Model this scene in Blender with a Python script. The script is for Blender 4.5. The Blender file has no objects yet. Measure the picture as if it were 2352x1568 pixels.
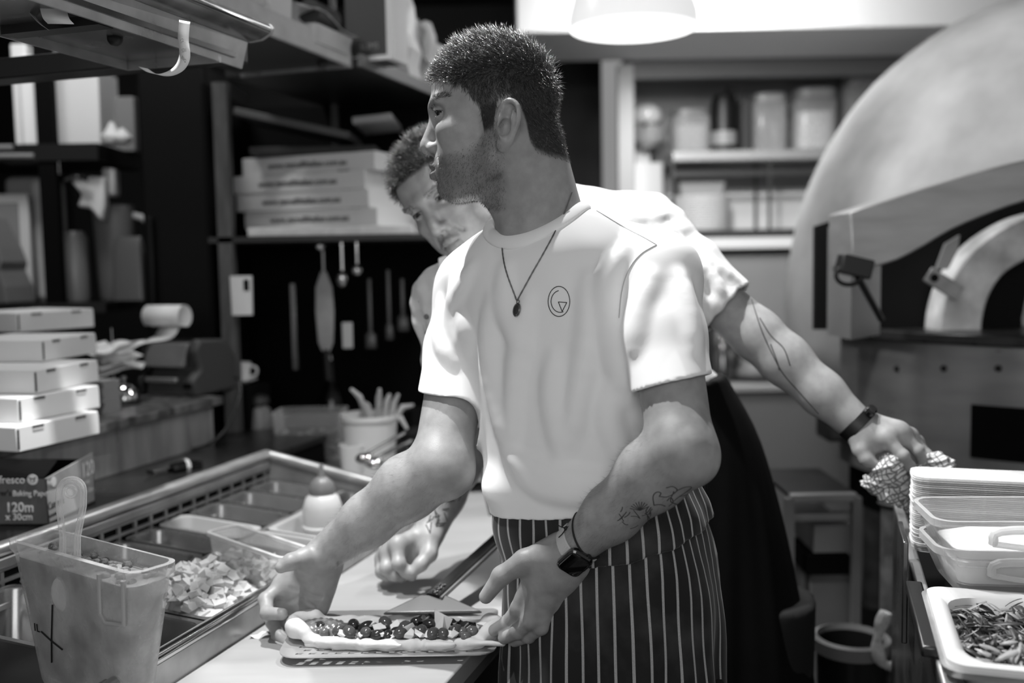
import bpy, bmesh, math, random
import numpy as np
from mathutils import Vector, Matrix, noise as mnoise
from mathutils.bvhtree import BVHTree

SC = bpy.context.scene
COL = SC.collection
random.seed(7)
RNG = np.random.default_rng(11)

# ------------------------------------------------------------------ camera
IMW, IMH, FPX = 2352.0, 1568.0, 2287.0
CAMP = np.array([0.0, 0.0, 1.5])
_p = math.atan(184 / FPX)
_q = math.radians(1.0)
CF = np.array([0, math.cos(_p), -math.sin(_p)])
_r0 = np.array([1.0, 0, 0])
_u0 = np.array([0, math.sin(_p), math.cos(_p)])
CU = _u0 * math.cos(_q) + _r0 * math.sin(_q)
CR = _r0 * math.cos(_q) - _u0 * math.sin(_q)
cam_data = bpy.data.cameras.new('camera')
cam = bpy.data.objects.new('camera', cam_data)
COL.objects.link(cam)
cam_data.sensor_width = 36.0
cam_data.lens = 36.0 * FPX / IMW
cam_data.clip_start = 0.02
_m = Matrix.Identity(4)
for _i in range(3):
    _m[_i][0] = CR[_i]; _m[_i][1] = CU[_i]; _m[_i][2] = -CF[_i]; _m[_i][3] = CAMP[_i]
cam.matrix_world = _m
cam_data.dof.use_dof = True
cam_data.dof.focus_distance = 1.38
cam_data.dof.aperture_fstop = 2.2
SC.camera = cam

# ------------------------------------------------------------------ view, world, lights
SC.view_settings.view_transform = 'Standard'
SC.view_settings.look = 'None'
SC.view_settings.gamma = 1.0
SC.view_settings.exposure = 0.22
SC.view_settings.use_curve_mapping = False
wd = bpy.data.worlds.new('world'); SC.world = wd
wd.use_nodes = True
wd.node_tree.nodes['Background'].inputs[0].default_value = (1, 1, 1, 1)
wd.node_tree.nodes['Background'].inputs[1].default_value = 0.22

def light(kind, name, loc, target, energy, size=0.1, size_y=None, spot=60, blend=0.3):
    L = bpy.data.lights.new(name, kind)
    L.energy = energy
    if kind == 'AREA':
        L.size = size
        if size_y:
            L.shape = 'RECTANGLE'; L.size_y = size_y
    elif kind == 'SPOT':
        L.shadow_soft_size = size; L.spot_size = math.radians(spot); L.spot_blend = blend
    else:
        L.shadow_soft_size = size
    o = bpy.data.objects.new(name, L)
    o.location = loc
    d = Vector(target) - Vector(loc)
    o.rotation_euler = d.to_track_quat('-Z', 'Y').to_euler()
    COL.objects.link(o)
    return o

light('SPOT', 'ceiling_spotlight', (-0.42, 1.62, 2.85), (-0.15, 1.50, 0.95), 170, size=0.02, spot=66, blend=0.25)
light('SPOT', 'forearm_fill_spot', (-0.70, 0.95, 2.85), (-0.25, 1.48, 1.05), 110, size=0.02, spot=17, blend=0.35)  # added narrow spot that brightens the forearm, not a known lamp
light('SPOT', 'track_spotlight', (0.32, 2.0, 2.85), (0.05, 1.48, 1.1), 85, size=0.02, spot=50, blend=0.3)
light('AREA', 'camera_side_fill', (-0.2, -1.3, 2.1), (-0.15, 1.6, 1.1), 17, size=1.8, size_y=1.0)  # added fill from behind the camera, lifts the shaded fronts
light('AREA', 'kitchen_ceiling_light', (0.45, 2.75, 2.85), (1.35, 3.2, 1.3), 11, size=0.5, size_y=0.5)
light('AREA', 'rear_ceiling_light', (0.75, 3.9, 2.62), (1.1, 5.3, 1.85), 18, size=0.5, size_y=0.4)
light('SPOT', 'recess_fill_spot', (0.35, 2.9, 2.8), (1.15, 5.3, 1.75), 110, size=0.05, spot=34, blend=0.6)  # added out of view to brighten the shelves and plates in the recess
light('AREA', 'rack_fill_light', (-1.15, 2.45, 2.95), (-1.45, 3.1, 1.7), 15, size=0.5, size_y=0.3)  # added lamp that lifts the dim cartons on the black rack

# ------------------------------------------------------------------ pixel / space helpers
def ray(x, y):
    return CF + CR * ((x - IMW / 2) / FPX) - CU * ((y - IMH / 2) / FPX)
def P(x, y, d):
    return CAMP + d * ray(x, y)
def PZ(x, y, z):
    q = ray(x, y); return CAMP + q * ((z - CAMP[2]) / q[2])
def PY(x, y, Y):
    q = ray(x, y); return CAMP + q * ((Y - CAMP[1]) / q[1])
TH = math.radians(17.6)
CC = np.array([math.sin(TH), math.cos(TH), 0.0])      # along the prep counter
CS = np.array([math.cos(TH), -math.sin(TH), 0.0])     # across it, towards the aisle
ZV = np.array([0, 0, 1.0])
def C(s, t, z):
    return CS * s + CC * t + ZV * z
def PPL(x, y, p0, n):
    q = ray(x, y); n = np.asarray(n, float)
    return CAMP + q * (((np.asarray(p0) - CAMP) @ n) / (q @ n))
def nrm(v):
    v = np.asarray(v, float); return v / (np.linalg.norm(v) + 1e-12)
def A(*v):
    return np.array(v, float)

# ------------------------------------------------------------------ materials
MATS = {}
def lin(v):
    v = v / 255.0
    return v / 12.92 if v <= 0.04045 else ((v + 0.055) / 1.055) ** 2.4

def mat(name, val, rough=0.5, metal=0.0, var=0.0, vscale=8.0, bump=0.0, bscale=60.0, trans=0.0, ior=1.45,
        emit=0.0, coat=0.0, stretch=None, spec=0.5, sss=0.0, alpha=1.0, detail=4.0, aniso=0.0, sheen=0.0):
    """grey procedural material, val is sRGB 0..255"""
    if name in MATS:
        return MATS[name]
    m = bpy.data.materials.new(name); m.use_nodes = True
    nt = m.node_tree; b = nt.nodes['Principled BSDF']
    c = lin(val)
    b.inputs['Base Color'].default_value = (c, c, c, 1)
    b.inputs['Roughness'].default_value = rough
    b.inputs['Metallic'].default_value = metal
    b.inputs['IOR'].default_value = ior
    b.inputs['Specular IOR Level'].default_value = spec
    b.inputs['Transmission Weight'].default_value = trans
    b.inputs['Coat Weight'].default_value = coat
    b.inputs['Alpha'].default_value = alpha
    b.inputs['Anisotropic'].default_value = aniso
    if sheen:
        b.inputs['Sheen Weight'].default_value = sheen
    if sss:
        b.inputs['Subsurface Weight'].default_value = sss
        b.inputs['Subsurface Radius'].default_value = (0.006, 0.006, 0.006)
        b.inputs['Subsurface Scale'].default_value = 1.0
    if emit:
        b.inputs['Emission Color'].default_value = (1, 1, 1, 1)
        b.inputs['Emission Strength'].default_value = emit
    if var or bump:
        tc = nt.nodes.new('ShaderNodeTexCoord')
        mp = nt.nodes.new('ShaderNodeMapping')
        nt.links.new(tc.outputs['Object'], mp.inputs['Vector'])
        if stretch:
            mp.inputs['Scale'].default_value = stretch
    if var:
        n = nt.nodes.new('ShaderNodeTexNoise'); n.inputs['Scale'].default_value = vscale; n.inputs['Detail'].default_value = detail
        nt.links.new(mp.outputs[0], n.inputs['Vector'])
        r = nt.nodes.new('ShaderNodeMapRange')
        r.inputs['From Min'].default_value = 0.3; r.inputs['From Max'].default_value = 0.7
        lo, hi = max(0, c * (1 - var)), min(1, c * (1 + var))
        r.inputs['To Min'].default_value = lo; r.inputs['To Max'].default_value = hi
        nt.links.new(n.outputs['Fac'], r.inputs['Value'])
        cb = nt.nodes.new('ShaderNodeCombineColor')
        for i in range(3):
            nt.links.new(r.outputs[0], cb.inputs[i])
        nt.links.new(cb.outputs[0], b.inputs['Base Color'])
        r2 = nt.nodes.new('ShaderNodeMapRange')
        r2.inputs['To Min'].default_value = max(0.02, rough - 0.12); r2.inputs['To Max'].default_value = min(1, rough + 0.12)
        nt.links.new(n.outputs['Fac'], r2.inputs['Value'])
        nt.links.new(r2.outputs[0], b.inputs['Roughness'])
    if bump:
        n2 = nt.nodes.new('ShaderNodeTexNoise'); n2.inputs['Scale'].default_value = bscale; n2.inputs['Detail'].default_value = 3
        nt.links.new(mp.outputs[0], n2.inputs['Vector'])
        bp = nt.nodes.new('ShaderNodeBump'); bp.inputs['Strength'].default_value = bump; bp.inputs['Distance'].default_value = 0.002
        nt.links.new(n2.outputs['Fac'], bp.inputs['Height'])
        nt.links.new(bp.outputs[0], b.inputs['Normal'])
    MATS[name] = m
    return m

STEEL = mat('brushed_steel', 190, 0.34, 0.75, var=0.18, vscale=14, stretch=(1, 1, 6))
STEELD = mat('dull_steel', 150, 0.42, 0.7, var=0.3, vscale=9)
STEELP = mat('polished_steel', 190, 0.13, 1.0, var=0.08, vscale=6)
BLACK = mat('black_paint', 18, 0.45, var=0.4, vscale=12)
BLACKM = mat('matte_black', 4, 0.8, spec=.15)
DARKP = mat('dark_plastic', 52, 0.42)
CARD = mat('white_card', 226, 0.62, var=0.03, vscale=5)
CARDIN = mat('card_edge', 150, 0.8)
PAPER = mat('white_paper', 232, 0.7, var=0.02)
WPLAST = mat('white_plastic', 222, 0.38)
def clear_mat(name, val, rough, alpha, spec=0.6, dirt=0.0):
    """thin clear plastic: part see-through, part pale glossy skin"""
    m = mat(name, val, rough, spec=spec, var=0.06, vscale=30)
    nt = m.node_tree; out = nt.nodes['Material Output']; b = nt.nodes['Principled BSDF']
    t = nt.nodes.new('ShaderNodeBsdfTransparent'); mx = nt.nodes.new('ShaderNodeMixShader')
    fr = nt.nodes.new('ShaderNodeLayerWeight'); fr.inputs['Blend'].default_value = 0.35
    ad = nt.nodes.new('ShaderNodeMath'); ad.operation = 'MULTIPLY_ADD'; ad.use_clamp = True
    ad.inputs[1].default_value = 0.6; ad.inputs[2].default_value = alpha
    nt.links.new(fr.outputs['Facing'], ad.inputs[0])
    if dirt:
        tc = nt.nodes.new('ShaderNodeTexCoord'); nz = nt.nodes.new('ShaderNodeTexNoise'); nz.inputs['Scale'].default_value = 17; nz.inputs['Detail'].default_value = 7
        nt.links.new(tc.outputs['Object'], nz.inputs['Vector'])
        rg = nt.nodes.new('ShaderNodeMapRange'); rg.inputs['From Min'].default_value = .45; rg.inputs['From Max'].default_value = .68; rg.inputs['To Max'].default_value = dirt
        nt.links.new(nz.outputs['Fac'], rg.inputs['Value'])
        a2 = nt.nodes.new('ShaderNodeMath'); a2.use_clamp = True; nt.links.new(ad.outputs[0], a2.inputs[0]); nt.links.new(rg.outputs[0], a2.inputs[1]); ad = a2
    nt.links.new(ad.outputs[0], mx.inputs[0]); nt.links.new(t.outputs[0], mx.inputs[1]); nt.links.new(b.outputs[0], mx.inputs[2])
    nt.links.new(mx.outputs[0], out.inputs['Surface'])
    return m
CLEAR = clear_mat('clear_plastic', 205, 0.2, 0.14)
FROST = clear_mat('frosted_plastic', 215, 0.35, 0.42)

# ------------------------------------------------------------------ mesh builder
def Rz(a):
    c, s = math.cos(a), math.sin(a); return np.array([[c, -s, 0], [s, c, 0], [0, 0, 1.0]])
def Rx(a):
    c, s = math.cos(a), math.sin(a); return np.array([[1.0, 0, 0], [0, c, -s], [0, s, c]])
def Ry(a):
    c, s = math.cos(a), math.sin(a); return np.array([[c, 0, s], [0, 1.0, 0], [-s, 0, c]])
RC = np.stack([CS, CC, ZV], axis=1)     # counter frame as rotation matrix

class MB:
    def __init__(self):
        self.v = []; self.f = []; self.n = 0
    def add(self, v, f):
        v = np.asarray(v, float).reshape(-1, 3)
        self.v.append(v); self.f += [tuple(int(i) + self.n for i in q) for q in f]; self.n += len(v); return self
    def hexa(self, p):
        """p: 4 bottom corners then 4 top corners, same order"""
        return self.add(p, [(3, 2, 1, 0), (4, 5, 6, 7), (0, 1, 5, 4), (1, 2, 6, 5), (2, 3, 7, 6), (3, 0, 4, 7)])
    def box(self, c, s, R=None):
        R = np.eye(3) if R is None else R
        s = np.asarray(s, float) / 2
        q = [(-1, -1, -1), (1, -1, -1), (1, 1, -1), (-1, 1, -1), (-1, -1, 1), (1, -1, 1), (1, 1, 1), (-1, 1, 1)]
        return self.hexa([np.asarray(c) + R @ (np.array(k) * s) for k in q])
    def cbox(self, s0, s1, t0, t1, z0, z1):
        q = [(s0, t0), (s1, t0), (s1, t1), (s0, t1)]
        return self.hexa([C(a, b, z0) for a, b in q] + [C(a, b, z1) for a, b in q])
    def tube(self, path, rad, n=10, caps=True, flat=None, up=None):
        path = [np.asarray(p, float) for p in path]; m = len(path)
        if np.isscalar(rad): rad = [rad] * m
        vs = []; prev = None
        for i, p in enumerate(path):
            d = nrm(path[min(i + 1, m - 1)] - path[max(i - 1, 0)])
            if prev is None:
                a = np.array([0, 0, 1.0]) if up is None else np.asarray(up, float)
                if abs(d @ nrm(a)) > 0.95: a = np.array([1.0, 0, 0])
                x = nrm(np.cross(a, d))
            else:
                x = nrm(prev - d * (prev @ d))
            prev = x; y = np.cross(d, x)
            fl = 1.0 if flat is None else flat
            for k in range(n):
                t = 2 * math.pi * k / n
                vs.append(p + rad[i] * (math.cos(t) * x + math.sin(t) * fl * y))
        fs = []
        for i in range(m - 1):
            for k in range(n):
                a, b = i * n + k, i * n + (k + 1) % n
                fs.append((a, b, b + n, a + n))
        if caps:
            fs.append(tuple(range(n - 1, -1, -1))); fs.append(tuple(range((m - 1) * n, m * n)))
        return self.add(vs, fs)
    def lathe(self, prof, c, n=24, R=None, cap0=True, cap1=True):
        R = np.eye(3) if R is None else R
        vs = []
        for r, z in prof:
            for k in range(n):
                t = 2 * math.pi * k / n
                vs.append(np.asarray(c) + R @ np.array([r * math.cos(t), r * math.sin(t), z]))
        fs = []
        for i in range(len(prof) - 1):
            for k in range(n):
                a, b = i * n + k, i * n + (k + 1) % n
                fs.append((a, b, b + n, a + n))
        if cap0: fs.append(tuple(range(n - 1, -1, -1)))
        if cap1: fs.append(tuple(range((len(prof) - 1) * n, len(prof) * n)))
        return self.add(vs, fs)
    def rloft(self, rings, c, R=None, seg=4, cap0=True, cap1=True):
        """rounded-rectangle loft; ring = (z, half_x, half_y, corner_radius[, dx, dy])"""
        R = np.eye(3) if R is None else R
        vs = []
        for g in rings:
            z, hx, hy, cr = g[:4]; dx, dy = (g[4], g[5]) if len(g) > 4 else (0, 0)
            cr = min(cr, hx * 0.999, hy * 0.999)
            for (sx, sy, a0) in ((1, 1, 0), (-1, 1, 90), (-1, -1, 180), (1, -1, 270)):
                for k in range(seg + 1):
                    a = math.radians(a0 + 90 * k / seg)
                    vs.append(np.asarray(c) + R @ np.array([dx + sx * (hx - cr) + cr * math.cos(a), dy + sy * (hy - cr) + cr * math.sin(a), z]))
        n = 4 * (seg + 1); fs = []
        for i in range(len(rings) - 1):
            for k in range(n):
                a, b = i * n + k, i * n + (k + 1) % n
                fs.append((a, b, b + n, a + n))
        if cap0: fs.append(tuple(range(n - 1, -1, -1)))
        if cap1: fs.append(tuple(range((len(rings) - 1) * n, len(rings) * n)))
        return self.add(vs, fs)
    def prism(self, poly, ext):
        """closed polygon (3d points) pushed along ext"""
        poly = [np.asarray(p, float) for p in poly]; n = len(poly); ext = np.asarray(ext, float)
        fs = [tuple(range(n - 1, -1, -1)), tuple(range(n, 2 * n))]
        for k in range(n):
            fs.append((k, (k + 1) % n, n + (k + 1) % n, n + k))
        return self.add(poly + [p + ext for p in poly], fs)
    def sheet(self, grid, thick=0.0):
        """grid[i][j] of points -> surface"""
        g = np.asarray(grid, float); a, b = g.shape[:2]
        fs = [(i * b + j, i * b + j + 1, (i + 1) * b + j + 1, (i + 1) * b + j) for i in range(a - 1) for j in range(b - 1)]
        return self.add(g.reshape(-1, 3), fs)
    def ball(self, c, r, n=12, m=8, R=None):
        r = np.asarray([r] * 3 if np.isscalar(r) else r, float); R = np.eye(3) if R is None else R
        prof = []
        vs = [np.asarray(c) + R @ np.array([0, 0, -r[2]])]
        for i in range(1, m):
            ph = -math.pi / 2 + math.pi * i / m
            for k in range(n):
                t = 2 * math.pi * k / n
                vs.append(np.asarray(c) + R @ (np.array([math.cos(ph) * math.cos(t), math.cos(ph) * math.sin(t), math.sin(ph)]) * r))
        vs.append(np.asarray(c) + R @ np.array([0, 0, r[2]]))
        fs = [(0, 1 + (k + 1) % n, 1 + k) for k in range(n)]
        for i in range(m - 2):
            for k in range(n):
                a, b = 1 + i * n + k, 1 + i * n + (k + 1) % n
                fs.append((a, b, b + n, a + n))
        L = len(vs) - 1; o = 1 + (m - 2) * n
        fs += [(o + k, o + (k + 1) % n, L) for k in range(n)]
        return self.add(vs, fs)
    def verts(self):
        return np.concatenate(self.v) if self.v else np.zeros((0, 3))

def link(name, me, m, parent=None, base=None):
    o = bpy.data.objects.new(name, me)
    if m is not None and not me.materials:
        me.materials.append(m)
    COL.objects.link(o)
    if parent is not None:
        o.parent = parent
    return o

def build(name, mb, m, parent=None, smooth=True, angle=35, bevel=0.0, solid=0.0, subsurf=0, fixn=False):
    """world-space MB -> object; origin at the base of its box, or relative to the parent's origin"""
    v = mb.verts() if isinstance(mb, MB) else np.asarray(mb[0], float)
    f = mb.f if isinstance(mb, MB) else mb[1]
    if parent is not None:
        base = world_loc(parent)
    else:
        lo, hi = v.min(0), v.max(0); base = np.array([(lo[0] + hi[0]) / 2, (lo[1] + hi[1]) / 2, lo[2]])
    me = bpy.data.meshes.new(name)
    me.from_pydata((v - base).tolist(), [], f if isinstance(f, list) else f.tolist())
    if fixn:
        bm = bmesh.new(); bm.from_mesh(me); bmesh.ops.recalc_face_normals(bm, faces=bm.faces); bm.to_mesh(me); bm.free()
    me.update()
    if smooth:
        me.polygons.foreach_set('use_smooth', [True] * len(me.polygons))
        if angle < 180:
            me.set_sharp_from_angle(angle=math.radians(angle))
    o = link(name, me, m, parent)
    if parent is None:
        o.location = base
        LOCS[o.name] = base
    else:
        LOCS[o.name] = base
    if solid:
        s = o.modifiers.new('thickness', 'SOLIDIFY'); s.thickness = solid; s.offset = 0
    if bevel:
        b = o.modifiers.new('bevel', 'BEVEL'); b.width = bevel; b.segments = 2; b.limit_method = 'ANGLE'; b.angle_limit = math.radians(40)
        b.harden_normals = False
    if subsurf:
        s = o.modifiers.new('sub', 'SUBSURF'); s.levels = subsurf; s.render_levels = subsurf
    return o
LOCS = {}
def world_loc(o):
    return LOCS[o.name]
def tag(o, label, cat, group=None):
    o['label'] = label; o['category'] = cat
    if group: o['group'] = group
    return o
def thing(name, base, label, cat, group=None):
    o = bpy.data.objects.new(name, None); COL.objects.link(o)
    o.empty_display_size = 0.05
    o.location = base; LOCS[o.name] = np.asarray(base, float)
    return tag(o, label, cat, group)
def struct(name, mb, m, **k):
    o = build(name, mb, m, **k); o['kind'] = 'structure'; return o
def text_mesh(name, body, size, m, parent, origin, xdir, ydir, extrude=0.0004, align='LEFT', sx=1.0, bold=0.0):
    cu = bpy.data.curves.new(name, 'FONT'); cu.body = body; cu.size = size; cu.extrude = extrude; cu.align_x = align; cu.offset = bold
    cu.resolution_u = 3
    tmp = bpy.data.objects.new(name + '_tmp', cu); COL.objects.link(tmp)
    dg = bpy.context.evaluated_depsgraph_get()
    me = bpy.data.meshes.new_from_object(tmp.evaluated_get(dg))
    bpy.data.objects.remove(tmp); bpy.data.curves.remove(cu)
    xd, yd = nrm(xdir), nrm(ydir); zd = np.cross(xd, yd)
    base = world_loc(parent)
    co = np.zeros(len(me.vertices) * 3); me.vertices.foreach_get('co', co); co = co.reshape(-1, 3)
    w = np.asarray(origin) + np.outer(co[:, 0] * sx, xd) + np.outer(co[:, 1], yd) + np.outer(co[:, 2], zd) - base
    me.vertices.foreach_set('co', w.ravel()); me.materials.clear(); me.update()
    o = link(name, me, m, parent); LOCS[o.name] = base
    return o

def catmull(pts, n=8):
    pts = [np.asarray(p, float) for p in pts]
    q = [2 * pts[0] - pts[1]] + pts + [2 * pts[-1] - pts[-2]]
    out = []
    for i in range(1, len(q) - 2):
        for k in range(n):
            t = k / n; a, b, c, d = q[i - 1], q[i], q[i + 1], q[i + 2]
            out.append(0.5 * ((2 * b) + (c - a) * t + (2 * a - 5 * b + 4 * c - d) * t * t + (3 * b - 3 * c + d - a) * t ** 3))
    out.append(pts[-1]); return out
# ================================================================== room shell
WALLG = mat('painted_wall', 150, 0.6, var=0.05, vscale=3)
WALLW = mat('white_paint', 225, 0.55, var=0.03, vscale=2)
WALLD = mat('black_wall', 6, 0.6, var=0.4, vscale=4)
FLOORM = mat('dark_floor', 60, 0.45, var=0.35, vscale=5)
CEILM = mat('dark_ceiling', 40, 0.8, var=0.2, vscale=2)
struct('floor', MB().box((0.3, 2.9, -0.02), (6.4, 7.6, 0.04)), FLOORM)
struct('ceiling', MB().box((0.3, 4.0, 3.02), (6.4, 5.4, 0.04)), CEILM)
struct('wall_left', MB().box((-2.62, 3.9, 1.5), (0.04, 5.6, 3.0)), WALLD)
struct('wall_right', MB().box((3.3, 3.9, 1.5), (0.04, 5.6, 3.0)), WALLG)
YW = 5.10
XJ = PY(1420, 300, YW)[0]
struct('wall_rear', MB().box(((-2.64 + XJ) / 2, 6.0, 1.5), (XJ + 2.64, 0.04, 3.0)), WALLD)
# white bulkhead beam across the kitchen
YB0 = 4.45
xb0 = PY(1187, 60, YB0)[0]
zb = PY(1500, 71, YB0)[2]
struct('trim_1', MB().box(((xb0 + 3.28) / 2, YB0 + .32, (zb + 3.0) / 2), (3.28 - xb0, 0.64, 3.0 - zb)), WALLW, bevel=0.006)
# rear wall with the recess for the shelves: jamb, head, back panel, lower wall
zl = PY(1700, 558, YW)[2]
xr = PY(2125, 300, YW)[0]
XJ2 = PY(1457, 300, YW)[0]
w = MB()
w.box(((XJ + XJ2) / 2, YW + 0.03, 1.24), (XJ2 - XJ, 0.06, 2.48))
struct('wall_jamb', w, mat('jamb_paint', 165, 0.5, var=0.04, vscale=3), bevel=0.004)
zt = PY(1700, 160, YW)[2]
struct('trim_2', MB().box(((XJ2 + xr) / 2, YW + 0.06, zt + 0.25), (xr - XJ2, 0.06, 0.5 + 0.06)), mat('recess_head', 105, 0.5))
struct('wall_back', MB().box(((XJ2 + 3.28) / 2, YW + 0.52, 1.5), (3.28 - XJ2, 0.04, 3.0)), mat('recess_paint', 140, 0.45, var=0.04, vscale=3))
struct('wall_pier', MB().box(((xr + 3.28) / 2, YW + 0.25, 1.24), (3.28 - xr, 0.5, 2.48)), mat('pier_paint', 70, 0.6, var=0.1, vscale=3))
struct('wall_lower', MB().box(((XJ2 + xr) / 2, YW + 0.25, zl / 2 - 0.03), (xr - XJ2, 0.5, zl - 0.06)), mat('lower_wall', 135, 0.5, var=0.05, vscale=3))
z1 = PY(1700, 571, YW - 0.06)[2]; z2 = PY(1700, 546, YW - 0.06)[2]
struct('trim_3', MB().box(((XJ2 + xr) / 2, YW + 0.22, (z1 + z2) / 2), (xr - XJ2, 0.57, z2 - z1)), mat('ledge_paint', 222, 0.4), bevel=0.004)

# ================================================================== shelf rack in the recess, with jars and plates
def zpx(x, y, Y): return PY(x, y, Y)[2]
def xpx(x, y, Y): return PY(x, y, Y)[0]
YR = 5.22
rk = thing('storage_rack', A((xpx(1550, 500, YR) + xpx(1860, 500, YR)) / 2, YR + 0.15, z2), 'steel two-tier rack standing on the white ledge of the rear recess', 'rack')
xl, xm, xe = xpx(1545, 350, YR), xpx(1768, 400, YR), xpx(2060, 350, YR)
za, zb_ = zpx(1650, 368, YR), zpx(1650, 345, YR)
build('upper_shelf', MB().box(((xl + xe) / 2, YR + 0.16, (za + zb_) / 2), (xe - xl, 0.32, zb_ - za)), mat('shelf_steel', 205, 0.25, 0.7), rk, bevel=0.003)
zc, zd = zpx(1700, 403, YR), zpx(1700, 391, YR)
build('crossbar', MB().box(((xl + xe) / 2, YR + 0.01, (zc + zd) / 2), (xe - xl, 0.02, zd - zc)), DARKP, rk)
ze, zf_ = zpx(1700, 540, YR), zpx(1700, 527, YR)
build('lower_shelf', MB().box(((xl + xe) / 2, YR + 0.16, z2 + (zf_ - z2) / 2), (xe - xl, 0.32, zf_ - z2)), DARKP, rk)
for xx in (xl, xm, xe):
    build('post', MB().box((xx, YR + 0.005, (z2 + za) / 2), (0.014, 0.014, za - z2)), DARKP, rk)
    build('post', MB().box((xx, YR + 0.30, (z2 + za) / 2), (0.014, 0.014, za - z2)), DARKP, rk)
# pale boards leaning behind the rack
build('back_panel', MB().box(((xl + xe) / 2, YR + 0.325, (zf_ + zc) / 2 - 0.03), (xe - xl - 0.04, 0.01, zc - zf_ - 0.08)), mat('pale_panel', 215, 0.4), rk)

def jar(name, x0, x1, ytop, ybot, Y, body, lidm, label, cat, group=None, squareness=0.5, fill=None, base_z=None):
    xc = (xpx(x0, ybot, Y) + xpx(x1, ybot, Y)) / 2; w_ = (xpx(x1, ybot, Y) - xpx(x0, ybot, Y)) / 2
    zb0 = zpx(x0, ybot, Y) if base_z is None else base_z
    h = zpx(x0, ytop, Y) - zb0
    t = thing(name, A(xc, Y + w_, zb0), label, cat, group)
    cr = w_ * squareness; c0 = A(xc, Y + w_, zb0)
    build('body', MB().rloft([(0, w_ * .9, w_ * .9, cr), (.02, w_, w_, cr), (h * .80, w_, w_, cr), (h * .86, w_ * .9, w_ * .9, cr)], c0), body, t)
    build('lid', MB().rloft([(h * .86, w_ * .94, w_ * .94, cr), (h * .98, w_ * .94, w_ * .94, cr), (h, w_ * .88, w_ * .88, cr)], c0), lidm, t)
    if fill:
        build('contents', MB().rloft([(.01, w_ * .86, w_ * .86, cr), (h * .62, w_ * .9, w_ * .9, cr)], c0), fill, t)
    return t
JARM = clear_mat('jar_plastic', 175, 0.25, 0.45)
FLOURM = mat('flour', 235, 0.9)
GREYM = mat('grey_plastic', 110, 0.4)
ztop = zb_ + 0.0005
jar('storage_tub', 1548, 1636, 248, 345, YR + .02, JARM, GREYM, 'pale square tub on the upper rack shelf beside the black flask', 'tub', base_z=ztop, fill=mat('pale_fill', 190, .8))
jar('storage_jar', 1735, 1812, 212, 345, YR + .04, JARM, mat('jar_lid', 150, .4), 'empty clear square jar on the upper rack shelf, right of the black flask', 'jar', 'clear square jars on the rear rack', base_z=ztop)
jar('storage_jar', 1832, 1930, 200, 345, YR + .04, JARM, mat('jar_lid', 150, .4), 'wide clear jar holding white flour on the upper rack shelf', 'jar', 'clear square jars on the rear rack', base_z=ztop, fill=FLOURM)
jar('storage_jar', 1948, 2036, 165, 345, YR + .04, JARM, mat('jar_lid', 150, .4), 'tallest clear jar on the rack shelf, beside the oven dome', 'jar', 'clear square jars on the rear rack', base_z=ztop)
xc = (xpx(1640, 345, YR) + xpx(1700, 345, YR)) / 2
t = thing('thermal_flask', A(xc, YR + .09, ztop), 'black jug with a handle loop on the upper rack shelf', 'jug')
hh = zpx(1660, 200, YR) - ztop; rr = (xpx(1700, 300, YR) - xpx(1640, 300, YR)) / 2
build('body', MB().lathe([(rr, 0), (rr * 1.02, .01), (rr, hh * .75), (rr * .8, hh * .9), (rr * .5, hh * .93)], A(xc, YR + .09, ztop)), BLACK, t)
build('handle', MB().tube([A(xc + .01, YR + .09, ztop + hh * .9), A(xc + .02, YR + .09, ztop + hh * 1.02), A(xc + .06, YR + .07, ztop + hh * 1.0), A(xc + .07, YR + .07, ztop + hh * .8)], .012), BLACK, t)
build('label_band', MB().lathe([(rr * 1.03, hh * .1), (rr * 1.03, hh * .32)], A(xc, YR + .09, ztop), cap0=False, cap1=False), mat('silver_band', 140, .4), t)
xc2 = (xpx(1706, 345, YR) + xpx(1732, 345, YR)) / 2
t = tag(build('carton', MB().box((xc2, YR + .12, ztop + .13), (.05, .14, .26)), mat('dark_carton', 48, .5), bevel=.003), 'narrow dark carton on the rack shelf between black flask and clear jar', 'carton')
# plates
px0, px1 = xpx(1548, 540, YR), xpx(1692, 540, YR)
pc = A((px0 + px1) / 2, YR + 0.165, zf_ + .001)
PLM = mat('crockery', 208, 0.3)
plate_me = None
n_pl = 15; zpl_top = zpx(1620, 447, YR); dz = (zpl_top - zf_) / n_pl
for k in range(n_pl):
    mbp = MB().lathe([(0.08, 0), (0.150, dz * .05), (0.158, dz * .12), (0.160, dz * .3), (0.160, dz * .8), (0.156, dz * .92), (0.10, dz * .5), (0.01, dz * .5)], pc + A(0, 0, k * dz), n=28)
    if plate_me is None:
        o = build('dinner_plate', mbp, PLM); plate_me = o.data
    else:
        o = link('dinner_plate', plate_me, PLM); o.location = pc + A(0, 0, k * dz); LOCS[o.name] = pc
    tag(o, 'white dinner plate in the stack on the lower rack shelf', 'plate', 'white plates stacked on the rear rack')
# grey crate on the lower tier
cz = zpl_top + .004
t = tag(build('bread_basket', MB().rloft([(0, .11, .08, .012), (.07, .125, .1, .014), (.07, .116, .09, .012), (.008, .1, .072, .01)], pc + A(.0, 0, n_pl * dz + .002)), mat('grey_tray', 150, .5)), 'shallow grey tray lying on top of the plate stack', 'tray')
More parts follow.
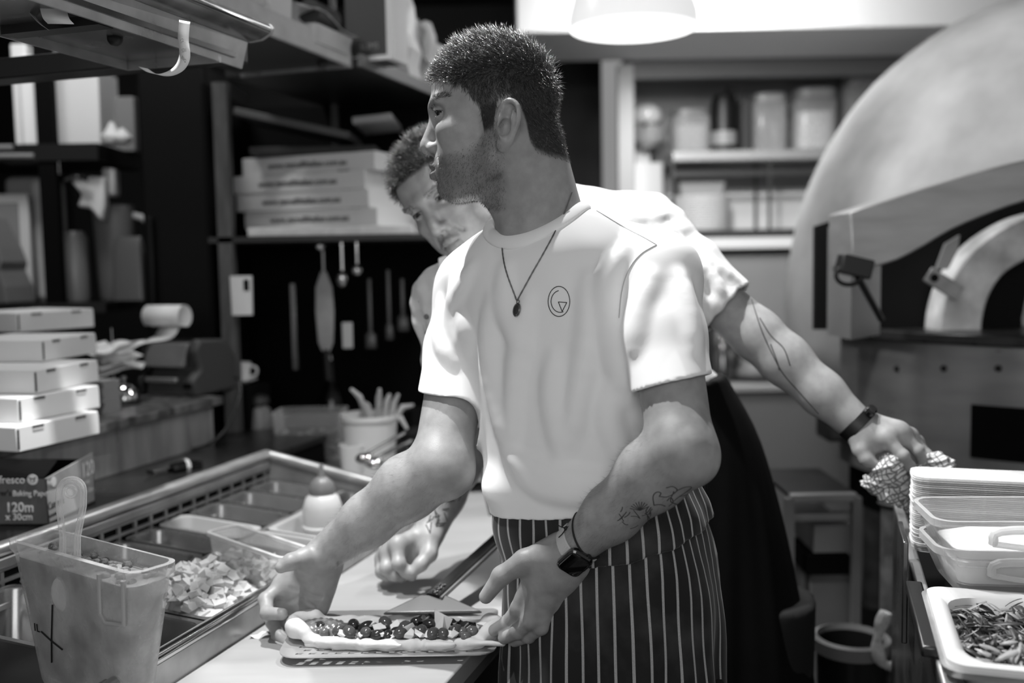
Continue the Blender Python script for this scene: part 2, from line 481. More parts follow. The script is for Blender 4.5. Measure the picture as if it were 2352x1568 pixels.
# shiny mixer head at the jamb
xm0 = xpx(1490, 300, 5.28)
t = thing('stand_mixer', A(xm0, 5.39, z2), 'glossy rounded white mixer standing beside the jamb of the rear recess', 'mixer')
GL = mat('gloss_white', 200, 0.12, coat=1.0)
zq = lambda y: zpx(1490, y, 5.28)
build('head', MB().ball(A(xm0, 5.38, zq(262)), (.09, .12, .072), 20, 12), GL, t)
build('bowl', MB().lathe([(.043, 0), (.084, .03), (.1, .1), (.095, .108), (.07, .03), (.014, .014)], A(xm0 + .005, 5.38, zq(335)), 24), mat('mixer_bowl', 205, .15, .6), t)
build('column', MB().rloft([(0, .06, .05, .02), (zq(255) - z2, .035, .035, .015)], A(xm0 - .01, 5.48, z2)), GL, t)
build('base', MB().rloft([(0, .095, .11, .03), (.03, .09, .1, .03), (zq(372) - z2, .08, .08, .02)], A(xm0, 5.4, z2)), mat('mixer_base', 190, .3), t)
build('knob', MB().ball(A(xm0 - .02, 5.27, zq(285)), .013), BLACK, t)

# ================================================================== counter under the rear recess with a steel bowl
YC = 4.5
zc1 = zpx(1750, 884, YC)
ct = thing('rear_counter', A(1.3, YC + .2, 0), 'grey fronted rear counter with pale top below the recess', 'counter')
build('body', MB().box((1.3, YC + .235, zc1 / 2 - .02), (1.4, .43, zc1 - .04)), mat('counter_front', 142, .45, var=.05, vscale=3), ct)
build('top', MB().box((1.3, YC + .225, zc1 - .015), (1.42, .45, .03)), mat('counter_top', 205, .3), ct, bevel=.004)
bx = (xpx(1640, 870, YC + .12) + xpx(1850, 870, YC + .12)) / 2
t = thing('mixing_bowl', A(bx, YC + .22, zc1), 'steel mixing bowl on the rear counter behind the outstretched arm', 'bowl')
build('bowl', MB().lathe([(.09, .0), (.105, .002), (.165, .05), (.2, .15), (.207, .155), (.2, .158), (.157, .05), (.09, .01)], A(bx, YC + .22, zc1 + .0005), 32), mat('bowl_steel', 175, .12, 1.0), t)
build('rim', MB().lathe([(.203, .15), (.21, .152), (.21, .162), (.2, .162)], A(bx, YC + .22, zc1), 32, cap0=False, cap1=False), STEELP, t)
for i, (x, y, hgt, r_) in enumerate([(1628, 880, .3, .03), (1660, 880, .22, .028)]):
    q = A(xpx(x, y, YC + .04), YC + .04, zc1)
    tag(build('steel_canister', MB().lathe([(r_, 0), (r_, hgt), (r_ * .9, hgt + .004)], q, 20), STEELP), ['tall narrow steel canister on the rear counter', 'shorter steel canister on the rear counter beside the bowl'][i], 'canister', 'steel canisters on the rear counter')

# ================================================================== pendant lamp
LMPM = mat('lamp_shade_white', 215, 0.3, emit=0.55)
lc = A(xpx(1455, 70, 2.4), 2.4, zpx(1455, 66, 2.4))
rl = (xpx(1602, 60, 2.4) - xpx(1308, 60, 2.4)) / 2
t = thing('pendant_lamp', lc, 'white dome pendant lamp hanging before the bulkhead', 'lamp')
prof = [(rl, 0), (rl * .985, .03), (rl * .9, .075), (rl * .75, .115), (rl * .52, .15), (rl * .25, .172), (.03, .18)]
build('shade', MB().lathe(prof + [(r - .004, z - .003) for r, z in prof[::-1]], lc, 48, cap0=False, cap1=False), LMPM, t)
build('bulb', MB().ball(lc + A(0, 0, .07), .035), mat('lamp_bulb', 255, .4, emit=12.0), t)
build('socket', MB().lathe([(.03, .17), (.03, .22), (.012, .235)], lc, 16), WPLAST, t)
build('cord', MB().tube([lc + A(0, 0, .23), A(lc[0], lc[1], 3.0)], .004, 8), WPLAST, t)
light('SPOT', 'pendant_bulb_light', tuple(lc + A(0, 0, .02)), tuple(lc + A(0, .0, -1)), 14, size=.05, spot=150, blend=.5)
# ================================================================== pizza oven
PLAST = mat('oven_plaster', 200, 0.7, var=0.4, vscale=2.6, bump=0.4, bscale=12, detail=9)
OSTEEL = mat('oven_steel', 195, 0.35, 0.6, var=0.12, vscale=6, stretch=(1, 1, 5))
SOOT_SHADE = mat('oven_soot_shade', 9, 0.9)
STONE = mat('oven_stone', 225, 0.8, var=0.45, vscale=11, bump=0.4, bscale=30)
ov = thing('pizza_oven', A(1.70, 3.0, 0), 'large white plaster dome pizza oven with steel arch hood and drum base', 'oven')
oc = A(1.93, 3.50); OZ = zpx(2100, 780, 2.35)
# dome
rx, rz = 0.935, 1.07
vs = []; nu, nv = 64, 24
prof = [(-.26, .97), (-.12, .99), (0.0, 1.0)] + [(math.sin(a), math.cos(a)) for a in np.linspace(.06, math.pi / 2 - .03, 22)]
mbd = MB().lathe([(rx * c_, OZ + .02 + rz * s_ * (1.0 if s_ > 0 else .9)) for s_, c_ in prof], A(oc[0], oc[1], 0), 72)
dome = build('dome', mbd, PLAST, ov, angle=180)
# soft lumps in the hand-applied plaster
me = dome.data
for v in me.vertices:
    n_ = mnoise.noise(Vector(v.co) * 3.1); v.co += Vector((v.co.x, v.co.y, 0)).normalized() * (n_ * .012)
# vestibule: side cheeks, hood band, dark inside, stone arch, mouth
YF, YB = 2.36, 2.62
ac = A(xpx(2520, 780, YF), YF, OZ)           # centre of the hood arch at hearth height
def arc_pts(Y, pts):
    return [PY(x, y, Y) for x, y in pts]
outer = [(1952, 487), (2030, 462), (2110, 436), (2230, 400), (2352, 368), (2480, 345), (2620, 340)]
inner = [(1958, 617), (2008, 612), (2060, 597), (2120, 566), (2200, 520), (2352, 462), (2480, 440), (2620, 436)]
outer = [PY(x, y, YF) for x, y in outer]; inner = [PY(x, y, YF) for x, y in inner]
outer = catmull(outer, 5); inner = catmull(inner, 5)
poly = outer + inner[::-1]
# right half mirrored about the arch centre so that the hood is whole
xc_ = outer[-1][0]
def mirror(ps): return [A(2 * xc_ - p[0], p[1], p[2]) for p in ps]
full_o = outer + mirror(outer[:-1])[::-1]; full_i = inner + mirror(inner[:-1])[::-1]
hb = MB()
def ribbon_solid(mb, a, b, ext):
    """solid strip between polylines a and b (resampled), pushed along ext"""
    n = 40
    def res(pl):
        pl = np.array(pl); d = np.r_[0, np.cumsum(np.linalg.norm(np.diff(pl, axis=0), axis=1))]
        t = np.linspace(0, d[-1], n); return np.stack([np.interp(t, d, pl[:, k]) for k in range(3)], 1)
    a, b = res(a), res(b); e = np.asarray(ext)
    vs = np.concatenate([a, b, a + e, b + e]); fs = []
    for i in range(n - 1):
        fs += [(i, i + 1, n + i + 1, n + i), (2 * n + i, 3 * n + i, 3 * n + i + 1, 2 * n + i + 1), (i, 2 * n + i, 2 * n + i + 1, i + 1), (n + i, n + i + 1, 3 * n + i + 1, 3 * n + i)]
    fs += [(0, n, 3 * n, 2 * n), (n - 1, 3 * n - 1, 4 * n - 1, 2 * n - 1)]
    mb.add(vs, fs)
ribbon_solid(hb, full_o, full_i, A(0, .16, 0))
build('hood_band', hb, OSTEEL, ov, bevel=.004, angle=40)
# top canopy plate of the hood running back into the dome
cp = MB(); False and ribbon_solid(cp, [p + A(0, .16, 0) for p in full_o], [p + A(0, .16, -.02) for p in full_o], A(0, .22, 0))
# side cheek
xL = xpx(1955, 700, YF + .02); xL2 = xpx(2022, 700, YF + .16)
zi = PY(1975, 612, YF)[2]
ck = MB().hexa([A(xL, YF + .02, OZ), A(xL2, YF + .16, OZ), A(xL2, YF + .2, OZ), A(xL, YF + .2, OZ), A(xL, YF + .02, zi + .1), A(xL2, YF + .16, zi + .1), A(xL2, YF + .2, zi + .1), A(xL, YF + .2, zi + .1)])
build('side_cheek', ck, mat('cheek_steel', 175, .4, .6, var=.1), ov)
xR = 2 * xc_ - xL; xR2 = 2 * xc_ - xL2
ck = MB().hexa([A(xR2, YF + .16, OZ), A(xR, YF + .02, OZ), A(xR, YF + .2, OZ), A(xR2, YF + .2, OZ), A(xR2, YF + .16, zi + .1), A(xR, YF + .02, zi + .1), A(xR, YF + .2, zi + .1), A(xR2, YF + .2, zi + .1)])
build('side_cheek', ck, mat('cheek_steel', 175, .4, .6), ov)
# dark back plate with stone arch and mouth
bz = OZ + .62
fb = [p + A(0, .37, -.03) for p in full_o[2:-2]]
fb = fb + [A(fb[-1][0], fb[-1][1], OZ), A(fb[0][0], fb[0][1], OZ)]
build('flue_back', MB().prism(fb[::-1], A(0, .02, 0)), SOOT_SHADE, ov)  # black sheet also closes the mouth, its colour standing in for the shade inside
so = catmull([PY(x, y, YB) for x, y in [(2158, 772), (2162, 720), (2185, 645), (2235, 575), (2300, 525), (2380, 490), (2500, 470)]], 5)
si = catmull([PY(x, y, YB) for x, y in [(2255, 772), (2258, 730), (2272, 680), (2300, 635), (2340, 605), (2400, 580), (2500, 566)]], 5)
xs_ = so[-1][0]
def mir2(ps): return [A(2 * xs_ - p[0], p[1], p[2]) for p in ps]
sa = MB(); ribbon_solid(sa, so + mir2(so[:-1])[::-1], si + mir2(si[:-1])[::-1], A(0, .1, 0)); build('stone_arch', sa, STONE, ov, bevel=.006)
# mouth tunnel
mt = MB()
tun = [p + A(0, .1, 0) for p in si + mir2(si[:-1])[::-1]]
ribbon_solid(mt, tun, [p * A(1, 1, 1) + A(0, 0, .02) for p in tun], A(0, .5, 0)); build('mouth', mt, SOOT_SHADE, ov)
# damper plate with a hole and bracket with ring
dp = PY(2167, 652, YF + .2)
Rd = Ry(math.radians(33))
build('damper_plate', MB().box(dp, (.10, .008, .042), Rd), mat('damper_steel', 175, .45, .5, var=.2, vscale=30), ov, bevel=.003)
build('damper_hole', MB().lathe([(.011, -.006), (.011, .006)], dp + Rd @ A(-.03, 0, 0), 16, R=Rx(math.pi / 2)), SOOT_SHADE, ov)
build('hood_reflection', MB().prism([PY(x, y, YF + .24) for x, y in [(2150, 618), (2172, 560), (2205, 540), (2200, 575), (2178, 618)]], A(0, .01, 0)), mat('reflection_pale', 180, .45, .4), ov)  # pale patch shaped like a triangular reflection under the hood
bk = PY(1962, 612, YF - .03)
build('hood_bracket', MB().box(bk, (.075, .05, .045), Ry(math.radians(14))), mat('bracket_steel', 70, .4, .8), ov, bevel=.004)
rc = PY(1950, 632, YF - .045)
ring = [rc + A(.03 * math.cos(a), 0, .022 * math.sin(a)) for a in np.linspace(0, 2 * math.pi, 25)]
build('ring_pull', MB().tube(ring, .005, 8, caps=False), BLACK, ov)
build('bracket_strut', MB().tube([bk + A(.01, .01, -.02), PY(2025, 735, YF + .05)], .008, 8), mat('bracket_steel', 70, .4, .8), ov)
# hearth slab
dc = A(1.62, 2.95)
def arc_xy(c, R_, a0, a1, n): return [A(c[0] + R_ * math.cos(a), c[1] + R_ * math.sin(a), 0) for a in np.linspace(math.radians(a0), math.radians(a1), n)]
def slab(R_, z0, z1):
    pl = arc_xy(dc, R_, 180, 360, 48)
    pl = [p + A(0, 0, z0) for p in pl] + [A(dc[0] + R_, dc[1] + .04, z0), A(dc[0] - R_, dc[1] + .04, z0)]
    return MB().prism(pl, A(0, 0, z1 - z0))
build('hearth_slab', slab(.665, OZ - .03, OZ), mat('hearth', 58, .3, .35, var=.4, vscale=12), ov, bevel=.006)
DZ0 = zpx(2100, 1150, 2.45)
build('drum', slab(.63, DZ0, OZ - .03), mat('drum_steel', 165, .32, .65, var=.15, vscale=5, stretch=(1, 1, 4)), ov)
build('drum_foot', slab(.60, DZ0 - .12, DZ0), BLACKM, ov)
# dark access panel on the drum, bolts, side box
def drum_pt(x, y, R_=.63):
    q = ray(x, y); o = CAMP
    a = q[0] ** 2 + q[1] ** 2; b = 2 * ((o[0] - dc[0]) * q[0] + (o[1] - dc[1]) * q[1]); c_ = (o[0] - dc[0]) ** 2 + (o[1] - dc[1]) ** 2 - R_ ** 2
    t = (-b - math.sqrt(b * b - 4 * a * c_)) / (2 * a); return o + t * q
pA, pB = drum_pt(2232, 928), drum_pt(2232, 1050)
a0 = math.degrees(math.atan2(pA[1] - dc[1], pA[0] - dc[0]))
pl = arc_xy(dc, .634, a0, a0 + 24, 14) + arc_xy(dc, .625, a0 + 24, a0, 14)
build('access_panel', MB().prism([p + A(0, 0, pB[2]) for p in pl], A(0, 0, pA[2] - pB[2])), BLACKM, ov)
for x, y in [(2060, 846), (2168, 846), (2293, 846)]:
    q = drum_pt(x, y); n_ = nrm(A(q[0] - dc[0], q[1] - dc[1], 0))
    build('bolt', MB().ball(q, .009, 10, 6), BLACK, ov)
build('burner_box', MB().box((dc[0] - .655, dc[1] - .02, zpx(1885, 970, 2.93)), (.10, .12, .10)), mat('burner', 62, .4, .5), ov, bevel=.012)
for x, y in [(1.22, 2.65), (2.0, 2.65), (1.22, 3.3), (2.0, 3.3)]:
    build('leg', MB().lathe([(.045, 0), (.045, DZ0 - .11)], A(x, y, 0), 20), mat('leg_steel', 70, .6, .3, var=.5, vscale=16, bump=.3), ov)
build('dome_base', MB().lathe([(.72, DZ0 - .1), (.76, OZ - .2)], A(oc[0], oc[1] + .02, 0), 40), mat('dome_base', 150, .6), ov)
build('base_shelf', MB().box((1.62, 2.98, .30), (1.0, .75, .03)), BLACKM, ov)

# ================================================================== floor items by the oven
YT = 2.48
tr = thing('utility_trolley', A(xpx(1880, 1400, YT), YT + .15, 0), 'small grey metal trolley with dark tray tops, left of the oven base', 'trolley')
TG = mat('trolley_grey', 120, .4, .3, var=.06)
xa, xb_ = xpx(1812, 1300, YT), xpx(1965, 1300, YT)
zt1 = zpx(1880, 1142, YT)
for xx in (xa, xb_):
    for yy in (YT, YT + .3):
        build('post', MB().box((xx, yy, zt1 / 2), (.022, .022, zt1)), TG, tr)
build('top_rim', MB().box(((xa + xb_) / 2, YT, zt1), (xb_ - xa, .02, .022)), mat('trolley_rim', 150, .35, .4), tr, bevel=.003)
build('top_tray', MB().box(((xa + xb_) / 2, YT + .16, zt1 + .004), (xb_ - xa, .3, .01)), BLACK, tr)
z_ = zpx(1880, 1190, YT)
build('upper_shelf', MB().box(((xa + xb_) / 2, YT + .02, z_), (xb_ - xa, .03, .02)), mat('trolley_rim', 150, .35, .4), tr, bevel=.003)
build('side_panel', MB().box(((xa + xb_) / 2 + .03, YT + .16, z_ - .06), (xb_ - xa - .08, .28, .07)), mat('trolley_mid', 135, .4), tr)
build('front_panel', MB().box(((xa + xb_) / 2 + .035, YT + .1, (z_ - .14) / 2 + .03), (xb_ - xa - .05, .16, z_ - .2)), TG, tr, bevel=.003)
build('dark_shelf', MB().box(((xa + xb_) / 2 + .02, YT + .1, z_ - .125), (xb_ - xa - .06, .18, .05)), BLACKM, tr)

bc = A(xpx(1955, 1460, 2.14), 2.14, 0); bzr = zpx(1955, 1462, 2.14)
bn = thing('waste_bin', bc, 'black round waste bin with a pale liner folded over its rim', 'bin')
rb = .077
build('body', MB().lathe([(rb * .75, 0), (rb * .97, bzr - .01), (rb * .9, bzr - .01), (rb * .7, .02)], bc, 32), mat('bin_black', 22, .35), bn)
build('rim', MB().lathe([(rb * .95, bzr - .03), (rb * 1.06, bzr - .028), (rb * 1.08, bzr), (rb * .95, bzr + .004), (rb * .93, bzr - .02)], bc, 32, cap0=False, cap1=False), mat('bin_liner', 120, .4), bn)
# knotted white rag on the bin edge
rg = MB()
pth = [PY(x, y, 2.06) for x, y in [(2035, 1405), (2022, 1440), (2014, 1480), (2022, 1515), (2045, 1530), (2075, 1522), (2095, 1510)]]
pth = catmull(pth, 5)
rg.tube(pth, [.012 + .003 * math.sin(i * .6) for i in range(len(pth))], 10)
tag(build('cleaning_rag', rg, mat('rag_cloth', 190, .9, var=.3, vscale=60)), 'twisted pale rag hanging beside the waste bin', 'rag')
lgx = A(xpx(2050, 1400, 2.2), 2.2, 0)
lg = MB().lathe([(.038, 0.0), (.038, .08), (.028, .1), (.028, zpx(2050, 1165, 2.2)), (.036, zpx(2050, 1165, 2.2) + .01)], lgx, 24)
tag(build('steel_post', lg, mat('sooty_post', 74, .6, .3, var=.6, vscale=20, bump=.4)), 'sooty mottled steel post standing between bin and serving cart', 'post')
# ================================================================== prep counter with topping rail
SB, SF, SE = -1.282, -0.883, -0.500       # back rail, front rail, worktop edge (across)
T0, T1 = 0.35, 2.075                      # along
ZW = 0.92
MARBLE = mat('worktop_marble', 152, 0.4, var=0.06, vscale=5, stretch=(1, 5, 1), detail=8)
pc_ = thing('prep_counter', C(-.9, 1.2, 0), 'steel pizza prep counter with pale stone worktop and topping rail', 'counter')
build('worktop', MB().cbox(SF + .014, SE, T0, 3.03, ZW - .032, ZW), MARBLE, pc_, bevel=.003)
build('worktop_trim', MB().cbox(SF + .02, SE - .002, T0, 3.02, ZW - .05, ZW - .0325), mat('trim_wood', 90, .5, var=.2), pc_)
build('front_panel', MB().cbox(SE - .06, SE - .035, T0, 3.02, .12, ZW - .05), BLACK, pc_)
build('plinth', MB().cbox(SB - .3, SE - .06, T0, 3.02, .0, .12), BLACKM, pc_)
build('cabinet_body', MB().cbox(SB - .3, SE - .06, T0, 3.02, .12, .66), BLACK, pc_)
# upstand sill between worktop and pans
build('sill', MB().hexa([C(SF + .0145, T0, ZW - .03), C(SF + .002, T0, ZW - .03), C(SF + .002, T1, ZW - .03), C(SF + .0145, T1, ZW - .03),
                         C(SF + .0145, T0, .958), C(SF + .002, T0, .958), C(SF + .002, T1, .958), C(SF + .0145, T1, .958)]), mat('sill_steel', 165, .32, .75, var=.18, vscale=20), pc_)
rl_ = MB(); rl_.tube([C(SF + .008, T0, .965), C(SF + .008, T1, .965)], .0095, 12)
build('front_rail', rl_, STEELP, pc_)
build('front_rail_groove', MB().cbox(SF - .012, SF + .004, T0, T1, .945, .966), STEELD, pc_)
# back upstand with rolled rail
build('back_upstand', MB().hexa([C(SB - .004, T0, .88), C(SB - .012, T0, .88), C(SB - .012, T1, .88), C(SB - .004, T1, .88),
                                 C(SB - .004, T0, 1.04), C(SB - .022, T0, 1.04), C(SB - .022, T1, 1.04), C(SB - .004, T1, 1.04)]), STEELD, pc_)
br = MB(); br.tube([C(SB, T0, 1.047), C(SB, T1, 1.047)], .013, 12); build('back_rail', br, STEEL, pc_)
br = MB(); br.cbox(SB - .006, SB + .010, T0, T1, 1.016, 1.034); build('back_rail_lip', br, STEELD, pc_, bevel=.003)
# perforated vent strip: frame bars with open slots over black
build('vent_backing', MB().cbox(SB - .001, SB + .001, T0, T1, .972, 1.02), BLACKM, pc_)
vz0, vz1 = .979, 1.010
vb = [MB().cbox(SB + .001, SB + .006, T0, T1, z - .003, z + .003) for z in (vz0 - .004, (vz0 + vz1) / 2, vz1 + .004)]
for m_ in vb: build('vent_bar', m_, STEELD, pc_)
k = 0; t_ = 1.02
while t_ < T1:
    build('vent_bar', MB().cbox(SB + .0012, SB + .0062, t_, t_ + .007, vz0, vz1), STEELD, pc_); t_ += .047
build('well_ledge', MB().cbox(SB, SB + .028, T0, T1, .958, .966), STEEL, pc_)
# end wall
build('end_wall', MB().hexa([C(SB - .01, T1, .88), C(SF + .01, T1, .88), C(SF + .01, T1 + .012, .88), C(SB - .01, T1 + .012, .88),
                             C(SB - .01, T1, 1.045), C(SF + .01, T1, .965), C(SF + .01, T1 + .012, .965), C(SB - .01, T1 + .012, 1.045)]), STEELD, pc_)
er = MB(); er.tube([C(SB, T1 + .004, 1.047), C(SF + .006, T1 + .004, .967)], .011, 12); build('end_rail', er, STEEL, pc_)
build('well_floor', MB().cbox(SB, SF, T0, T1, .80, .81), STEELD, pc_)
# rear service ledge (black) behind the back rail, and the deck beyond the rail
build('rear_ledge', MB().cbox(SB - .34, SB - .022, T0, 3.02, 1.02, 1.035), mat('ledge_black', 38, .3, .3, var=.3, vscale=9), pc_)
build('rear_apron', MB().cbox(SB - .32, SB - .03, T0, 3.02, .66, 1.02), BLACKM, pc_)
build('far_deck', MB().cbox(SB - .02, SF + .014, T1 + .013, 3.02, .93, .96), mat('far_deck', 110, .3, .6, var=.2), pc_)

def zs(s):  # pan rim height across the tilted rail
    return .99 + (s - SB) * (.957 - .99) / (SF - SB)
PANM = mat('pan_steel', 150, .26, .85, var=.15, vscale=8)
PANP = mat('pan_white_plastic', 158, .35)
def pan(s0, s1, t0, t1, depth=.10, m=PANM, label='', dz=0.0, rimw=.009, name='topping_pan', cr=.022, group='topping pans in the rail'):
    sc, tc_ = (s0 + s1) / 2, (t0 + t1) / 2; hx, hy = (s1 - s0) / 2, (t1 - t0) / 2
    z = zs(sc) + dz; ta = math.atan2(.957 - .99, SF - SB)
    R = RC @ Ry(-ta)
    c0 = C(sc, tc_, z)
    o = build(name, MB().rloft([(-depth, hx - .022, hy - .022, cr * .8), (-depth + .006, hx - .017, hy - .017, cr), (-.006, hx - .0105, hy - .0105, cr), (-.0035, hx, hy, cr * .7), (0, hx, hy, cr * .7),
                                (0, hx - rimw, hy - rimw, cr), (-.004, hx - rimw - .002, hy - rimw - .002, cr), (-depth + .006, hx - .019, hy - .019, cr), (-depth + .002, hx - .024, hy - .024, cr * .8)], c0, R, seg=5), m, angle=50)
    tag(o, label, 'pan', group)
    return o, c0, R, (hx, hy, depth)
SM = -1.078
pan(SB + .012, SM - .004, 1.962, 2.068, label='empty steel pan at the far end of the topping rail, against the end wall')
pan(SB + .012, SM - .004, 1.850, 1.956, label='empty steel pan next to the far-end pan, in front of the squeeze bottle')
p3 = pan(SB + .012, SM - .004, 1.738, 1.844, label='steel pan with a few pale scraps between white pan and empty pan')
pan(SB + .012, SM - .004, 1.640, 1.732, m=PANP, depth=.06, label='white plastic pan in the back row of the rail')
pan(SB + .012, SM - .004, 1.540, 1.634, label='empty dark steel pan beside the white plastic pan')
p6 = pan(SB + .012, SM - .004, 1.440, 1.534, label='steel pan behind the mozzarella, beside the tall clear tub')
pan(SM + .006, SF - .008, 1.900, 2.068, label='steel pan in the front row holding the squeeze bottle')
pan(SM + .006, SF - .008, 1.720, 1.892, m=PANP, depth=.05, label='wide white plastic pan in the front row behind the forearm')
pan(SM + .006, SF - .008, 1.625, 1.712, m=PANP, depth=.05, label='narrow white plastic pan in the front row beside the tall clear tub')
pm = pan(SM + .006, SF - .008, 1.278, 1.462, depth=.10, label='steel pan heaped with chopped mozzarella')
pn = pan(SB + .012, SF - .008, 1.095, 1.272, depth=.15, label='deep steel pan almost empty, beside the mozzarella pan')
pan(SB + .012, SM - .004, 1.278, 1.434, label='steel pan under the clear jug, behind the mozzarella')
# bars between pans
for i, (a, b, c_, d) in enumerate([(SM - .004, SM + .006, 1.278, 2.068)]):
    o = build('rail_divider', MB().hexa([C(a, c_, zs(a) - .02), C(b, c_, zs(b) - .02), C(b, d, zs(b) - .02), C(a, d, zs(a) - .02), C(a, c_, zs(a) - .001), C(b, c_, zs(b) - .001), C(b, d, zs(b) - .001), C(a, d, zs(a) - .001)]), STEEL, pc_)

# ------------------------------------------------------------------ mozzarella chunks
CHEESE = mat('mozzarella', 214, .55, sss=.15, var=.03, vscale=40)
def chunk_mesh(seed, s=(1, 1, 1)):
    r = np.random.default_rng(seed)
    q = np.array([(-1, -1, -1), (1, -1, -1), (1, 1, -1), (-1, 1, -1), (-1, -1, 1), (1, -1, 1), (1, 1, 1), (-1, 1, 1)], float)
    q = q * np.array(s) * (1 + r.normal(0, .30, (8, 3)))
    return q
CF_ = [(3, 2, 1, 0), (4, 5, 6, 7), (0, 1, 5, 4), (1, 2, 6, 5), (2, 3, 7, 6), (3, 0, 4, 7)]
chunk_data = []
for k in range(8):
    me = bpy.data.meshes.new('mozzarella_chunk')
    me.from_pydata((chunk_mesh(100 + k, (.0070, .0058, .0046)) ).tolist(), [], CF_); me.update(); me.materials.append(CHEESE)
    chunk_data.append(me)
def rand_rot(r):
    return Rz(r.uniform(0, 6.28)) @ Rx(r.uniform(-.7, .7)) @ Ry(r.uniform(-.7, .7))
def place(me, name, loc, R, sc=1.0, parent=None):
    o = bpy.data.objects.new(name, me); COL.objects.link(o)
    M = Matrix.Identity(4)
    for i in range(3):
        for j in range(3): M[i][j] = R[i][j] * sc
        M[i][3] = loc[i]
    o.matrix_world = M; LOCS[o.name] = np.asarray(loc, float)
    return o
r = np.random.default_rng(5)
hx, hy = .078, .08
heap = []
tries = 0
def heap_h(a, b): # heap height over the rim plane, higher towards the back
    return max(-.03, .034 - .5 * (abs(a + .012) ** 2) / .08 - .030 * (b / hy) ** 4 - .07 * max(0, a - .02))
while len(heap) < 230 and tries < 9000:
    tries += 1
    a, b = r.uniform(-hx, hx), r.uniform(-hy, hy)
    lay = r.uniform(0, 1)
    h = heap_h(a, b) - (.016 if lay < .35 else 0) + r.normal(0, .003)
    p = np.array([a, b, h])
    if any(np.linalg.norm(p - q) < .0092 for q in heap): continue
    heap.append(p)
for i, p in enumerate(heap):
    w = pm[1] + pm[2] @ p
    tag(place(chunk_data[i % 8], 'mozzarella_chunk', w, rand_rot(r), r.uniform(.85, 1.35)), 'white mozzarella chunk in the heaped steel pan', 'cheese', 'mozzarella chunks in the pan')
build('filling', MB().rloft([(-.09, hx - .004, hy - .004, .01), (-.01, hx, hy, .012), (.010, hx * .55, hy * .6, .012)], pm[1], pm[2]), CHEESE, pm[0])
# loose scraps in near pan and pan 3
for i, (a, b, c_) in enumerate([(.10, -.055, -.13), (.13, -.03, -.132), (.08, -.07, -.13), (.12, -.075, -.128)]):
    tag(place(chunk_data[i], 'mozzarella_chunk', pn[1] + pn[2] @ A(a, b, c_), rand_rot(r), 1.1), 'stray mozzarella scrap at the bottom of the deep steel pan', 'cheese', 'cheese scraps in the deep pan')
for i in range(9):
    a, b = r.uniform(-.06, .06), r.uniform(-.02, .02)
    tag(place(chunk_data[i % 8], 'cheese_scrap', p3[1] + p3[2] @ A(a, b, -.045 + r.uniform(0, .004)), rand_rot(r), r.uniform(.6, 1.2)), 'pale scrap lying in the part-filled steel pan', 'food scrap', 'scraps in the steel pan')
build('filling', MB().rloft([(-.09, .07, .032, .01), (-.052, .072, .034, .01)], p3[1], p3[2]), mat('dark_sauce', 80, .3, var=.5, vscale=40), p3[0])

# ------------------------------------------------------------------ tall clear tub with chopped filling
qa, qb, qc, qd = [PZ(x, y, 1.022) for x, y in ((474, 1221), (507, 1201), (698, 1250), (649, 1282))]
tdx = nrm(qd - qa); tdy = A(-tdx[1], tdx[0], 0)
R = np.stack([tdx, tdy, ZV], 1); hx, hy, dd = np.linalg.norm(qd - qa) / 2, .031, .050
c0 = (qa + qd) / 2 + tdy * hy; c0[2] = 1.022 - dd
tb = thing('clear_tub', c0, 'tall clear tub of chopped topping standing among the pans', 'tub')
build('body', MB().rloft([(-.06, hx * .86, hy * .86, .01), (-.055, hx * .88, hy * .88, .012), (dd, hx, hy, .014), (dd, hx - .0025, hy - .0025, .012), (-.054, hx * .88 - .003, hy * .88 - .003, .01)], c0, R, seg=4), clear_mat('tub_clear', 215, .2, .12), tb)
build('rim', MB().rloft([(dd - .006, hx, hy, .014), (dd - .005, hx + .004, hy + .004, .016), (dd + .001, hx + .004, hy + .004, .016), (dd + .001, hx - .003, hy - .003, .012)], c0, R, cap0=False, cap1=False), FROST, tb)
fm = MB(); rr_ = np.random.default_rng(3)
for k in range(240):
    a, b = rr_.uniform(-hx * .84, hx * .84), rr_.uniform(-hy * .78, hy * .78)
    z = rr_.uniform(-.045, .004 + .012 * math.sin(a * 40) + .012 * rr_.random())
    q = chunk_mesh(k, (.006, .005, .0045))
    fm.add((R @ (rand_rot(rr_) @ q.T)).T + c0 + R @ A(a, b, z), CF_)
o = build('chopped_filling', fm, mat('chopped_mix', 200, .6, var=.6, vscale=45), tb, smooth=False); o['kind'] = 'stuff'

# ------------------------------------------------------------------ squeeze bottle
c0 = C(-1.005, 1.835, .950)
sb_ = thing('squeeze_bottle', c0, 'white squeeze bottle with grey nozzle cap standing in the topping rail', 'bottle')
build('body', MB().lathe([(.036, -.03), (.040, -.026), (.042, .020), (.041, .045), (.034, .066), (.024, .074)], c0, 28), mat('bottle_white', 185, .35, sss=.2), sb_)
build('cap', MB().lathe([(.026, .070), (.027, .080), (.024, .096), (.014, .106), (.009, .109)], c0, 24), mat('nozzle_grey', 105, .4), sb_)
build('nozzle', MB().lathe([(.009, .107), (.0035, .134), (.003, .136)], c0, 16), mat('nozzle_grey', 105, .4), sb_)
build('band', MB().lathe([(.0412, .002), (.0428, .006), (.0412, .010)], c0, 28, cap0=False, cap1=False), WPLAST, sb_)

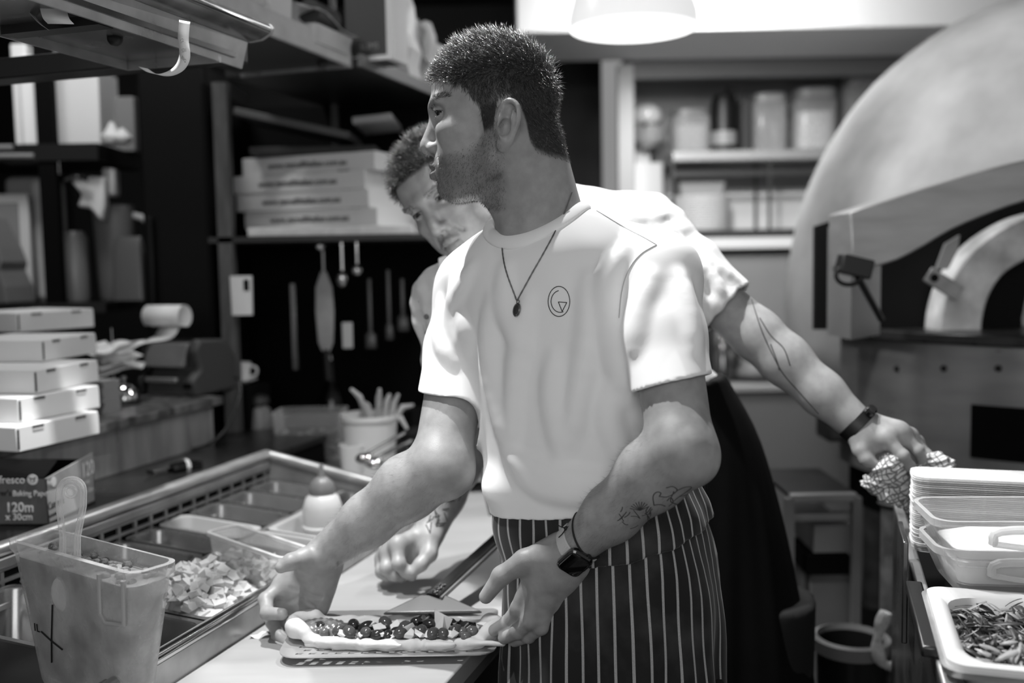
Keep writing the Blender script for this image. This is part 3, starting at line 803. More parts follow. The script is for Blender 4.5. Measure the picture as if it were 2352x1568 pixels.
# ------------------------------------------------------------------ clear jug in the foreground with sauce and scoop
Lp, Fp, Rp = PZ(8, 1238, 1.12), PZ(304, 1321, 1.12), PZ(378, 1294, 1.12)
dx = nrm((Fp - Lp) * A(1, 1, 0)); dyv = A(-dx[1], dx[0], 0)
ln = np.linalg.norm(Fp - Lp)
wd_ = .072
jc = (Lp + Fp) / 2 + dyv * wd_ / 2
Rj = np.stack([dx, dyv, ZV], 1)
jg = thing('clear_jug', jc - ZV * .20, 'large clear plastic jug of chunky sauce with an acrylic scoop in it', 'jug')
hx, hy = ln / 2, wd_ / 2
jr = [(-.20, hx * .66, hy * .72, .022), (-.193, hx * .70, hy * .76, .025), (-.02, hx * .955, hy * .92, .022), (-.012, hx, hy, .02), (0, hx, hy, .02), (.001, hx - .006, hy - .006, .017), (-.02, hx * .955 - .004, hy * .92 - .004, .02), (-.19, hx * .69 - .003, hy * .75 - .003, .02)]
build('body', MB().rloft(jr, jc, Rj, seg=6), clear_mat('smeared_plastic', 190, .25, .10, dirt=.32), jg, angle=60)
SAUCE = mat('chunky_sauce', 130, .35, var=.75, vscale=16, bump=.3, bscale=50, detail=6)
def lerp(a, b, t): return a + (b - a) * t
build('sauce', MB().rloft([(-.186, hx * .67, hy * .71, .02), (-.03, hx * .90, hy * .86, .02), (-.022, hx * .90, hy * .86, .02)], jc, Rj, seg=6), SAUCE, jg)
rr_ = np.random.default_rng(9); sm = MB()
for k in range(60):
    a, b = rr_.uniform(-hx * .8, hx * .8), rr_.uniform(-hy * .75, hy * .75)
    sm.ball(jc + Rj @ A(a, b, -.023 + rr_.uniform(-.003, .004)), rr_.uniform(.003, .008), 8, 5)
o = build('sauce_pieces', sm, mat('sauce_lumps', 110, .3, var=.7, vscale=60), jg); o['kind'] = 'stuff'
# moulded ladder mark and spout recess
build('spout_ridge', MB().tube([jc + Rj @ A(hx * .50, -hy * .93, -.012), jc + Rj @ A(hx * .48, -hy * .90, -.065), jc + Rj @ A(hx * .56, -hy * .90, -.075), jc + Rj @ A(hx * .80, -hy * .86, -.07), jc + Rj @ A(hx * .84, -hy * .92, -.012)], .0035, 8), mat('jug_ridge', 150, .25), jg)
INK = mat('print_ink', 20, .6)
yo = -hy * .80
def jw(a, z):  # point on the front face of the jug
    f_ = (z + .20) / .20; return jc + Rj @ A(a, -(hy * (.745 + .18 * f_)) - .002, z)
build('scale_mark', MB().tube([jw(-.04, -.075), jw(-.05, -.125), jw(-.055, -.16)], .0011, 6), INK, jg)
build('scale_mark', MB().tube([jw(-.075, -.12), jw(-.052, -.128), jw(-.025, -.135)], .0011, 6), INK, jg)
text_mesh('scale_text', '1L', .016, INK, jg, jw(-.095, -.122), dx, nrm(jw(0, -.05) - jw(0, -.15)))
# scoop
hx_ = P(163, 1110, 1.36); hl = P(160, 1300, 1.355)
ax = nrm(hx_ - hl); sd = nrm(np.cross(ax, A(0, 1, 0)))
ACR = clear_mat('acrylic', 225, .08, .22, spec=.9)
scp = thing('acrylic_scoop', hl, 'clear acrylic scoop standing upright in the sauce jug', 'scoop')
ctr = P(164, 1128, 1.36)
lp = [hl + sd * -.010, hl + sd * -.010 + ax * .04] + [ctr + sd * (-.0165) - ax * .02] + [ctr + (sd * -math.cos(a) + ax * math.sin(a)) * .0165 for a in np.linspace(0, math.pi, 12)] + [ctr + sd * .0165 - ax * .02, hl + sd * .010 + ax * .04, hl + sd * .010]
build('handle_rim', MB().tube(lp, .0045, 10), ACR, scp)
fl = MB(); fl.prism([p for p in lp], A(0, .004, 0)); build('handle_web', fl, ACR, scp)
build('hang_hole', MB().tube([ctr + (sd * math.cos(a) + ax * math.sin(a)) * .0075 + A(0, -.002, 0) for a in np.linspace(0, 2 * math.pi, 20)], .0022, 8, caps=False), ACR, scp)
build('scoop_bowl', MB().ball(hl - ax * .035, (.024, .018, .03), 16, 10), ACR, scp)
# ================================================================== pass shelf with boxes, printer, bell
ZP = 1.16
SP = float(PZ(370, 942, ZP) @ CS)
tE = float(PZ(512, 909, ZP) @ CC)
ps = thing('pass_shelf', C(SP - .2, 1.6, 1.035), 'dark worn steel pass shelf above the rear ledge of the prep counter', 'shelf')
build('top_plate', MB().cbox(SP - .46, SP, .7, tE, ZP - .022, ZP), mat('worn_steel', 120, .35, .6, var=.75, vscale=26, stretch=(1, 1, .3)), ps, bevel=.003)
build('fascia', MB().cbox(SP - .035, SP - .02, .7, tE - .02, 1.036, ZP - .0225), mat('fascia_steel', 165, .3, .6, var=.5, vscale=7, stretch=(2, 2, .4)), ps)
build('end_cheek', MB().cbox(SP - .44, SP - .036, tE - .03, tE - .015, 1.036, ZP - .0225), STEELD, ps)

# pizza boxes
SLOT = mat('slot_shadow', 6, .9)
def box_frame(o0, ang):
    return Rz(ang)
def pizza_box(px_corner, px_right, z, h, L, Wd, label, cx_text=None):
    pass
rb_ = np.random.default_rng(2)
# (left visible corner px, right corner px) of each front face at its bottom edge, from bottom box up
edges = [((48, 1037), (228, 995)), ((26, 975), (229, 935)), ((46, 912), (226, 875)), ((-10, 850), (221, 810)), ((-20, 768), (216, 750))]
zb_cur = ZP + .0006; hbx = .0472
names = ['white pizza box at the bottom of the small stack on the pass', 'white pizza box second from the bottom of the stack on the pass',
         'white pizza box in the middle of the stack on the pass', 'white pizza box just below the top one on the pass', 'white pizza box on top of the stack, under the grey paper bag']
for k in range(5):
    z0 = zb_cur; z1_ = z0 + hbx
    a = PZ(*edges[k][0], z0); b = PZ(*edges[k][1], z0)
    d = nrm(b - a); Lk = .212
    a = b - d * Lk                                            # every box is the same size
    n = A(-d[1], d[0], 0)                                     # away from the camera
    t = thing('pizza_box', (a + b) / 2 + n * Lk / 2, names[k], 'pizza box', 'small white pizza boxes on the pass')
    body = MB().hexa([a, b, b + n * Lk, a + n * Lk, a + ZV * hbx, b + ZV * hbx, b + n * Lk + ZV * hbx, a + n * Lk + ZV * hbx])
    build('carton', body, CARD, t, bevel=.0022)
    # front flap panel with rounded top corners, standing a little proud
    fp = []
    e = -n * .0012; i0, i1, r_ = .004, Lk - .001, .008
    fp = [a + d * i0 + ZV * .001, a + d * i1 + ZV * .001] + [a + d * (i1 - r_ + r_ * math.sin(q)) + ZV * (hbx - .002 - r_ + r_ * math.cos(q)) for q in np.linspace(math.pi / 2, 0, 5)] + [a + d * i0 + ZV * (hbx - .002)]
    build('front_flap', MB().prism([p + e for p in fp], n * .0012), CARD, t)
    build('corner_slit', MB().box(a + d * .003 + ZV * (hbx * .5) - n * .0014, (.0035, .0014, hbx * .8), np.stack([d, n, ZV], 1)), SLOT, t)
    for u in (.24, .76):
        c_ = a + d * (Lk * u) + ZV * (hbx - .0055) - n * .0018
        build('tuck_slot', MB().box(c_, (.027, .0016, .0042), np.stack([d, n, ZV], 1)), SLOT, t)
        build('tuck_tab', MB().box(c_ - ZV * .0042 - n * .0004, (.026, .0012, .0042), np.stack([d, n, ZV], 1)), mat('card_shade', 205, .7), t)
    zb_cur = z1_ + .0006
ZTOP = zb_cur
# grey paper bag on top
bgl = [PZ(80, 700, ZTOP)]
q0 = PZ(76, 694, ZTOP); dC = CC
bg = MB()
hb_ = .30
def bagpt(u, v, w_):  # u along counter dir, w across, v height 0..1
    return q0 + dC * (u) + CS * w_ + ZV * v
rings = []
for v, w0, w1, t0_, t1_ in [(0.0005, -.16, -.004, -.10, .02), (.05, -.16, -.010, -.10, .022), (.10, -.16, -.028, -.10, .018), (.125, -.16, -.020, -.095, .012), (.17, -.16, -.034, -.09, .008), (.21, -.16, -.050, -.085, 0.0), (.26, -.16, -.070, -.08, -.01)]:
    rings.append([bagpt(t0_, v, w0), bagpt(t0_, v, w1), bagpt(t1_, v, w1 - .003), bagpt(t1_, v, w0)])
vs = [p for g in rings for p in g]; fs = []
for i in range(len(rings) - 1):
    for k in range(4):
        fs.append((i * 4 + k, i * 4 + (k + 1) % 4, (i + 1) * 4 + (k + 1) % 4, (i + 1) * 4 + k))
fs += [(3, 2, 1, 0), tuple((len(rings) - 1) * 4 + k for k in range(4))]
bg.add(vs, fs)
tag(build('paper_bag', bg, mat('grey_paper', 105, .7, var=.06, vscale=8), smooth=False, bevel=.004), 'creased grey paper bag standing on the pizza box stack', 'bag')

# baking paper box on the rear ledge
z0 = 1.036
ca = PZ(112, 1206, z0); cl = PZ(0, 1212, z0); cr_ = PZ(219, 1151, z0)
dl, dr = nrm(cl - ca), nrm(cr_ - ca)
dl = nrm(np.cross(ZV, dr)) if (np.cross(ZV, dr) @ dl) > 0 else -nrm(np.cross(ZV, dr))
Ll, Lr, hb2 = .21, np.linalg.norm(cr_ - ca), .086
bb = thing('baking_paper_box', ca + dl * .15, 'dark carton of baking paper with torn open lid, printed 120m', 'carton')
BOXG = mat('box_grey', 92, .6, var=.06, vscale=60, stretch=(30, 30, 1))
h4 = [ca, ca + dr * Lr, ca + dr * Lr + dl * Ll, ca + dl * Ll]
# open carton: four walls and a base
th_ = .003
def wall(p, q, inn, hgt): return MB().hexa([p, q, q + inn * th_, p + inn * th_, p + ZV * hgt, q + ZV * hgt, q + inn * th_ + ZV * hgt, p + inn * th_ + ZV * hgt])
build('front_wall', wall(h4[3], h4[0], dr, hb2), BOXG, bb)
sw = MB().hexa([h4[0], h4[1], h4[1] + dl * th_, h4[0] + dl * th_, h4[0] + ZV * hb2, h4[1] + ZV * (hb2 + .012), h4[1] + dl * th_ + ZV * (hb2 + .012), h4[0] + dl * th_ + ZV * hb2])
build('side_wall', sw, mat('box_print', 150, .5, var=.15, vscale=30), bb)
build('back_wall', wall(h4[2], h4[1], -dr, hb2), BLACKM, bb)
build('far_wall', wall(h4[3] , h4[2], -dl, hb2), BLACKM, bb)
build('base', MB().hexa(h4 + [p + ZV * .003 for p in h4]), BLACKM, bb)
build('lid_flap', MB().hexa([h4[0] + dl * .004 + ZV * hb2, h4[3] + ZV * hb2, h4[3] + ZV * (hb2 + .03) + dr * .05, h4[0] + dl * .004 + ZV * (hb2 + .022) + dr * .05] + [p + ZV * .002 for p in [h4[0] + dl * .004 + ZV * hb2, h4[3] + ZV * hb2, h4[3] + ZV * (hb2 + .03) + dr * .05, h4[0] + dl * .004 + ZV * (hb2 + .022) + dr * .05]]), BLACKM, bb)
WINK = mat('white_print', 225, .6); WINK2 = mat('dark_print', 30, .6)
def fpt(x, y):  # pixel on the front face
    return PPL(x, y, ca - dr * .0006, dr)
def spt(x, y):
    return PPL(x, y, ca - dl * .0006, dl)
pxm = 1.0 / np.linalg.norm(fpt(60, 1150) - fpt(61, 1150))
def ftext(body, x, y, hpx, m, bold=0.0, sx=1.0, name='print'):
    text_mesh(name, body, hpx / pxm * 1.38, m, bb, fpt(x, y), -dl, ZV, bold=bold, sx=sx)
ftext('fresco', -2, 1110, 18, WINK, sx=.96)
ftext("Caterer's", -38, 1138, 13, WINK2, bold=.0002, sx=.95); ftext('Baking Paper', 29, 1139, 13, WINK, sx=.93)
ftext('120m', 13, 1175, 22, WINK, bold=.0004, sx=.95); ftext('x 30cm', 13, 1194, 16, WINK, bold=.0002, sx=.95)
e0 = fpt(75, 1101)
em = MB(); em.lathe([(12 / pxm, 0), (12 / pxm, .0006)], e0, 28, R=np.stack([-dl, ZV, -dr], 1)); build('emblem_disc', em, WINK, bb)
zz_ = -dr * .0008
def epts(ps): return [e0 - dl * (x / pxm) + ZV * (y / pxm) + zz_ for x, y in ps]
build('emblem_head', MB().prism(epts([(-5, -5), (5, -5), (5.5, 1), (9, 5), (7, 7), (4, 3.5), (-4, 3.5), (-7, 7), (-9, 5), (-5.5, 1)]), zz_ * .4), BOXG, bb)
build('emblem_muzzle', MB().prism([p + zz_ * .6 for p in epts([(-2.5, -4), (2.5, -4), (4, 0), (-4, 0)])], zz_ * .3), WINK, bb)
# side print: pale field, big 120, fresco and lines
sxm = np.linalg.norm(spt(180, 1120) - spt(181, 1120))
fld = [spt(x, y) for x, y in [(106, 1128), (148, 1118), (165, 1125), (176, 1170), (114, 1198)]]
build('pale_field', MB().prism([p - dl * .0004 for p in fld], -dl * .0003), mat('field_print', 205, .6), bb)
def stext(body, x, y, hgt, m, sx=1.0, bold=0.0): text_mesh('print', body, hgt, m, bb, spt(x, y) - dl * .0009, dr, ZV, sx=sx, bold=bold)
stext('120', 187, 1098, .040, WINK, .85, .0004); stext('METRES', 189, 1117, .0105, WINK, .8); stext('x 30cm', 197, 1134, .013, WINK, .8)
stext('fresco', 108, 1117, .015, WINK, .7); stext("Caterer's", 110, 1172, .020, WINK2, .75); stext('GENUINE', 112, 1190, .008, WINK2, .9)
cs = spt(122, 1106) - dl * .001
build('emblem_disc', MB().lathe([(.009, 0), (.009, .0006)], cs, 24, R=np.stack([dr, ZV, -dl], 1)), WINK, bb)

# receipt printer
pr0 = PZ(322, 908, ZP); 
Rp_ = Rz(-TH - .05) @ np.eye(3)
pr1 = PZ(436, 912, ZP)
dpx = nrm(pr1 - pr0); npx = A(-dpx[1], dpx[0], 0)
wpr = np.linalg.norm(pr1 - pr0)
PRB = mat('printer_black', 34, .38)
pr = thing('receipt_printer', (pr0 + pr1) / 2 + npx * .09, 'black receipt printer with a curl of paper on top, on the pass shelf', 'printer')
def pp(u, v, z): return pr0 + dpx * (u * wpr) + npx * v + ZV * z
hpr = .150
prof_ = [(0, 0), (.19, 0), (.19, hpr * .62), (.14, hpr * .95), (.03, hpr), (.012, hpr * .80), (.03, hpr * .46), (-.006, hpr * .30), (-.006, .03)]
def side_poly(u): return [pp(u, v, z) for v, z in prof_]
for u0, u1, nm, mm in ((-.06, .06, 'side_shell', PRB), (.92, 1.10, 'side_shell', mat('printer_side', 62, .5))):
    build(nm, MB().prism(side_poly(u0)[::-1], dpx * (u1 - u0) * wpr), mm, pr, bevel=.008)
core = [(.01, 0), (.18, 0), (.18, hpr * .6), (.14, hpr * .9), (.04, hpr * .94), (.028, hpr * .78), (.04, hpr * .45), (.02, hpr * .28)]
build('core', MB().prism([pp(.08, v, z) for v, z in core][::-1], dpx * .84 * wpr), mat('printer_core', 70, .3, coat=.4), pr, bevel=.004)
build('front_lid', MB().prism([pp(.1, v, z) for v, z in [(-.004, hpr * .52), (.02, hpr * .93), (.032, hpr * .93), (.012, hpr * .52)]][::-1], dpx * .8 * wpr), mat('printer_lid', 105, .3, coat=.5), pr, bevel=.003)
build('cutter_bar', MB().box(pp(.5, -.01, hpr * .30), (wpr * .62, .012, .012), np.stack([dpx, npx, ZV], 1)), mat('cutter', 170, .25, .6), pr, bevel=.002)
build('power_switch', MB().box(pp(1.0, -.008, .03), (.024, .006, .012), np.stack([dpx, npx, ZV], 1)), BLACKM, pr)
# paper roll curl on top
rc_ = PPL(388, 726, pr0 + npx * .07, npx)
curl = []
for a in np.linspace(math.radians(-70), math.radians(235), 26):
    curl.append((math.cos(a) * .030, math.sin(a) * .030))
g = [[rc_ + dpx * u + npx * c_[0] + ZV * c_[1] for u in (-.066, .052)] for c_ in curl]
build('paper_curl', MB().sheet(g), PAPER, pr, solid=.0008)
tl = [[pp(.2 + .1 * u, -.0 - .06 * v - .03 * u, hpr * (.98 - .5 * v * v - .18 * u)) for u in np.linspace(0, 1, 6)] for v in np.linspace(-.6, 1, 8)]
tail = catmull([rc_ + npx * .02 - ZV * .028, pp(.3, .05, hpr * 1.0), pp(-.05, -.0, hpr * .92), pp(-.22, -.03, hpr * .72), pp(-.28, -.05, hpr * .45)], 6)
g = [[p + dpx * u for u in (-.045, .02)] for p in tail]
build('paper_tail', MB().sheet(g), PAPER, pr, solid=.0008)
# printer cable
cb_ = catmull([pp(1.36, .12, .04), pp(1.55, .1, .03), pp(1.66, .06, -.02), pp(1.62, .0, -.09), pp(1.45, -.06, -.118), pp(1.1, -.1, -.119)], 6)
tag(build('power_cable', MB().tube(cb_, .0035, 8), BLACK), 'black cable looping off the pass shelf end behind the printer', 'cable')

# service bell
b0 = PZ(287, 928, ZP)
bl = thing('service_bell', b0, 'chrome service bell on the pass shelf before the printer', 'bell')
CHR = mat('chrome', 215, .08, 1.0)
build('base', MB().lathe([(.038, 0), (.038, .008), (.034, .012)], b0, 28), BLACK, bl)
build('dome', MB().lathe([(.036, .013), (.036, .017), (.031, .034), (.019, .048), (.005, .052)], b0, 28), CHR, bl)
build('plunger', MB().lathe([(.004, .051), (.004, .062), (.008, .063), (.008, .069), (.003, .071)], b0, 16), CHR, bl)
# docket spike
s0 = PZ(246, 925, ZP) + CC * .03
sk = thing('docket_spike', s0, 'docket spike with crumpled receipts beside the pizza boxes', 'spike')
build('base', MB().lathe([(.04, 0), (.04, .004), (.01, .007)], s0, 24), BLACK, sk)
tip = PPL(257, 752, s0, CF)
build('spike', MB().tube([s0, s0 * A(1, 1, 0) + ZV * tip[2]], [.0018, .0012], 8), STEEL, sk)
rr_ = np.random.default_rng(21)
for k in range(7):
    zc_ = .062 + k * .010
    ang = rr_.uniform(-.9, .9); L = rr_.uniform(.05, .075)
    g = []
    for i, u in enumerate(np.linspace(-1, 1, 7)):
        row = []
        for v in np.linspace(-1, 1, 4):
            q = Rz(ang) @ A(u * L, v * .03, .010 * math.sin(u * 2.3 + k) + .012 * abs(u) ** 2 * (1 if k % 2 else -.3) + .004 * v)
            row.append(s0 + ZV * (zc_ + .02) + q)
        g.append(row)
    build('receipt', MB().sheet(g), PAPER, sk, solid=.0006)
for k in range(10):
    pass
# block of cards under the receipts
q = PZ(232, 948, ZP) - CS * .02 + CC * .02
cd = thing('docket_block', q, 'stack of grey dockets leaning behind the pizza boxes', 'papers')
for k in range(9):
    build('docket', MB().box(q + ZV * (.004 + k * .0085) + A(.001 * (k % 3), 0, 0), (.07, .06, .0075), Rz(-TH + .02 * ((k * 7) % 5 - 2))), mat('docket_grey', 150, .7), cd)
# espresso cup on saucer
c0 = PZ(540, 884, ZP) ; 
cu = thing('coffee_cup', c0 + ZV * .0, 'white cup on a saucer at the end of the pass shelf', 'cup')
CRK = mat('cup_white', 225, .25)
c0 = C(float(c0 @ CS), float(c0 @ CC) + .03, ZP)
tag(build('black_caddy', MB().cbox(float(c0 @ CS) - .06, float(c0 @ CS) + .06, float(c0 @ CC) - .055, float(c0 @ CC) + .06, 1.0355, ZP - .0005), BLACKM, bevel=.004), 'black caddy box carrying the white cup beyond the pass shelf', 'caddy')
LOCS[cu.name] = c0; cu.location = c0
build('saucer', MB().lathe([(.02, 0), (.025, .002), (.046, .012), (.047, .014), (.024, .005), (.01, .004)], c0, 28), CRK, cu)
build('cup', MB().lathe([(.018, .006), (.024, .009), (.031, .06), (.0315, .062), (.029, .061), (.02, .012), (.01, .01)], c0, 28), CRK, cu)
build('handle', MB().tube(catmull([c0 + A(.029, 0, .052), c0 + A(.046, 0, .046), c0 + A(.045, 0, .026), c0 + A(.026, 0, .02)], 4), .0035, 8), CRK, cu)

# tongs and black spatula on the rear ledge
a, b = PZ(325, 1112, 1.036), PZ(395, 1085, 1.036); c_ = PZ(462, 1074, 1.036)
tg = thing('utility_knife', (a + b) / 2, 'black handled knife lying on the dark ledge behind the back rail', 'knife')
build('handle', MB().tube([b + ZV * .008, (b + c_) / 2 + ZV * .009, c_ + ZV * .008], [.014, .017, .010], 10), mat('gloss_black', 14, .12), tg)
build('blade', MB().prism([a + ZV * .004, (a + b) / 2 + ZV * .013, b + ZV * .013, b + ZV * .003], nrm(np.cross(b - a, ZV)) * .002), STEELP, tg)
build('bolster', MB().tube([b + (c_ - b) * .42 + ZV * .009, b + (c_ - b) * .55 + ZV * .009], .0175, 10), mat('bolster_steel', 220, .2, .5), tg)
a, b = PZ(345, 1090, 1.036), PZ(440, 1064, 1.036)
tag(build('rubber_spatula', MB().tube([a + ZV * .006, (a + b) / 2 + ZV * .007, b + ZV * .006], [.012, .018, .010], 10, flat=.45), mat('spatula_dark', 45, .3)), 'dark rubber spatula lying behind the knife on the ledge', 'spatula')
# ================================================================== overhead shelf, ticket rail and dockets
ZO = 1.84
oh = thing('overhead_shelf', C(-1.05, 1.1, ZO), 'steel overhead shelf with a deep front lip above the pass', 'shelf')
OHS = mat('overhead_steel', 175, .3, .65, var=.4, vscale=9)
t_end = 1.535
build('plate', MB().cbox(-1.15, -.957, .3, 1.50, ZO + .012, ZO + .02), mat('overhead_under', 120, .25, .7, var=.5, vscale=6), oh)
build('front_lip', MB().hexa([C(-.957, .3, ZO), C(-.953, .3, ZO), C(-.968, t_end, ZO), C(-.972, t_end, ZO), C(-.957, .3, ZO + .045), C(-.953, .3, ZO + .045), C(-.958, t_end + .005, ZO + .045), C(-.962, t_end + .005, ZO + .045)]), OHS, oh)
build('rear_lip', MB().cbox(-1.15, -1.146, .3, 1.46, ZO - .002, ZO + .03), OHS, oh)
build('end_lip', MB().cbox(-1.15, -.965, 1.462, 1.468, ZO - .002, ZO + .03), OHS, oh)
build('cross_bar', MB().cbox(-2.1, -.97, 1.50, 1.56, ZO + .012, ZO + .05), mat('bar_dark', 60, .35, .8), oh, bevel=.004)
build('cross_bar', MB().cbox(-1.14, -.97, 1.18, 1.21, ZO - .001, ZO + .012), mat('bar_dark', 60, .35, .8), oh)
build('bolt', MB().ball(C(-1.04, 1.30, ZO + .01), .012, 12, 8), BLACK, oh)
build('hanger', MB().cbox(-1.1, -1.08, .9, .92, ZO + .02, 3.0), BLACK, oh)
build('hanger', MB().cbox(-1.1, -1.08, 1.4, 1.42, ZO + .02, 3.0), BLACK, oh)
tk = thing('ticket_rail', C(-.93, 1.1, ZO + .046), 'shiny aluminium ticket rail fixed along the overhead shelf', 'ticket rail')
cross = [(-.960, .046), (-.935, .048), (-.915, .058), (-.912, .066), (-.918, .074), (-.945, .078), (-.960, .078)]
def rail_prof(t): return [C(s, t, ZO + z) for s, z in cross]
build('rail', MB().prism(rail_prof(.3), CC * (1.545 - .3)), mat('aluminium', 200, .22, .95, var=.25, vscale=18), tk, bevel=.002)
build('end_cap', MB().prism([p for p in rail_prof(1.5455)], CC * .006), mat('cap_pale', 175, .3, .3), tk)
build('roller', MB().tube([C(-.914, .3, ZO + .062), C(-.914, 1.54, ZO + .062)], .003, 8), STEELP, tk)
def docket(px_top, px_pts, wdir, wid, d, label, ink=True):
    path = catmull([P(x, y, dd) for (x, y), dd in px_pts_d(px_pts, d)], 7)
    w_ = np.asarray(wdir) * wid
    g = [[p - w_ / 2, p + w_ / 2] for p in path]
    t = thing('order_docket', path[0], label, 'receipt', 'paper dockets hanging from the overhead shelf')
    build('paper', MB().sheet(g), PAPER, t, solid=.0004)
    return t, path
def px_pts_d(pts, d): return [((p[0], p[1]), d + (p[2] if len(p) > 2 else 0)) for p in pts]
LW = nrm(P(438, 120, 1.45) - P(400, 112, 1.47))
t, pth = docket(None, [(424, 48, 0), (421, 90, -.003), (424, 130, -.004), (410, 158, .01), (380, 172, .03), (350, 168, .05), (328, 155, .065)], LW, .0245, 1.43, 'curling printed docket strip hanging from the ticket rail')
ii = [8, 12, 16, 20, 24, 28]
for j, (k, s) in enumerate(zip(ii, ['52', 'S31', 'BIG'])):
    p0, p1 = pth[k], pth[min(k + 1, len(pth) - 1)]
    yd = nrm(p0 - p1); xd = nrm(LW - yd * (LW @ yd)); nn = np.cross(xd, yd)
    sgn = 1 if nn @ (CAMP - p0) > 0 else -1
    text_mesh('docket_print', s, .0075, mat('faint_ink', 165, .7), t, p0 + nn * sgn * .0006 - xd * .006, xd if sgn > 0 else xd, yd, extrude=.0001)
t, pth = docket(None, [(120, -30, 0), (121, 10, .0), (128, 40, .0), (140, 55, .01)], nrm(A(1, .15, 0)), .034, 1.35, 'blank looped docket strip hanging from the overhead shelf corner')
g = [[p - A(.017, 0, 0) + A(-.004, .02 + .012 * i / 8, 0), p - A(.017, 0, 0)] for i, p in enumerate(catmull([P(85, -30, 1.37), P(92, 20, 1.37), P(110, 45, 1.36), P(122, 56, 1.36)], 3))]
build('paper_back', MB().sheet(g), mat('paper_shade', 200, .7), t, solid=.0004)

# ================================================================== high shelf with tubs and bags
ZH = 2.0
SH = float(PZ(690, 105, ZH) @ CS)
t0h, t1h = float(PZ(560, 45, ZH) @ CC), float(PZ(795, 152, ZH) @ CC)
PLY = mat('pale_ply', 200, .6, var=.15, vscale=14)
hs = thing('high_shelf', C(SH - .15, 2.1, ZH), 'pale edged high shelf continuing beyond the overhead steel shelf', 'shelf')
build('front_edge', MB().cbox(SH - .012, SH, 1.62, t1h, ZH, ZH + .052), PLY, hs)
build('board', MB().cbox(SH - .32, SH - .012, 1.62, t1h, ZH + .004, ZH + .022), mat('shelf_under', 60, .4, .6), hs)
build('end_edge', MB().cbox(SH - .32, SH, t1h, t1h + .01, ZH - .004, ZH + .03), OHS, hs)
SH2 = float(PZ(915, 185, ZH) @ CS); t2h = float(PZ(1010, 224, ZH) @ CC)
build('rear_edge', MB().cbox(SH2 - .012, SH2, t1h + .01, t2h + .35, ZH, ZH + .03), mat('edge_grey', 140, .4, .4), hs)
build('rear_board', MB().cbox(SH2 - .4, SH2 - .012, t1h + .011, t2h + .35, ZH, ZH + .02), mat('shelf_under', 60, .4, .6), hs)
for tt in (1.7, 2.2, 2.8):
    build('hanger', MB().cbox(SH - .30, SH - .285, tt, tt + .015, ZH + .02, 3.0), BLACK, hs)
build('bolt', MB().ball(C(SH - .05, t1h - .06, ZH - .001), .011), BLACK, hs)
# items on it (they stand on the boards, seen from below)
def on_shelf(x, y, s, z):  # point on the vertical plane s=const
    return PPL(x, y, C(s, 0, 0), CS)
zt_ = ZH + .0225
q = on_shelf(595, 50, SH - .06, 0); q[2] = zt_
wt = thing('white_tub', q, 'white plastic tub standing on the high shelf', 'tub')
build('body', MB().rloft([(0, .055, .05, .012), (.12, .062, .057, .014), (.12, .058, .053, .012), (.01, .05, .045, .01)], q + CC * .0, RC), WPLAST, wt)
q = on_shelf(700, 60, SH - .07, 0); q[2] = zt_
ft = thing('foil_tray', q, 'clear tray with a loose plastic sheet on the high shelf', 'tray')
build('body', MB().rloft([(0, .075, .09, .014), (.04, .085, .10, .016), (.04, .081, .096, .014), (.004, .07, .085, .012)], q, RC), mat('tray_plastic', 190, .2, var=.2), ft)
g = [[q + RC @ A(a, b, .075 + .012 * math.sin(a * 40) - .0 * b) for b in np.linspace(-.14, .16, 9)] for a in np.linspace(-.03, .075, 6)]
for i, row in enumerate(g):
    for j, p in enumerate(row):
        row[j] = p + ZV * (-.03 * (j / 8.0) ** 2 + .008 * math.sin(j * 1.1 + i))
build('loose_sheet', MB().sheet(g), mat('film', 215, .3), ft, solid=.001)
build('cling_roll', MB().tube([q + RC @ A(.04, -.05, .08), q + RC @ A(.04, .06, .08)], .03, 16), mat('roll_dark', 70, .4), ft)
# crumpled white paper near the rail end
cp_ = MB()
rr_ = np.random.default_rng(33)
for k in range(7):
    q2 = on_shelf(545 + 8 * k, 20 + 9 * k, SH - .03, 0)
    cp_.ball(A(q2[0], q2[1], zt_ + .035 + .008 * (k % 2)), rr_.uniform(.022, .032), 9, 7)
v = cp_.verts(); v2 = v + rr_.normal(0, .004, v.shape)
tag(build('crumpled_paper', (v2, cp_.f), mat('crumple', 210, .8), smooth=False), 'crumpled white paper heaped on the high shelf behind the ticket rail', 'paper')
# dark box and white bags on the rear board
Yb = float((C(SH2 - .03, t1h + .1, 0))[1])
q = PPL(795, 117, C(0, t1h + .06, 0), CC); q[2] = ZH + .021
db = thing('dark_carton', q + CS * .06, 'dark grey carton with white edges standing on the high shelf', 'carton')
wq = .115
build('carton', MB().hexa([q, q + CS * wq, q + CS * wq + CC * .09, q + CC * .09] + [p + ZV * .3 for p in (q, q + CS * wq, q + CS * wq + CC * .09, q + CC * .09)]), mat('dark_card', 72, .55), db)
build('edge_strip', MB().hexa([q + CS * wq, q + CS * (wq + .02), q + CS * (wq + .02) + CC * .09, q + CS * wq + CC * .09] + [p + ZV * .3 for p in (q + CS * wq, q + CS * (wq + .02), q + CS * (wq + .02) + CC * .09, q + CS * wq + CC * .09)]), CARD, db)
build('base_strip', MB().hexa([q - ZV * .0 - CC * .004, q + CS * (wq + .02) - CC * .004, q + CS * (wq + .02), q] + [p + ZV * .012 for p in (q - CC * .004, q + CS * (wq + .02) - CC * .004, q + CS * (wq + .02), q)]), CARD, db)
text_mesh('print', 'SLIMS', .022, mat('pale_print', 150, .6), db, q + CS * .04 + ZV * .03 - CC * .001, CS, ZV)
text_mesh('print', 'J', .03, mat('pale_print', 150, .6), db, q + CS * .01 + ZV * .025 - CC * .001, CS, ZV)
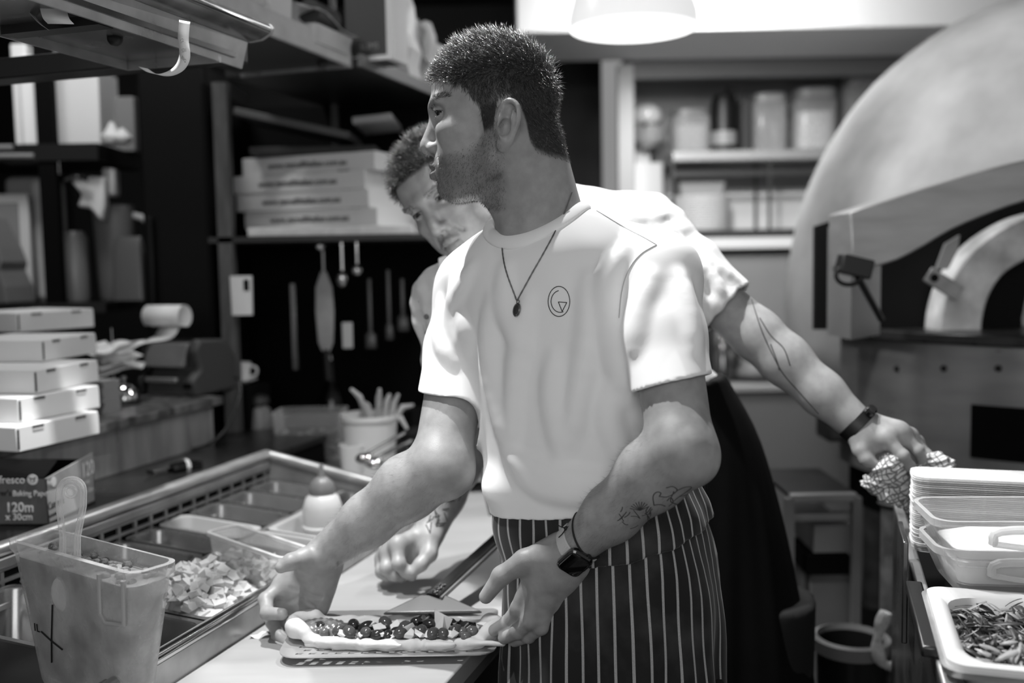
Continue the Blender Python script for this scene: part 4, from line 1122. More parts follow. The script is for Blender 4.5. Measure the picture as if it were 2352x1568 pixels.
def bag(name, x, y, s, w_, h_, d_, label, seed, m):
    q = PPL(x, y, C(s, 0, 0), CS); q = A(q[0], q[1], ZH + .031)
    r = np.random.default_rng(seed); rings = []
    for i, v in enumerate(np.linspace(0, 1, 7)):
        k = 1 - .25 * v ** 2
        rings.append((v * h_, w_ * k / 2, d_ * k / 2, .02, r.normal(0, .006), r.normal(0, .006)))
    mb = MB().rloft(rings, q, RC, seg=3)
    v = mb.verts(); v = v + r.normal(0, .0035, v.shape)
    return tag(build(name, (v, mb.f), m, angle=25), label, 'bag', 'white plastic bags on the high shelf')
WB = mat('bag_white', 215, .4)
bag('plastic_bag', 905, 150, SH2 - .09, .13, .26, .12, 'tall white plastic bag beside the dark carton on the high shelf', 1, WB)
bag('plastic_bag', 960, 165, SH2 - .085, .11, .20, .10, 'shorter white plastic bag with pleated side on the high shelf', 2, mat('bag_grey', 185, .45))
bag('plastic_bag', 1000, 180, SH2 - .075, .10, .15, .12, 'low crumpled white bag at the far end of the high shelf', 3, WB)
q = PPL(965, 205, C(SH2 - .03, 0, 0), CS)

# ================================================================== dark wood shelf unit with printed pizza boxes
YU = 2.76
WOOD = mat('worn_wood', 78, .6, var=.35, vscale=9, stretch=(6, 6, 1))
un = thing('wooden_shelf_unit', A(-.5, YU + .2, 1.036), 'dark wooden shelf unit holding printed pizza boxes behind the counter', 'shelf unit')
zsh = zpx(700, 541, YU)
x0u, x1u = xpx(478, 545, YU), xpx(1120, 545, YU)
xA, xB = xpx(490, 300, YU), xpx(523, 300, YU)
build('post', MB().box(((xA + xB) / 2, YU + .02, (1.036 + ZH) / 2), (xB - xA, .04, ZH - 1.036)), WOOD, un)
build('shelf_board', MB().box(((x0u + x1u) / 2, YU + .22, zsh - .008), (x1u - x0u, .44, .016)), mat('shelf_dark', 44, .5, var=.3, vscale=8), un)
build('back_board', MB().box(((x0u + x1u) / 2, YU + .45, (1.036 + ZH) / 2), (x1u - x0u, .012, ZH - 1.036)), BLACKM, un)
build('side_board', MB().box((x0u, YU + .23, (1.036 + ZH) / 2), (.012, .44, ZH - 1.036)), BLACKM, un)
build('post', MB().box((x1u, YU + .02, (1.036 + ZH) / 2), (.03, .04, ZH - 1.036)), WOOD, un)
build('rear_post', MB().box((xpx(765, 200, YU + .4), YU + .42, (zsh + ZH) / 2), (.02, .03, ZH - zsh)), WOOD, un)
# boxes, bottom first: px of left/right bottom corners, height px
bxs = [((562, 512), (897, 500), 'bottom printed pizza box on the wooden shelf'), ((543, 466), (876, 452), 'second printed pizza box up on the wooden shelf'),
       ((534, 421), (866, 403), 'third printed pizza box up on the wooden shelf'), ((556, 374), (885, 353), 'topmost printed pizza box on the wooden shelf')]
zc0 = zsh + .0005
# flat folded cartons below
q0, q1 = PZ(566, 538, zsh), None
fx0, fx1 = xpx(566, 530, YU + .01), xpx(945, 530, YU + .01)
tag(build('folded_carton', MB().box(((fx0 + fx1) / 2, YU + .2, zsh + .0125), (fx1 - fx0, .36, .024)), mat('folded_card', 212, .6, var=.1, vscale=40), bevel=.002), 'flat pile of folded white cartons under the printed pizza boxes', 'carton')
zc0 = zsh + .0255
hB = .0512
TXT = mat('box_print_ink', 45, .7)
for k, (pl_, pr_, lab) in enumerate(bxs):
    a = PY(*pl_, YU + .19); b = PY(*pr_, YU + .02)
    a[2] = b[2] = zc0
    d = nrm(b - a); Lb = .44; n = A(-d[1], d[0], 0)
    b = a + d * Lb
    t = thing('printed_pizza_box', (a + b) / 2 + n * .17, lab, 'pizza box', 'printed pizza boxes on the wooden shelf')
    bd_ = .25
    build('carton', MB().hexa([a, b, b + n * bd_, a + n * bd_] + [p + ZV * hB for p in (a, b, b + n * bd_, a + n * bd_)]), mat('printed_card', 215, .65), t, bevel=.002)
    build('slot', MB().box(b - d * .07 + ZV * (hB + .001) + n * .003, (.035, .004, .003), np.stack([d, n, ZV], 1)), SLOT, t)
    text_mesh('box_print', 'www.gemelliitalian.com.au', .0245, TXT, t, (a + b) / 2 + ZV * .017 - n * .0008, d, ZV, align='CENTER', sx=1.0, bold=.0005)
    zc0 += hB + .0006
# tilted boards on top of the boxes
for i, (p, q_, h_, lab) in enumerate([((535, 262), (800, 318), 22, 'dark flat carton leaning above the printed boxes'), ((570, 300), (860, 300), 14, 'flat dark carton lying above the topmost printed box'), ((810, 285), (900, 275), 14, 'small pale folded card lying above the printed boxes')]):
    a, b = PY(*p, YU + .1), PY(*q_, YU + .1)
    d = nrm(b - a); up_ = nrm(np.cross(A(0, 1, 0), d)) * -1
    up_ = up_ if up_[2] > 0 else -up_
    if i == 1: a = A(a[0], a[1], zc0 + .002); b = A(b[0], b[1], zc0 + .002); d = nrm(b - a); up_ = ZV
    hh_ = .02
    o = build('flat_carton', MB().hexa([a, b, b + A(0, .25, 0), a + A(0, .25, 0)] + [p_ + up_ * hh_ for p_ in (a, b, b + A(0, .25, 0), a + A(0, .25, 0))]), mat(['tan_dark', 'tan_darker', 'pale_card'][i], [80, 40, 150][i], .6), bevel=.002)
    tag(o, lab, 'carton', 'folded cartons on the wooden shelf')
# hanging things under the shelf
zu = zsh - .016
def hang_x(x): return xpx(x, 650, YU + .05)
q = PY(558, 678, YU + .01)
th_o = thing('wall_thermometer', q, 'white handheld thermometer box hung on the wooden post', 'thermometer')
build('case', MB().rloft([(-.054, .028, .012, .008), (.054, .030, .012, .008)], q - A(0, .012, 0)), WPLAST, th_o)
build('display', MB().box(PY(566, 655, YU - .012), (.016, .004, .032)), DARKP, th_o)
q = PY(676, 750, YU + .2)
tag(build('knife_rack', MB().box(PY(676, 750, YU + .2), (.018, .02, .26)), mat('strip_steel', 130, .2, .9), bevel=.003), 'narrow vertical steel strip hanging against the dark back board', 'steel strip')
q = PY(746, 715, YU + .12)
pdl = thing('pizza_server', q, 'pale oval paddle hanging by its handle under the wooden shelf', 'paddle')
build('blade', MB().rloft([(-.115, .012, .004, .003), (-.09, .022, .005, .004), (0, .027, .005, .004), (.07, .024, .005, .004), (.115, .008, .004, .003)], q), mat('paddle', 150, .45, var=.2, vscale=12), pdl)
build('handle', MB().tube([q + A(0, 0, -.11), q + A(.004, 0, -.2)], [.009, .012], 10), BLACK, pdl)
build('hook', MB().tube([q + A(0, 0, .11), A(q[0], q[1], zu)], .003, 8), STEEL, pdl)
q = PY(798, 770, YU + .14)
tag(build('hanging_tag', MB().box(q, (.030, .006, .076)), mat('tag_card', 190, .6), bevel=.002), 'small white card tag hanging beside the paddle', 'tag')
for i, (x, y, hgt, m_, lab) in enumerate([(786, 640, .05, CHR, 'chrome ladle hook under the wooden shelf'), (820, 620, .035, CHR, 'chrome clip hanging beside the ladle hook'), (735, 565, .03, CHR, 'steel clamp fixed below the shelf edge')]):
    q = PY(x, y, YU + .1)
    o = thing('utensil_hook', q, lab, 'hook', 'hooks under the wooden shelf')
    build('stem', MB().tube([A(q[0], q[1], zu), q], .004, 8), m_, o)
    build('cup', MB().ball(q, (.016, .016, hgt * .5), 14, 8), m_, o)
for i, (x, w_, y0_, y1_) in enumerate([(850, .03, 640, 800), (893, .022, 620, 780), (925, .03, 640, 760)]):
    q = PY(x, (y0_ + y1_) / 2, YU + .2); hgt = zpx(x, y0_, YU + .2) - zpx(x, y1_, YU + .2)
    o = tag(build('hanging_ladle', MB().rloft([(-hgt / 2, w_ * .6, .006, .005), (-hgt / 2 + .04, w_ * .6, .008, .006), (-hgt / 2 + .05, .006, .004, .002), (hgt / 2, .006, .004, .002)], q), mat('dark_ladle', 62, .3, .6)), ['dark ladle hanging nearest the paddle', 'narrow dark ladle hanging between two others', 'dark ladle hanging nearest the white jacket'][i], 'ladle', 'dark ladles under the shelf')

# ================================================================== far deck: bucket, clear box, sauce bottle, rack
zd = .9605
q = PZ(852, 1085, zd)
bk_ = thing('white_bucket', q, 'white bucket of leafy stems standing on the far deck', 'bucket')
rw = (xpx(925, 1000, q[1]) - xpx(792, 1000, q[1])) / 2; hw = zpx(850, 950, q[1]) - zd
build('body', MB().lathe([(rw * .82, 0), (rw * .97, hw), (rw, hw), (rw, hw - .012), (rw * .9, hw - .012), (rw * .78, .01)], q, 32), mat('bucket_white', 200, .35), bk_)
STM = mat('leek_stem', 190, .5, var=.3)
for i, (x0_, y0_, x1_, y1_) in enumerate([(845, 935, 806, 893), (868, 940, 872, 893), (895, 950, 915, 905), (905, 940, 935, 985), (900, 945, 950, 930), (880, 945, 895, 905), (850, 945, 840, 925)]):
    a, b = PY(x0_, y0_, q[1] - .02 + .01 * i), PY(x1_, y1_, q[1] - .05 + .02 * i)
    build('stem', MB().tube([a - ZV * .03, (a + b) / 2 + ZV * .004, b], [.007, .008, .004], 8), STM, bk_)
q = PZ(705, 1062, zd)
cbx = thing('clear_food_box', q, 'clear plastic food box of greens on the far deck', 'food box')
wq, hq = (xpx(790, 1050, q[1]) - xpx(627, 1050, q[1])) / 2, zpx(700, 950, q[1]) - zd
build('body', MB().rloft([(0, wq * .88, .06, .015), (hq, wq, .07, .018), (hq, wq - .004, .066, .016), (.006, wq * .86, .056, .013)], q + A(0, .07, 0)), CLEAR, cbx)
lm = MB(); rr_ = np.random.default_rng(8)
for k in range(70):
    c_ = q + A(rr_.uniform(-wq * .75, wq * .75), .07 + rr_.uniform(-.04, .04), rr_.uniform(.015, hq * .55))
    lm.ball(c_, (rr_.uniform(.008, .018), rr_.uniform(.008, .014), .006), 7, 5, rand_rot(rr_))
o = build('greens', lm, mat('greens', 120, .6, var=.6, vscale=30), cbx); o['kind'] = 'stuff'
q = PZ(600, 1040, zd)
sbt = thing('sauce_bottle', q, 'squat pale sauce bottle with dark cap behind the clear food box', 'bottle')
hq = zpx(600, 905, q[1]) - zd
build('body', MB().lathe([(.035, 0), (.038, .01), (.038, hq * .5), (.03, hq * .75), (.015, hq * .82)], q, 24), mat('bottle_pale', 130, .3), sbt)
build('cap', MB().lathe([(.018, hq * .8), (.03, hq * .86), (.026, hq * .96), (.01, hq)], q, 20), DARKP, sbt)
q = PZ(745, 1010, zd) + A(0, .15, 0)
ob = thing('oil_bottle', q, 'dark oil bottle with long neck behind the clear food box', 'bottle')
hq = zpx(752, 815, q[1]) - zd
build('body', MB().lathe([(.042, 0), (.044, .01), (.044, hq * .42), (.02, hq * .62), (.013, hq * .68), (.013, hq * .94)], q, 24), mat('dark_glass', 18, .08), ob)
build('spout', MB().tube([q + ZV * hq * .93, q + ZV * hq], [.008, .004], 10), CHR, ob)
# ladles resting before the bucket
for i, (a_, b_) in enumerate([((838, 1045), (930, 992)), ((860, 1055), (945, 1010))]):
    a, b = PY(*a_, 2.36), PY(*b_, 2.40)
    t = thing('steel_ladle', a, ['steel ladle resting against the white bucket', 'second steel ladle resting in front of the bucket'][i], 'ladle', 'steel ladles by the bucket')
    build('handle', MB().tube([a, b], [.005, .004], 8), CHR, t)
    build('bowl', MB().ball(a - A(.0, 0, .008), (.024, .024, .014), 16, 8), CHR, t)
# small grey beaker
q = PZ(815, 1092, zd)
tag(build('white_beaker', MB().lathe([(.028, 0), (.034, .085), (.03, .085), (.025, .008)], q - A(0, .02, 0), 24), mat('beaker', 195, .4)), 'small white beaker standing before the white bucket', 'beaker')
# wire stand behind the forearm, on the worktop's far end
st_ = thing('wire_stand', PZ(1110, 1185, ZW), 'steel wire stand with pale tray on the far end of the worktop', 'stand')
for (x0_, y0_), (x1_, y1_) in [((1085, 985), (1128, 1183)), ((1158, 985), (1172, 1165))]:
    b = PZ(x1_, y1_, ZW); a = PY(x0_, y0_, b[1] + .02)
    build('leg', MB().tube([b, a], .0055, 8), mat('stand_steel', 120, .35, .6), st_)
b = PZ(1120, 1120, ZW + .02)
build('tray', MB().rloft([(0, .075, .10, .012), (.025, .08, .11, .014), (.025, .075, .105, .012), (.004, .07, .095, .01)], PZ(1140, 1085, ZW + .03)), mat('stand_tray', 190, .3, .3, var=.1), st_)

# ================================================================== black rack and fridge far left
YK = 3.05
bkR = thing('black_shelf_rack', A(xpx(120, 500, YK), YK + .2, 0), 'black steel storage rack in the dim corner behind the pass', 'rack')
xk0, xk1 = xpx(96, 500, YK), xpx(143, 500, YK)
build('post', MB().box(((xk0 + xk1) / 2, YK, 1.15), (.052, .03, 2.3)), BLACKM, bkR)
build('post', MB().box((-2.1, YK, 1.15), (.05, .03, 2.3)), BLACKM, bkR)
zk1 = zpx(60, 352, YK); zk2 = zpx(220, 696, YK)
xkR = xpx(322, 500, YK + .3)
build('upper_shelf', MB().box(((-2.1 + xkR) / 2, YK + .17, zk1), (xkR + 2.1, .38, .05)), mat('rack_shelf', 40, .3, .5), bkR)
build('lower_shelf', MB().box(((-2.1 + xkR) / 2, YK + .17, zk2 - .012), (xkR + 2.1, .38, .03)), mat('rack_shelf', 40, .3, .5), bkR)
for y in (338, 358):
    a, b = PY(-60, y, YK - .02), PY(78 if y == 358 else 30, y, YK - .02)
    build('edge_strip', MB().tube([a, b], .008, 8), mat('edge_bright', 190, .3, .5), bkR)
zk = zk1 + .0255
def stand(name, x0, x1, y0, Y, m, label, cat, group=None, dep=.12, z=None, bev=.004):
    zz = zk if z is None else z
    xa_, xb_ = xpx(x0, y0 + 50, Y), xpx(x1, y0 + 50, Y)
    o = build(name, MB().box(((xa_ + xb_) / 2, Y + dep / 2, (zz + zpx((x0 + x1) / 2, y0, Y)) / 2), (xb_ - xa_, dep, zpx((x0 + x1) / 2, y0, Y) - zz)), m, bevel=bev)
    return tag(o, label, cat, group)
stand('white_carton', 25, 62, 100, YK + .02, mat('carton_white', 235, .5), 'tall narrow white carton at the end of the black rack', 'carton', 'cartons on the black rack')
stand('white_carton', 66, 112, 108, YK + .05, mat('carton_white2', 225, .5), 'tall white carton with a bright label on the black rack', 'carton', 'cartons on the black rack')
stand('label_sheet', 44, 86, 126, YK + .005, mat('label_bright', 245, .5), 'bright white label sheet stuck upright before the cartons', 'label', dep=.01)
stand('white_carton', 120, 226, 158, YK + .1, mat('carton_white3', 220, .55), 'wide pale carton on the black rack beside the tall ones', 'carton', 'cartons on the black rack', dep=.16)
stand('small_carton', 232, 308, 222, YK + .22, mat('carton_grey', 120, .6), 'small grey carton behind the wide pale one on the rack', 'carton', 'cartons on the black rack')
q = A(xpx(258, 320, YK + .05), YK + .05, zk)
tag(build('garlic_bulb', MB().lathe([(.01, 0), (.03, .008), (.034, .025), (.02, .045), (.006, .07)], q, 20), mat('bulb_pale', 200, .5)), 'pale round bulb on the black rack before the grey carton', 'bulb')
q = A(xpx(282, 330, YK + .04), YK + .04, zk)
tag(build('garlic_bulb', MB().lathe([(.01, 0), (.026, .008), (.03, .02), (.018, .036), (.005, .05)], q, 20), mat('bulb_pale', 200, .5)), 'smaller pale bulb on the black rack near its end', 'bulb')
# framed panel and pale canvas bags on the lower tier
zl2 = zk2 + .004
xa_, xb_ = xpx(-60, 550, YK + .05), xpx(68, 550, YK + .05)
fr = thing('framed_board', A((xa_ + xb_) / 2, YK + .06, zl2), 'grey board with a white frame standing on the lower rack tier', 'board')
ztf = zpx(30, 445, YK + .05)
build('frame', MB().box(((xa_ + xb_) / 2, YK + .06, (zl2 + ztf) / 2), (xb_ - xa_, .02, ztf - zl2)), mat('frame_white', 205, .5), fr, bevel=.003)
build('panel', MB().box(((xa_ + xb_) / 2 - .014, YK + .048, (zl2 + ztf) / 2 - .012), (xb_ - xa_ - .03, .01, ztf - zl2 - .03)), mat('panel_grey', 130, .5), fr)
o = stand('canvas_sack', 66, 112, 408, YK + .10, mat('sack', 195, .8, var=.1), 'tall pale sack standing behind the framed board', 'sack', z=zl2, dep=.14, bev=.02)
o = stand('canvas_sack', 8, 95, 405, YK + .16, mat('sack2', 160, .8, var=.1), 'wide pale sack standing at the rear of the lower rack tier', 'sack', z=zl2, dep=.12, bev=.02)
# jugs and hanging gloves
xg = xpx(270, 480, YK + .1)
q = PY(248, 560, YK + .1)
jg2 = thing('measuring_jug', A(q[0], q[1], zl2), 'grey plastic jug on the lower rack tier under the hanging gloves', 'jug')
hj = zpx(240, 470, YK + .1) - zl2
build('body', MB().lathe([(.05, 0), (.055, .01), (.066, hj), (.062, hj), (.05, .012)], A(q[0], q[1] + .06, zl2), 24), mat('jug_grey', 110, .4), jg2)
build('handle', MB().tube(catmull([A(q[0] + .06, q[1] + .06, zl2 + hj * .9), A(q[0] + .11, q[1] + .05, zl2 + hj * .8), A(q[0] + .1, q[1] + .05, zl2 + hj * .35), A(q[0] + .055, q[1] + .06, zl2 + hj * .3)], 4), .011, 10), mat('jug_handle', 185, .4), jg2)
zu2 = zk1 - .026
def hung(name, pts, Y, r_, m, label, cat, group=None):
    p = [PY(x, y, Y) for x, y in pts]
    p = [A(p[0][0], p[0][1], zu2)] + p
    return tag(build(name, MB().tube(catmull(p, 4), [r_ * (.3 + .7 * min(1, i / 5)) for i in range((len(p) - 1) * 4 + 1)], 12, flat=.5), m), label, cat, group)
def slab(name, pts, Y, th, m, label, cat, group=None):
    return tag(build(name, MB().prism([PY(x, y, Y) for x, y in pts], A(0, th, 0)), m, bevel=.008), label, cat, group)
slab('rubber_glove', [(160, 414), (205, 404), (238, 406), (240, 470), (234, 508), (222, 498), (206, 478), (176, 474), (186, 446)], YK + .02, .04, mat('glove', 215, .5), 'white rubber gloves bunched under the rack shelf', 'gloves', 'white gloves on the rack')
slab('paper_towel', [(232, 384), (262, 386), (264, 450), (236, 450)], YK + .07, .05, mat('glove2', 190, .5), 'pale folded paper towel hanging behind the gloves', 'towel')
hung('steel_chain', [(136, 360), (138, 400)], YK - .01, .008, CHR, 'short bright chain hanging from the rack shelf edge', 'chain')
a, b = PY(150, 412, YK - .01), PY(205, 412, YK - .01)
tag(build('steel_ladle_bar', MB().tube(catmull([a, (a + b) / 2 + ZV * .012, b], 4), .009, 10), CHR), 'curved chrome handle sticking out from the hanging gloves', 'handle')
q = PY(168, 580, YK + .05)
tag(build('clear_canister', MB().lathe([(.04, 0), (.042, .01), (.042, .2), (.03, .22)], A(xpx(172, 600, YK + .12), YK + .12, zl2), 24), mat('canister_grey', 120, .3)), 'grey canister with bright highlights at the foot of the gloves', 'canister')
tag(build('foil_pouch', MB().rloft([(0, .05, .03, .01), (.16, .045, .02, .01), (.2, .04, .004, .002)], A(xpx(298, 600, YK + .1), YK + .1, zl2)), mat('pouch', 95, .35, .4)), 'dark foil pouch at the end of the lower rack tier', 'pouch')
# tall black fridge
xf0, xf1 = xpx(322, 400, 3.0), xpx(482, 400, 3.0)
fg = thing('black_fridge', A((xf0 + xf1) / 2, 3.2, 0), 'tall black fridge cabinet between the rack and the wooden shelves', 'fridge')
build('cabinet', MB().box(((xf0 + xf1) / 2, 3.25, 1.05), (xf1 - xf0, .5, 2.1)), mat('fridge_black', 4, .5, spec=.2), fg, bevel=.01)
build('door_seam', MB().box(((xf0 + xf1) / 2, 2.998, 1.28), (xf1 - xf0 - .02, .006, .004)), mat('seam', 40, .4), fg)
build('handle', MB().box((xf0 + .03, 2.985, 1.5), (.014, .02, .3)), mat('fridge_handle', 30, .3, .6), fg, bevel=.003)
# ================================================================== serving cart at the right
ZCt = 1.03
SL, TN, TF = .128, 1.00, 2.0
cart = thing('serving_cart', C(SL + .3, 1.4, 0), 'steel serving cart with sunk pans at the aisle side', 'cart')
CST = mat('cart_steel', 120, .3, .95, var=.3, vscale=10)
build('side_panel', MB().cbox(SL - .004, SL + .008, TN - .2, TF, .35, ZCt - .005), CST, cart)
build('top_frame', MB().cbox(SL - .004, SL + .012, TN - .2, TF, ZCt - .02, ZCt), STEEL, cart, bevel=.003)
build('lower_deck', MB().cbox(SL + .008, SL + .62, TN - .2, TF, .84, .86), CST, cart)
for s, t in ((SL + .012, TN - .19), (SL + .012, TF - .02), (SL + .6, TN - .19), (SL + .6, TF - .02)):
    build('leg', MB().cbox(s - .012, s + .012, t - .012, t + .012, 0, ZCt - .02), CST, cart)
build('hinge_plate', MB().cbox(SL - .012, SL - .004, 1.10, 1.16, .90, ZCt - .02), mat('hinge', 140, .35, .8, var=.4, vscale=40), cart, bevel=.003)
build('latch', MB().lathe([(.008, 0), (.008, .012)], C(SL - .012, 1.13, .93), 14, R=RC @ Ry(-math.pi / 2)), STEELP, cart)
build('rail_end', MB().cbox(SL - .02, SL + .002, 1.22, 1.47, ZCt + .0, ZCt + .014), mat('cart_pan', 75, .3, .9), cart, bevel=.003)
build('end_plate', MB().cbox(SL - .022, SL - .014, 1.50, 1.62, ZCt - .09, ZCt + .06), CST, cart, bevel=.002)

# white herb pan
h0, h1 = .128, .40
sc, tc_ = (h0 + h1) / 2 + .02, 1.289
hx, hy = .16, .137
c0 = C(.130 + hx, tc_, 1.052)
hp = thing('herb_pan', c0 - ZV * .06, 'white plastic pan of shredded leafy salad on the serving cart', 'pan')
PW = mat('pan_bright', 205, .35, sss=.1)
build('pan', MB().rloft([(-.07, hx - .035, hy - .035, .03), (-.065, hx - .03, hy - .03, .035), (-.008, hx - .018, hy - .018, .04), (-.006, hx, hy, .022), (.0, hx, hy, .022), (.001, hx - .012, hy - .012, .035), (-.005, hx - .022, hy - .022, .04), (-.063, hx - .034, hy - .034, .035)], c0, RC, seg=6), PW, hp, angle=50)
build('steel_frame', MB().rloft([(-.014, hx + .004, hy + .004, .02), (-.006, hx + .006, hy + .006, .022), (-.006, hx - .01, hy - .01, .02), (-.014, hx - .01, hy - .01, .02)], c0, RC, cap0=False, cap1=False), STEEL, hp)
lv = MB(); rr_ = np.random.default_rng(14)
for k in range(900):
    a, b = rr_.uniform(-hx * .80, hx * .80), rr_.uniform(-hy * .62, hy * .78)
    dome = .012 * (1 - (a / hx) ** 2) + .008 * math.sin(a * 30) * math.sin(b * 36)
    z = -.030 + dome + rr_.uniform(-.014, .014)
    L, w_ = rr_.uniform(.018, .042), rr_.uniform(.0016, .0042)
    R = rand_rot(rr_); bend = rr_.uniform(-.35, .35)
    pts = [A(u * L, 0, bend * L * (1 - u * u)) for u in np.linspace(-1, 1, 5) * .5]
    ww = [w_ * .3, w_, w_ * 1.2, w_, w_ * .2]
    g = [[p + A(0, -q_, 0), p + A(0, q_, .3 * q_)] for p, q_ in zip(pts, ww)]
    lv.sheet([[c0 + RC @ (A(a, b, z) + R @ x) for x in row] for row in g])
half = len(lv.f) // 2
lv2 = MB(); lv2.v = [lv.verts()]; lv2.f = lv.f[half:]; lv2.n = lv.n
lv1 = MB(); lv1.v = [lv.verts()]; lv1.f = lv.f[:half]; lv1.n = lv.n
o = build('dark_shreds', lv1, mat('herb_dark', 58, .45, var=.4, vscale=30), hp, solid=.0006); o['kind'] = 'stuff'
o = build('pale_shreds', lv2, mat('herb_pale', 150, .45, var=.4, vscale=30), hp, solid=.0006); o['kind'] = 'stuff'
for k in range(5):
    a, b = [-.03, .05, .10, .0, .12][k], [-.09, -.075, -.095, -.08, -.06][k]
    build('white_scrap', MB().ball(c0 + RC @ A(a, b, -.030), (.016, .011, .007), 10, 6, RC @ rand_rot(rr_)), mat('endive', 215, .4), hp)

# clear tubs nested behind it
def tub(base, rim_tilt, label, hgt, hx, hy, handle, yaw=0.0, seed=0):
    R = RC @ Rz(yaw) @ Ry(rim_tilt)
    t = thing('food_tub', base, label, 'tub', 'clear food tubs on the cart')
    build('body', MB().rloft([(0, hx * .82, hy * .82, .02), (.004, hx * .84, hy * .84, .024), (hgt - .012, hx * .97, hy * .97, .03), (hgt - .010, hx, hy, .03), (hgt, hx, hy, .03), (hgt, hx - .006, hy - .006, .026), (hgt - .012, hx * .97 - .003, hy * .97 - .003, .028), (.008, hx * .84 - .004, hy * .84 - .004, .022)], base, R, seg=6), clear_mat('tub_plastic', 215, .2, .18), t, angle=50)
    z = hgt * handle
    hd = [A(-hx * .55, -hy * .99, z), A(-hx * .50, -hy * 1.05, z + .018), A(0, -hy * 1.06, z + .020), A(hx * .5, -hy * 1.05, z + .018), A(hx * .55, -hy * .99, z)]
    build('handle', MB().tube(catmull([base + R @ p for p in hd], 4), .006, 10), clear_mat('tub_handle_plastic', 225, .2, .4), t)
    lp_ = [A(-hx * .55, -hy * 1.0, z), A(-hx * .2, -hy * 1.01, z - .006), A(hx * .2, -hy * 1.01, z), A(hx * .55, -hy * 1.0, z - .005)]
    build('handle_lip', MB().tube(catmull([base + R @ p for p in lp_], 5), .004, 8), clear_mat('tub_handle_plastic', 225, .2, .4), t)
    return t, R
b1 = C(SL + .155, 1.505, ZCt + .0145)
t1_, R1 = tub(b1, 0.0, 'lower clear tub of flour on the cart, behind the salad pan', .060, .15, .065, .45, yaw=.16)
build('flour', MB().rloft([(.010, .118, .048, .018), (.040, .126, .053, .02), (.052, .09, .04, .02)], b1, R1, seg=5), FLOURM, t1_)
b2 = C(SL + .160, 1.505, ZCt + .052)
t2_, R2 = tub(b2, -.02, 'upper clear tub with flour along its edge, nested in the lower one', .066, .160, .072, .55, yaw=.16)
build('flour', MB().rloft([(.009, .125, .05, .018), (.022, .13, .054, .02), (.030, .02, .03, .015, -.08, .01)], b2, R2, seg=5), FLOURM, t2_)

# stack of ridged lids
lb = C(SL + .17, 1.655, ZCt + .0145)
zt_l = P(2200, 1106, float((lb - CAMP) @ CF) - .04)[2]
nl = 40; dzl = (zt_l - lb[2]) / nl
hx, hy = .17, .042
LID = clear_mat('lid_plastic', 225, .25, .5)
m0 = MB().rloft([(0, hx - .004, hy - .004, .02), (.0004, hx, hy, .022), (dzl * .5, hx, hy, .022), (dzl * .62, hx - .004, hy - .004, .02), (dzl * .95, hx - .010, hy - .010, .018)], A(0, 0, 0), RC, seg=3)
me = bpy.data.meshes.new('food_lid'); me.from_pydata(m0.verts().tolist(), [], m0.f); me.update(); me.materials.append(LID)
me.polygons.foreach_set('use_smooth', [True] * len(me.polygons)); me.set_sharp_from_angle(angle=math.radians(40))
for k in range(nl):
    o = place(me, 'container_lid', lb + A(rr_.normal(0, .0006), rr_.normal(0, .0006), k * dzl), np.eye(3))
    lab = 'clear plastic lid in the tall stack behind the food tubs'
    if k == nl - 1: lab = 'topmost clear plastic lid of the tall stack behind the food tubs'
    tag(o, lab, 'lid', 'stack of clear lids on the cart')
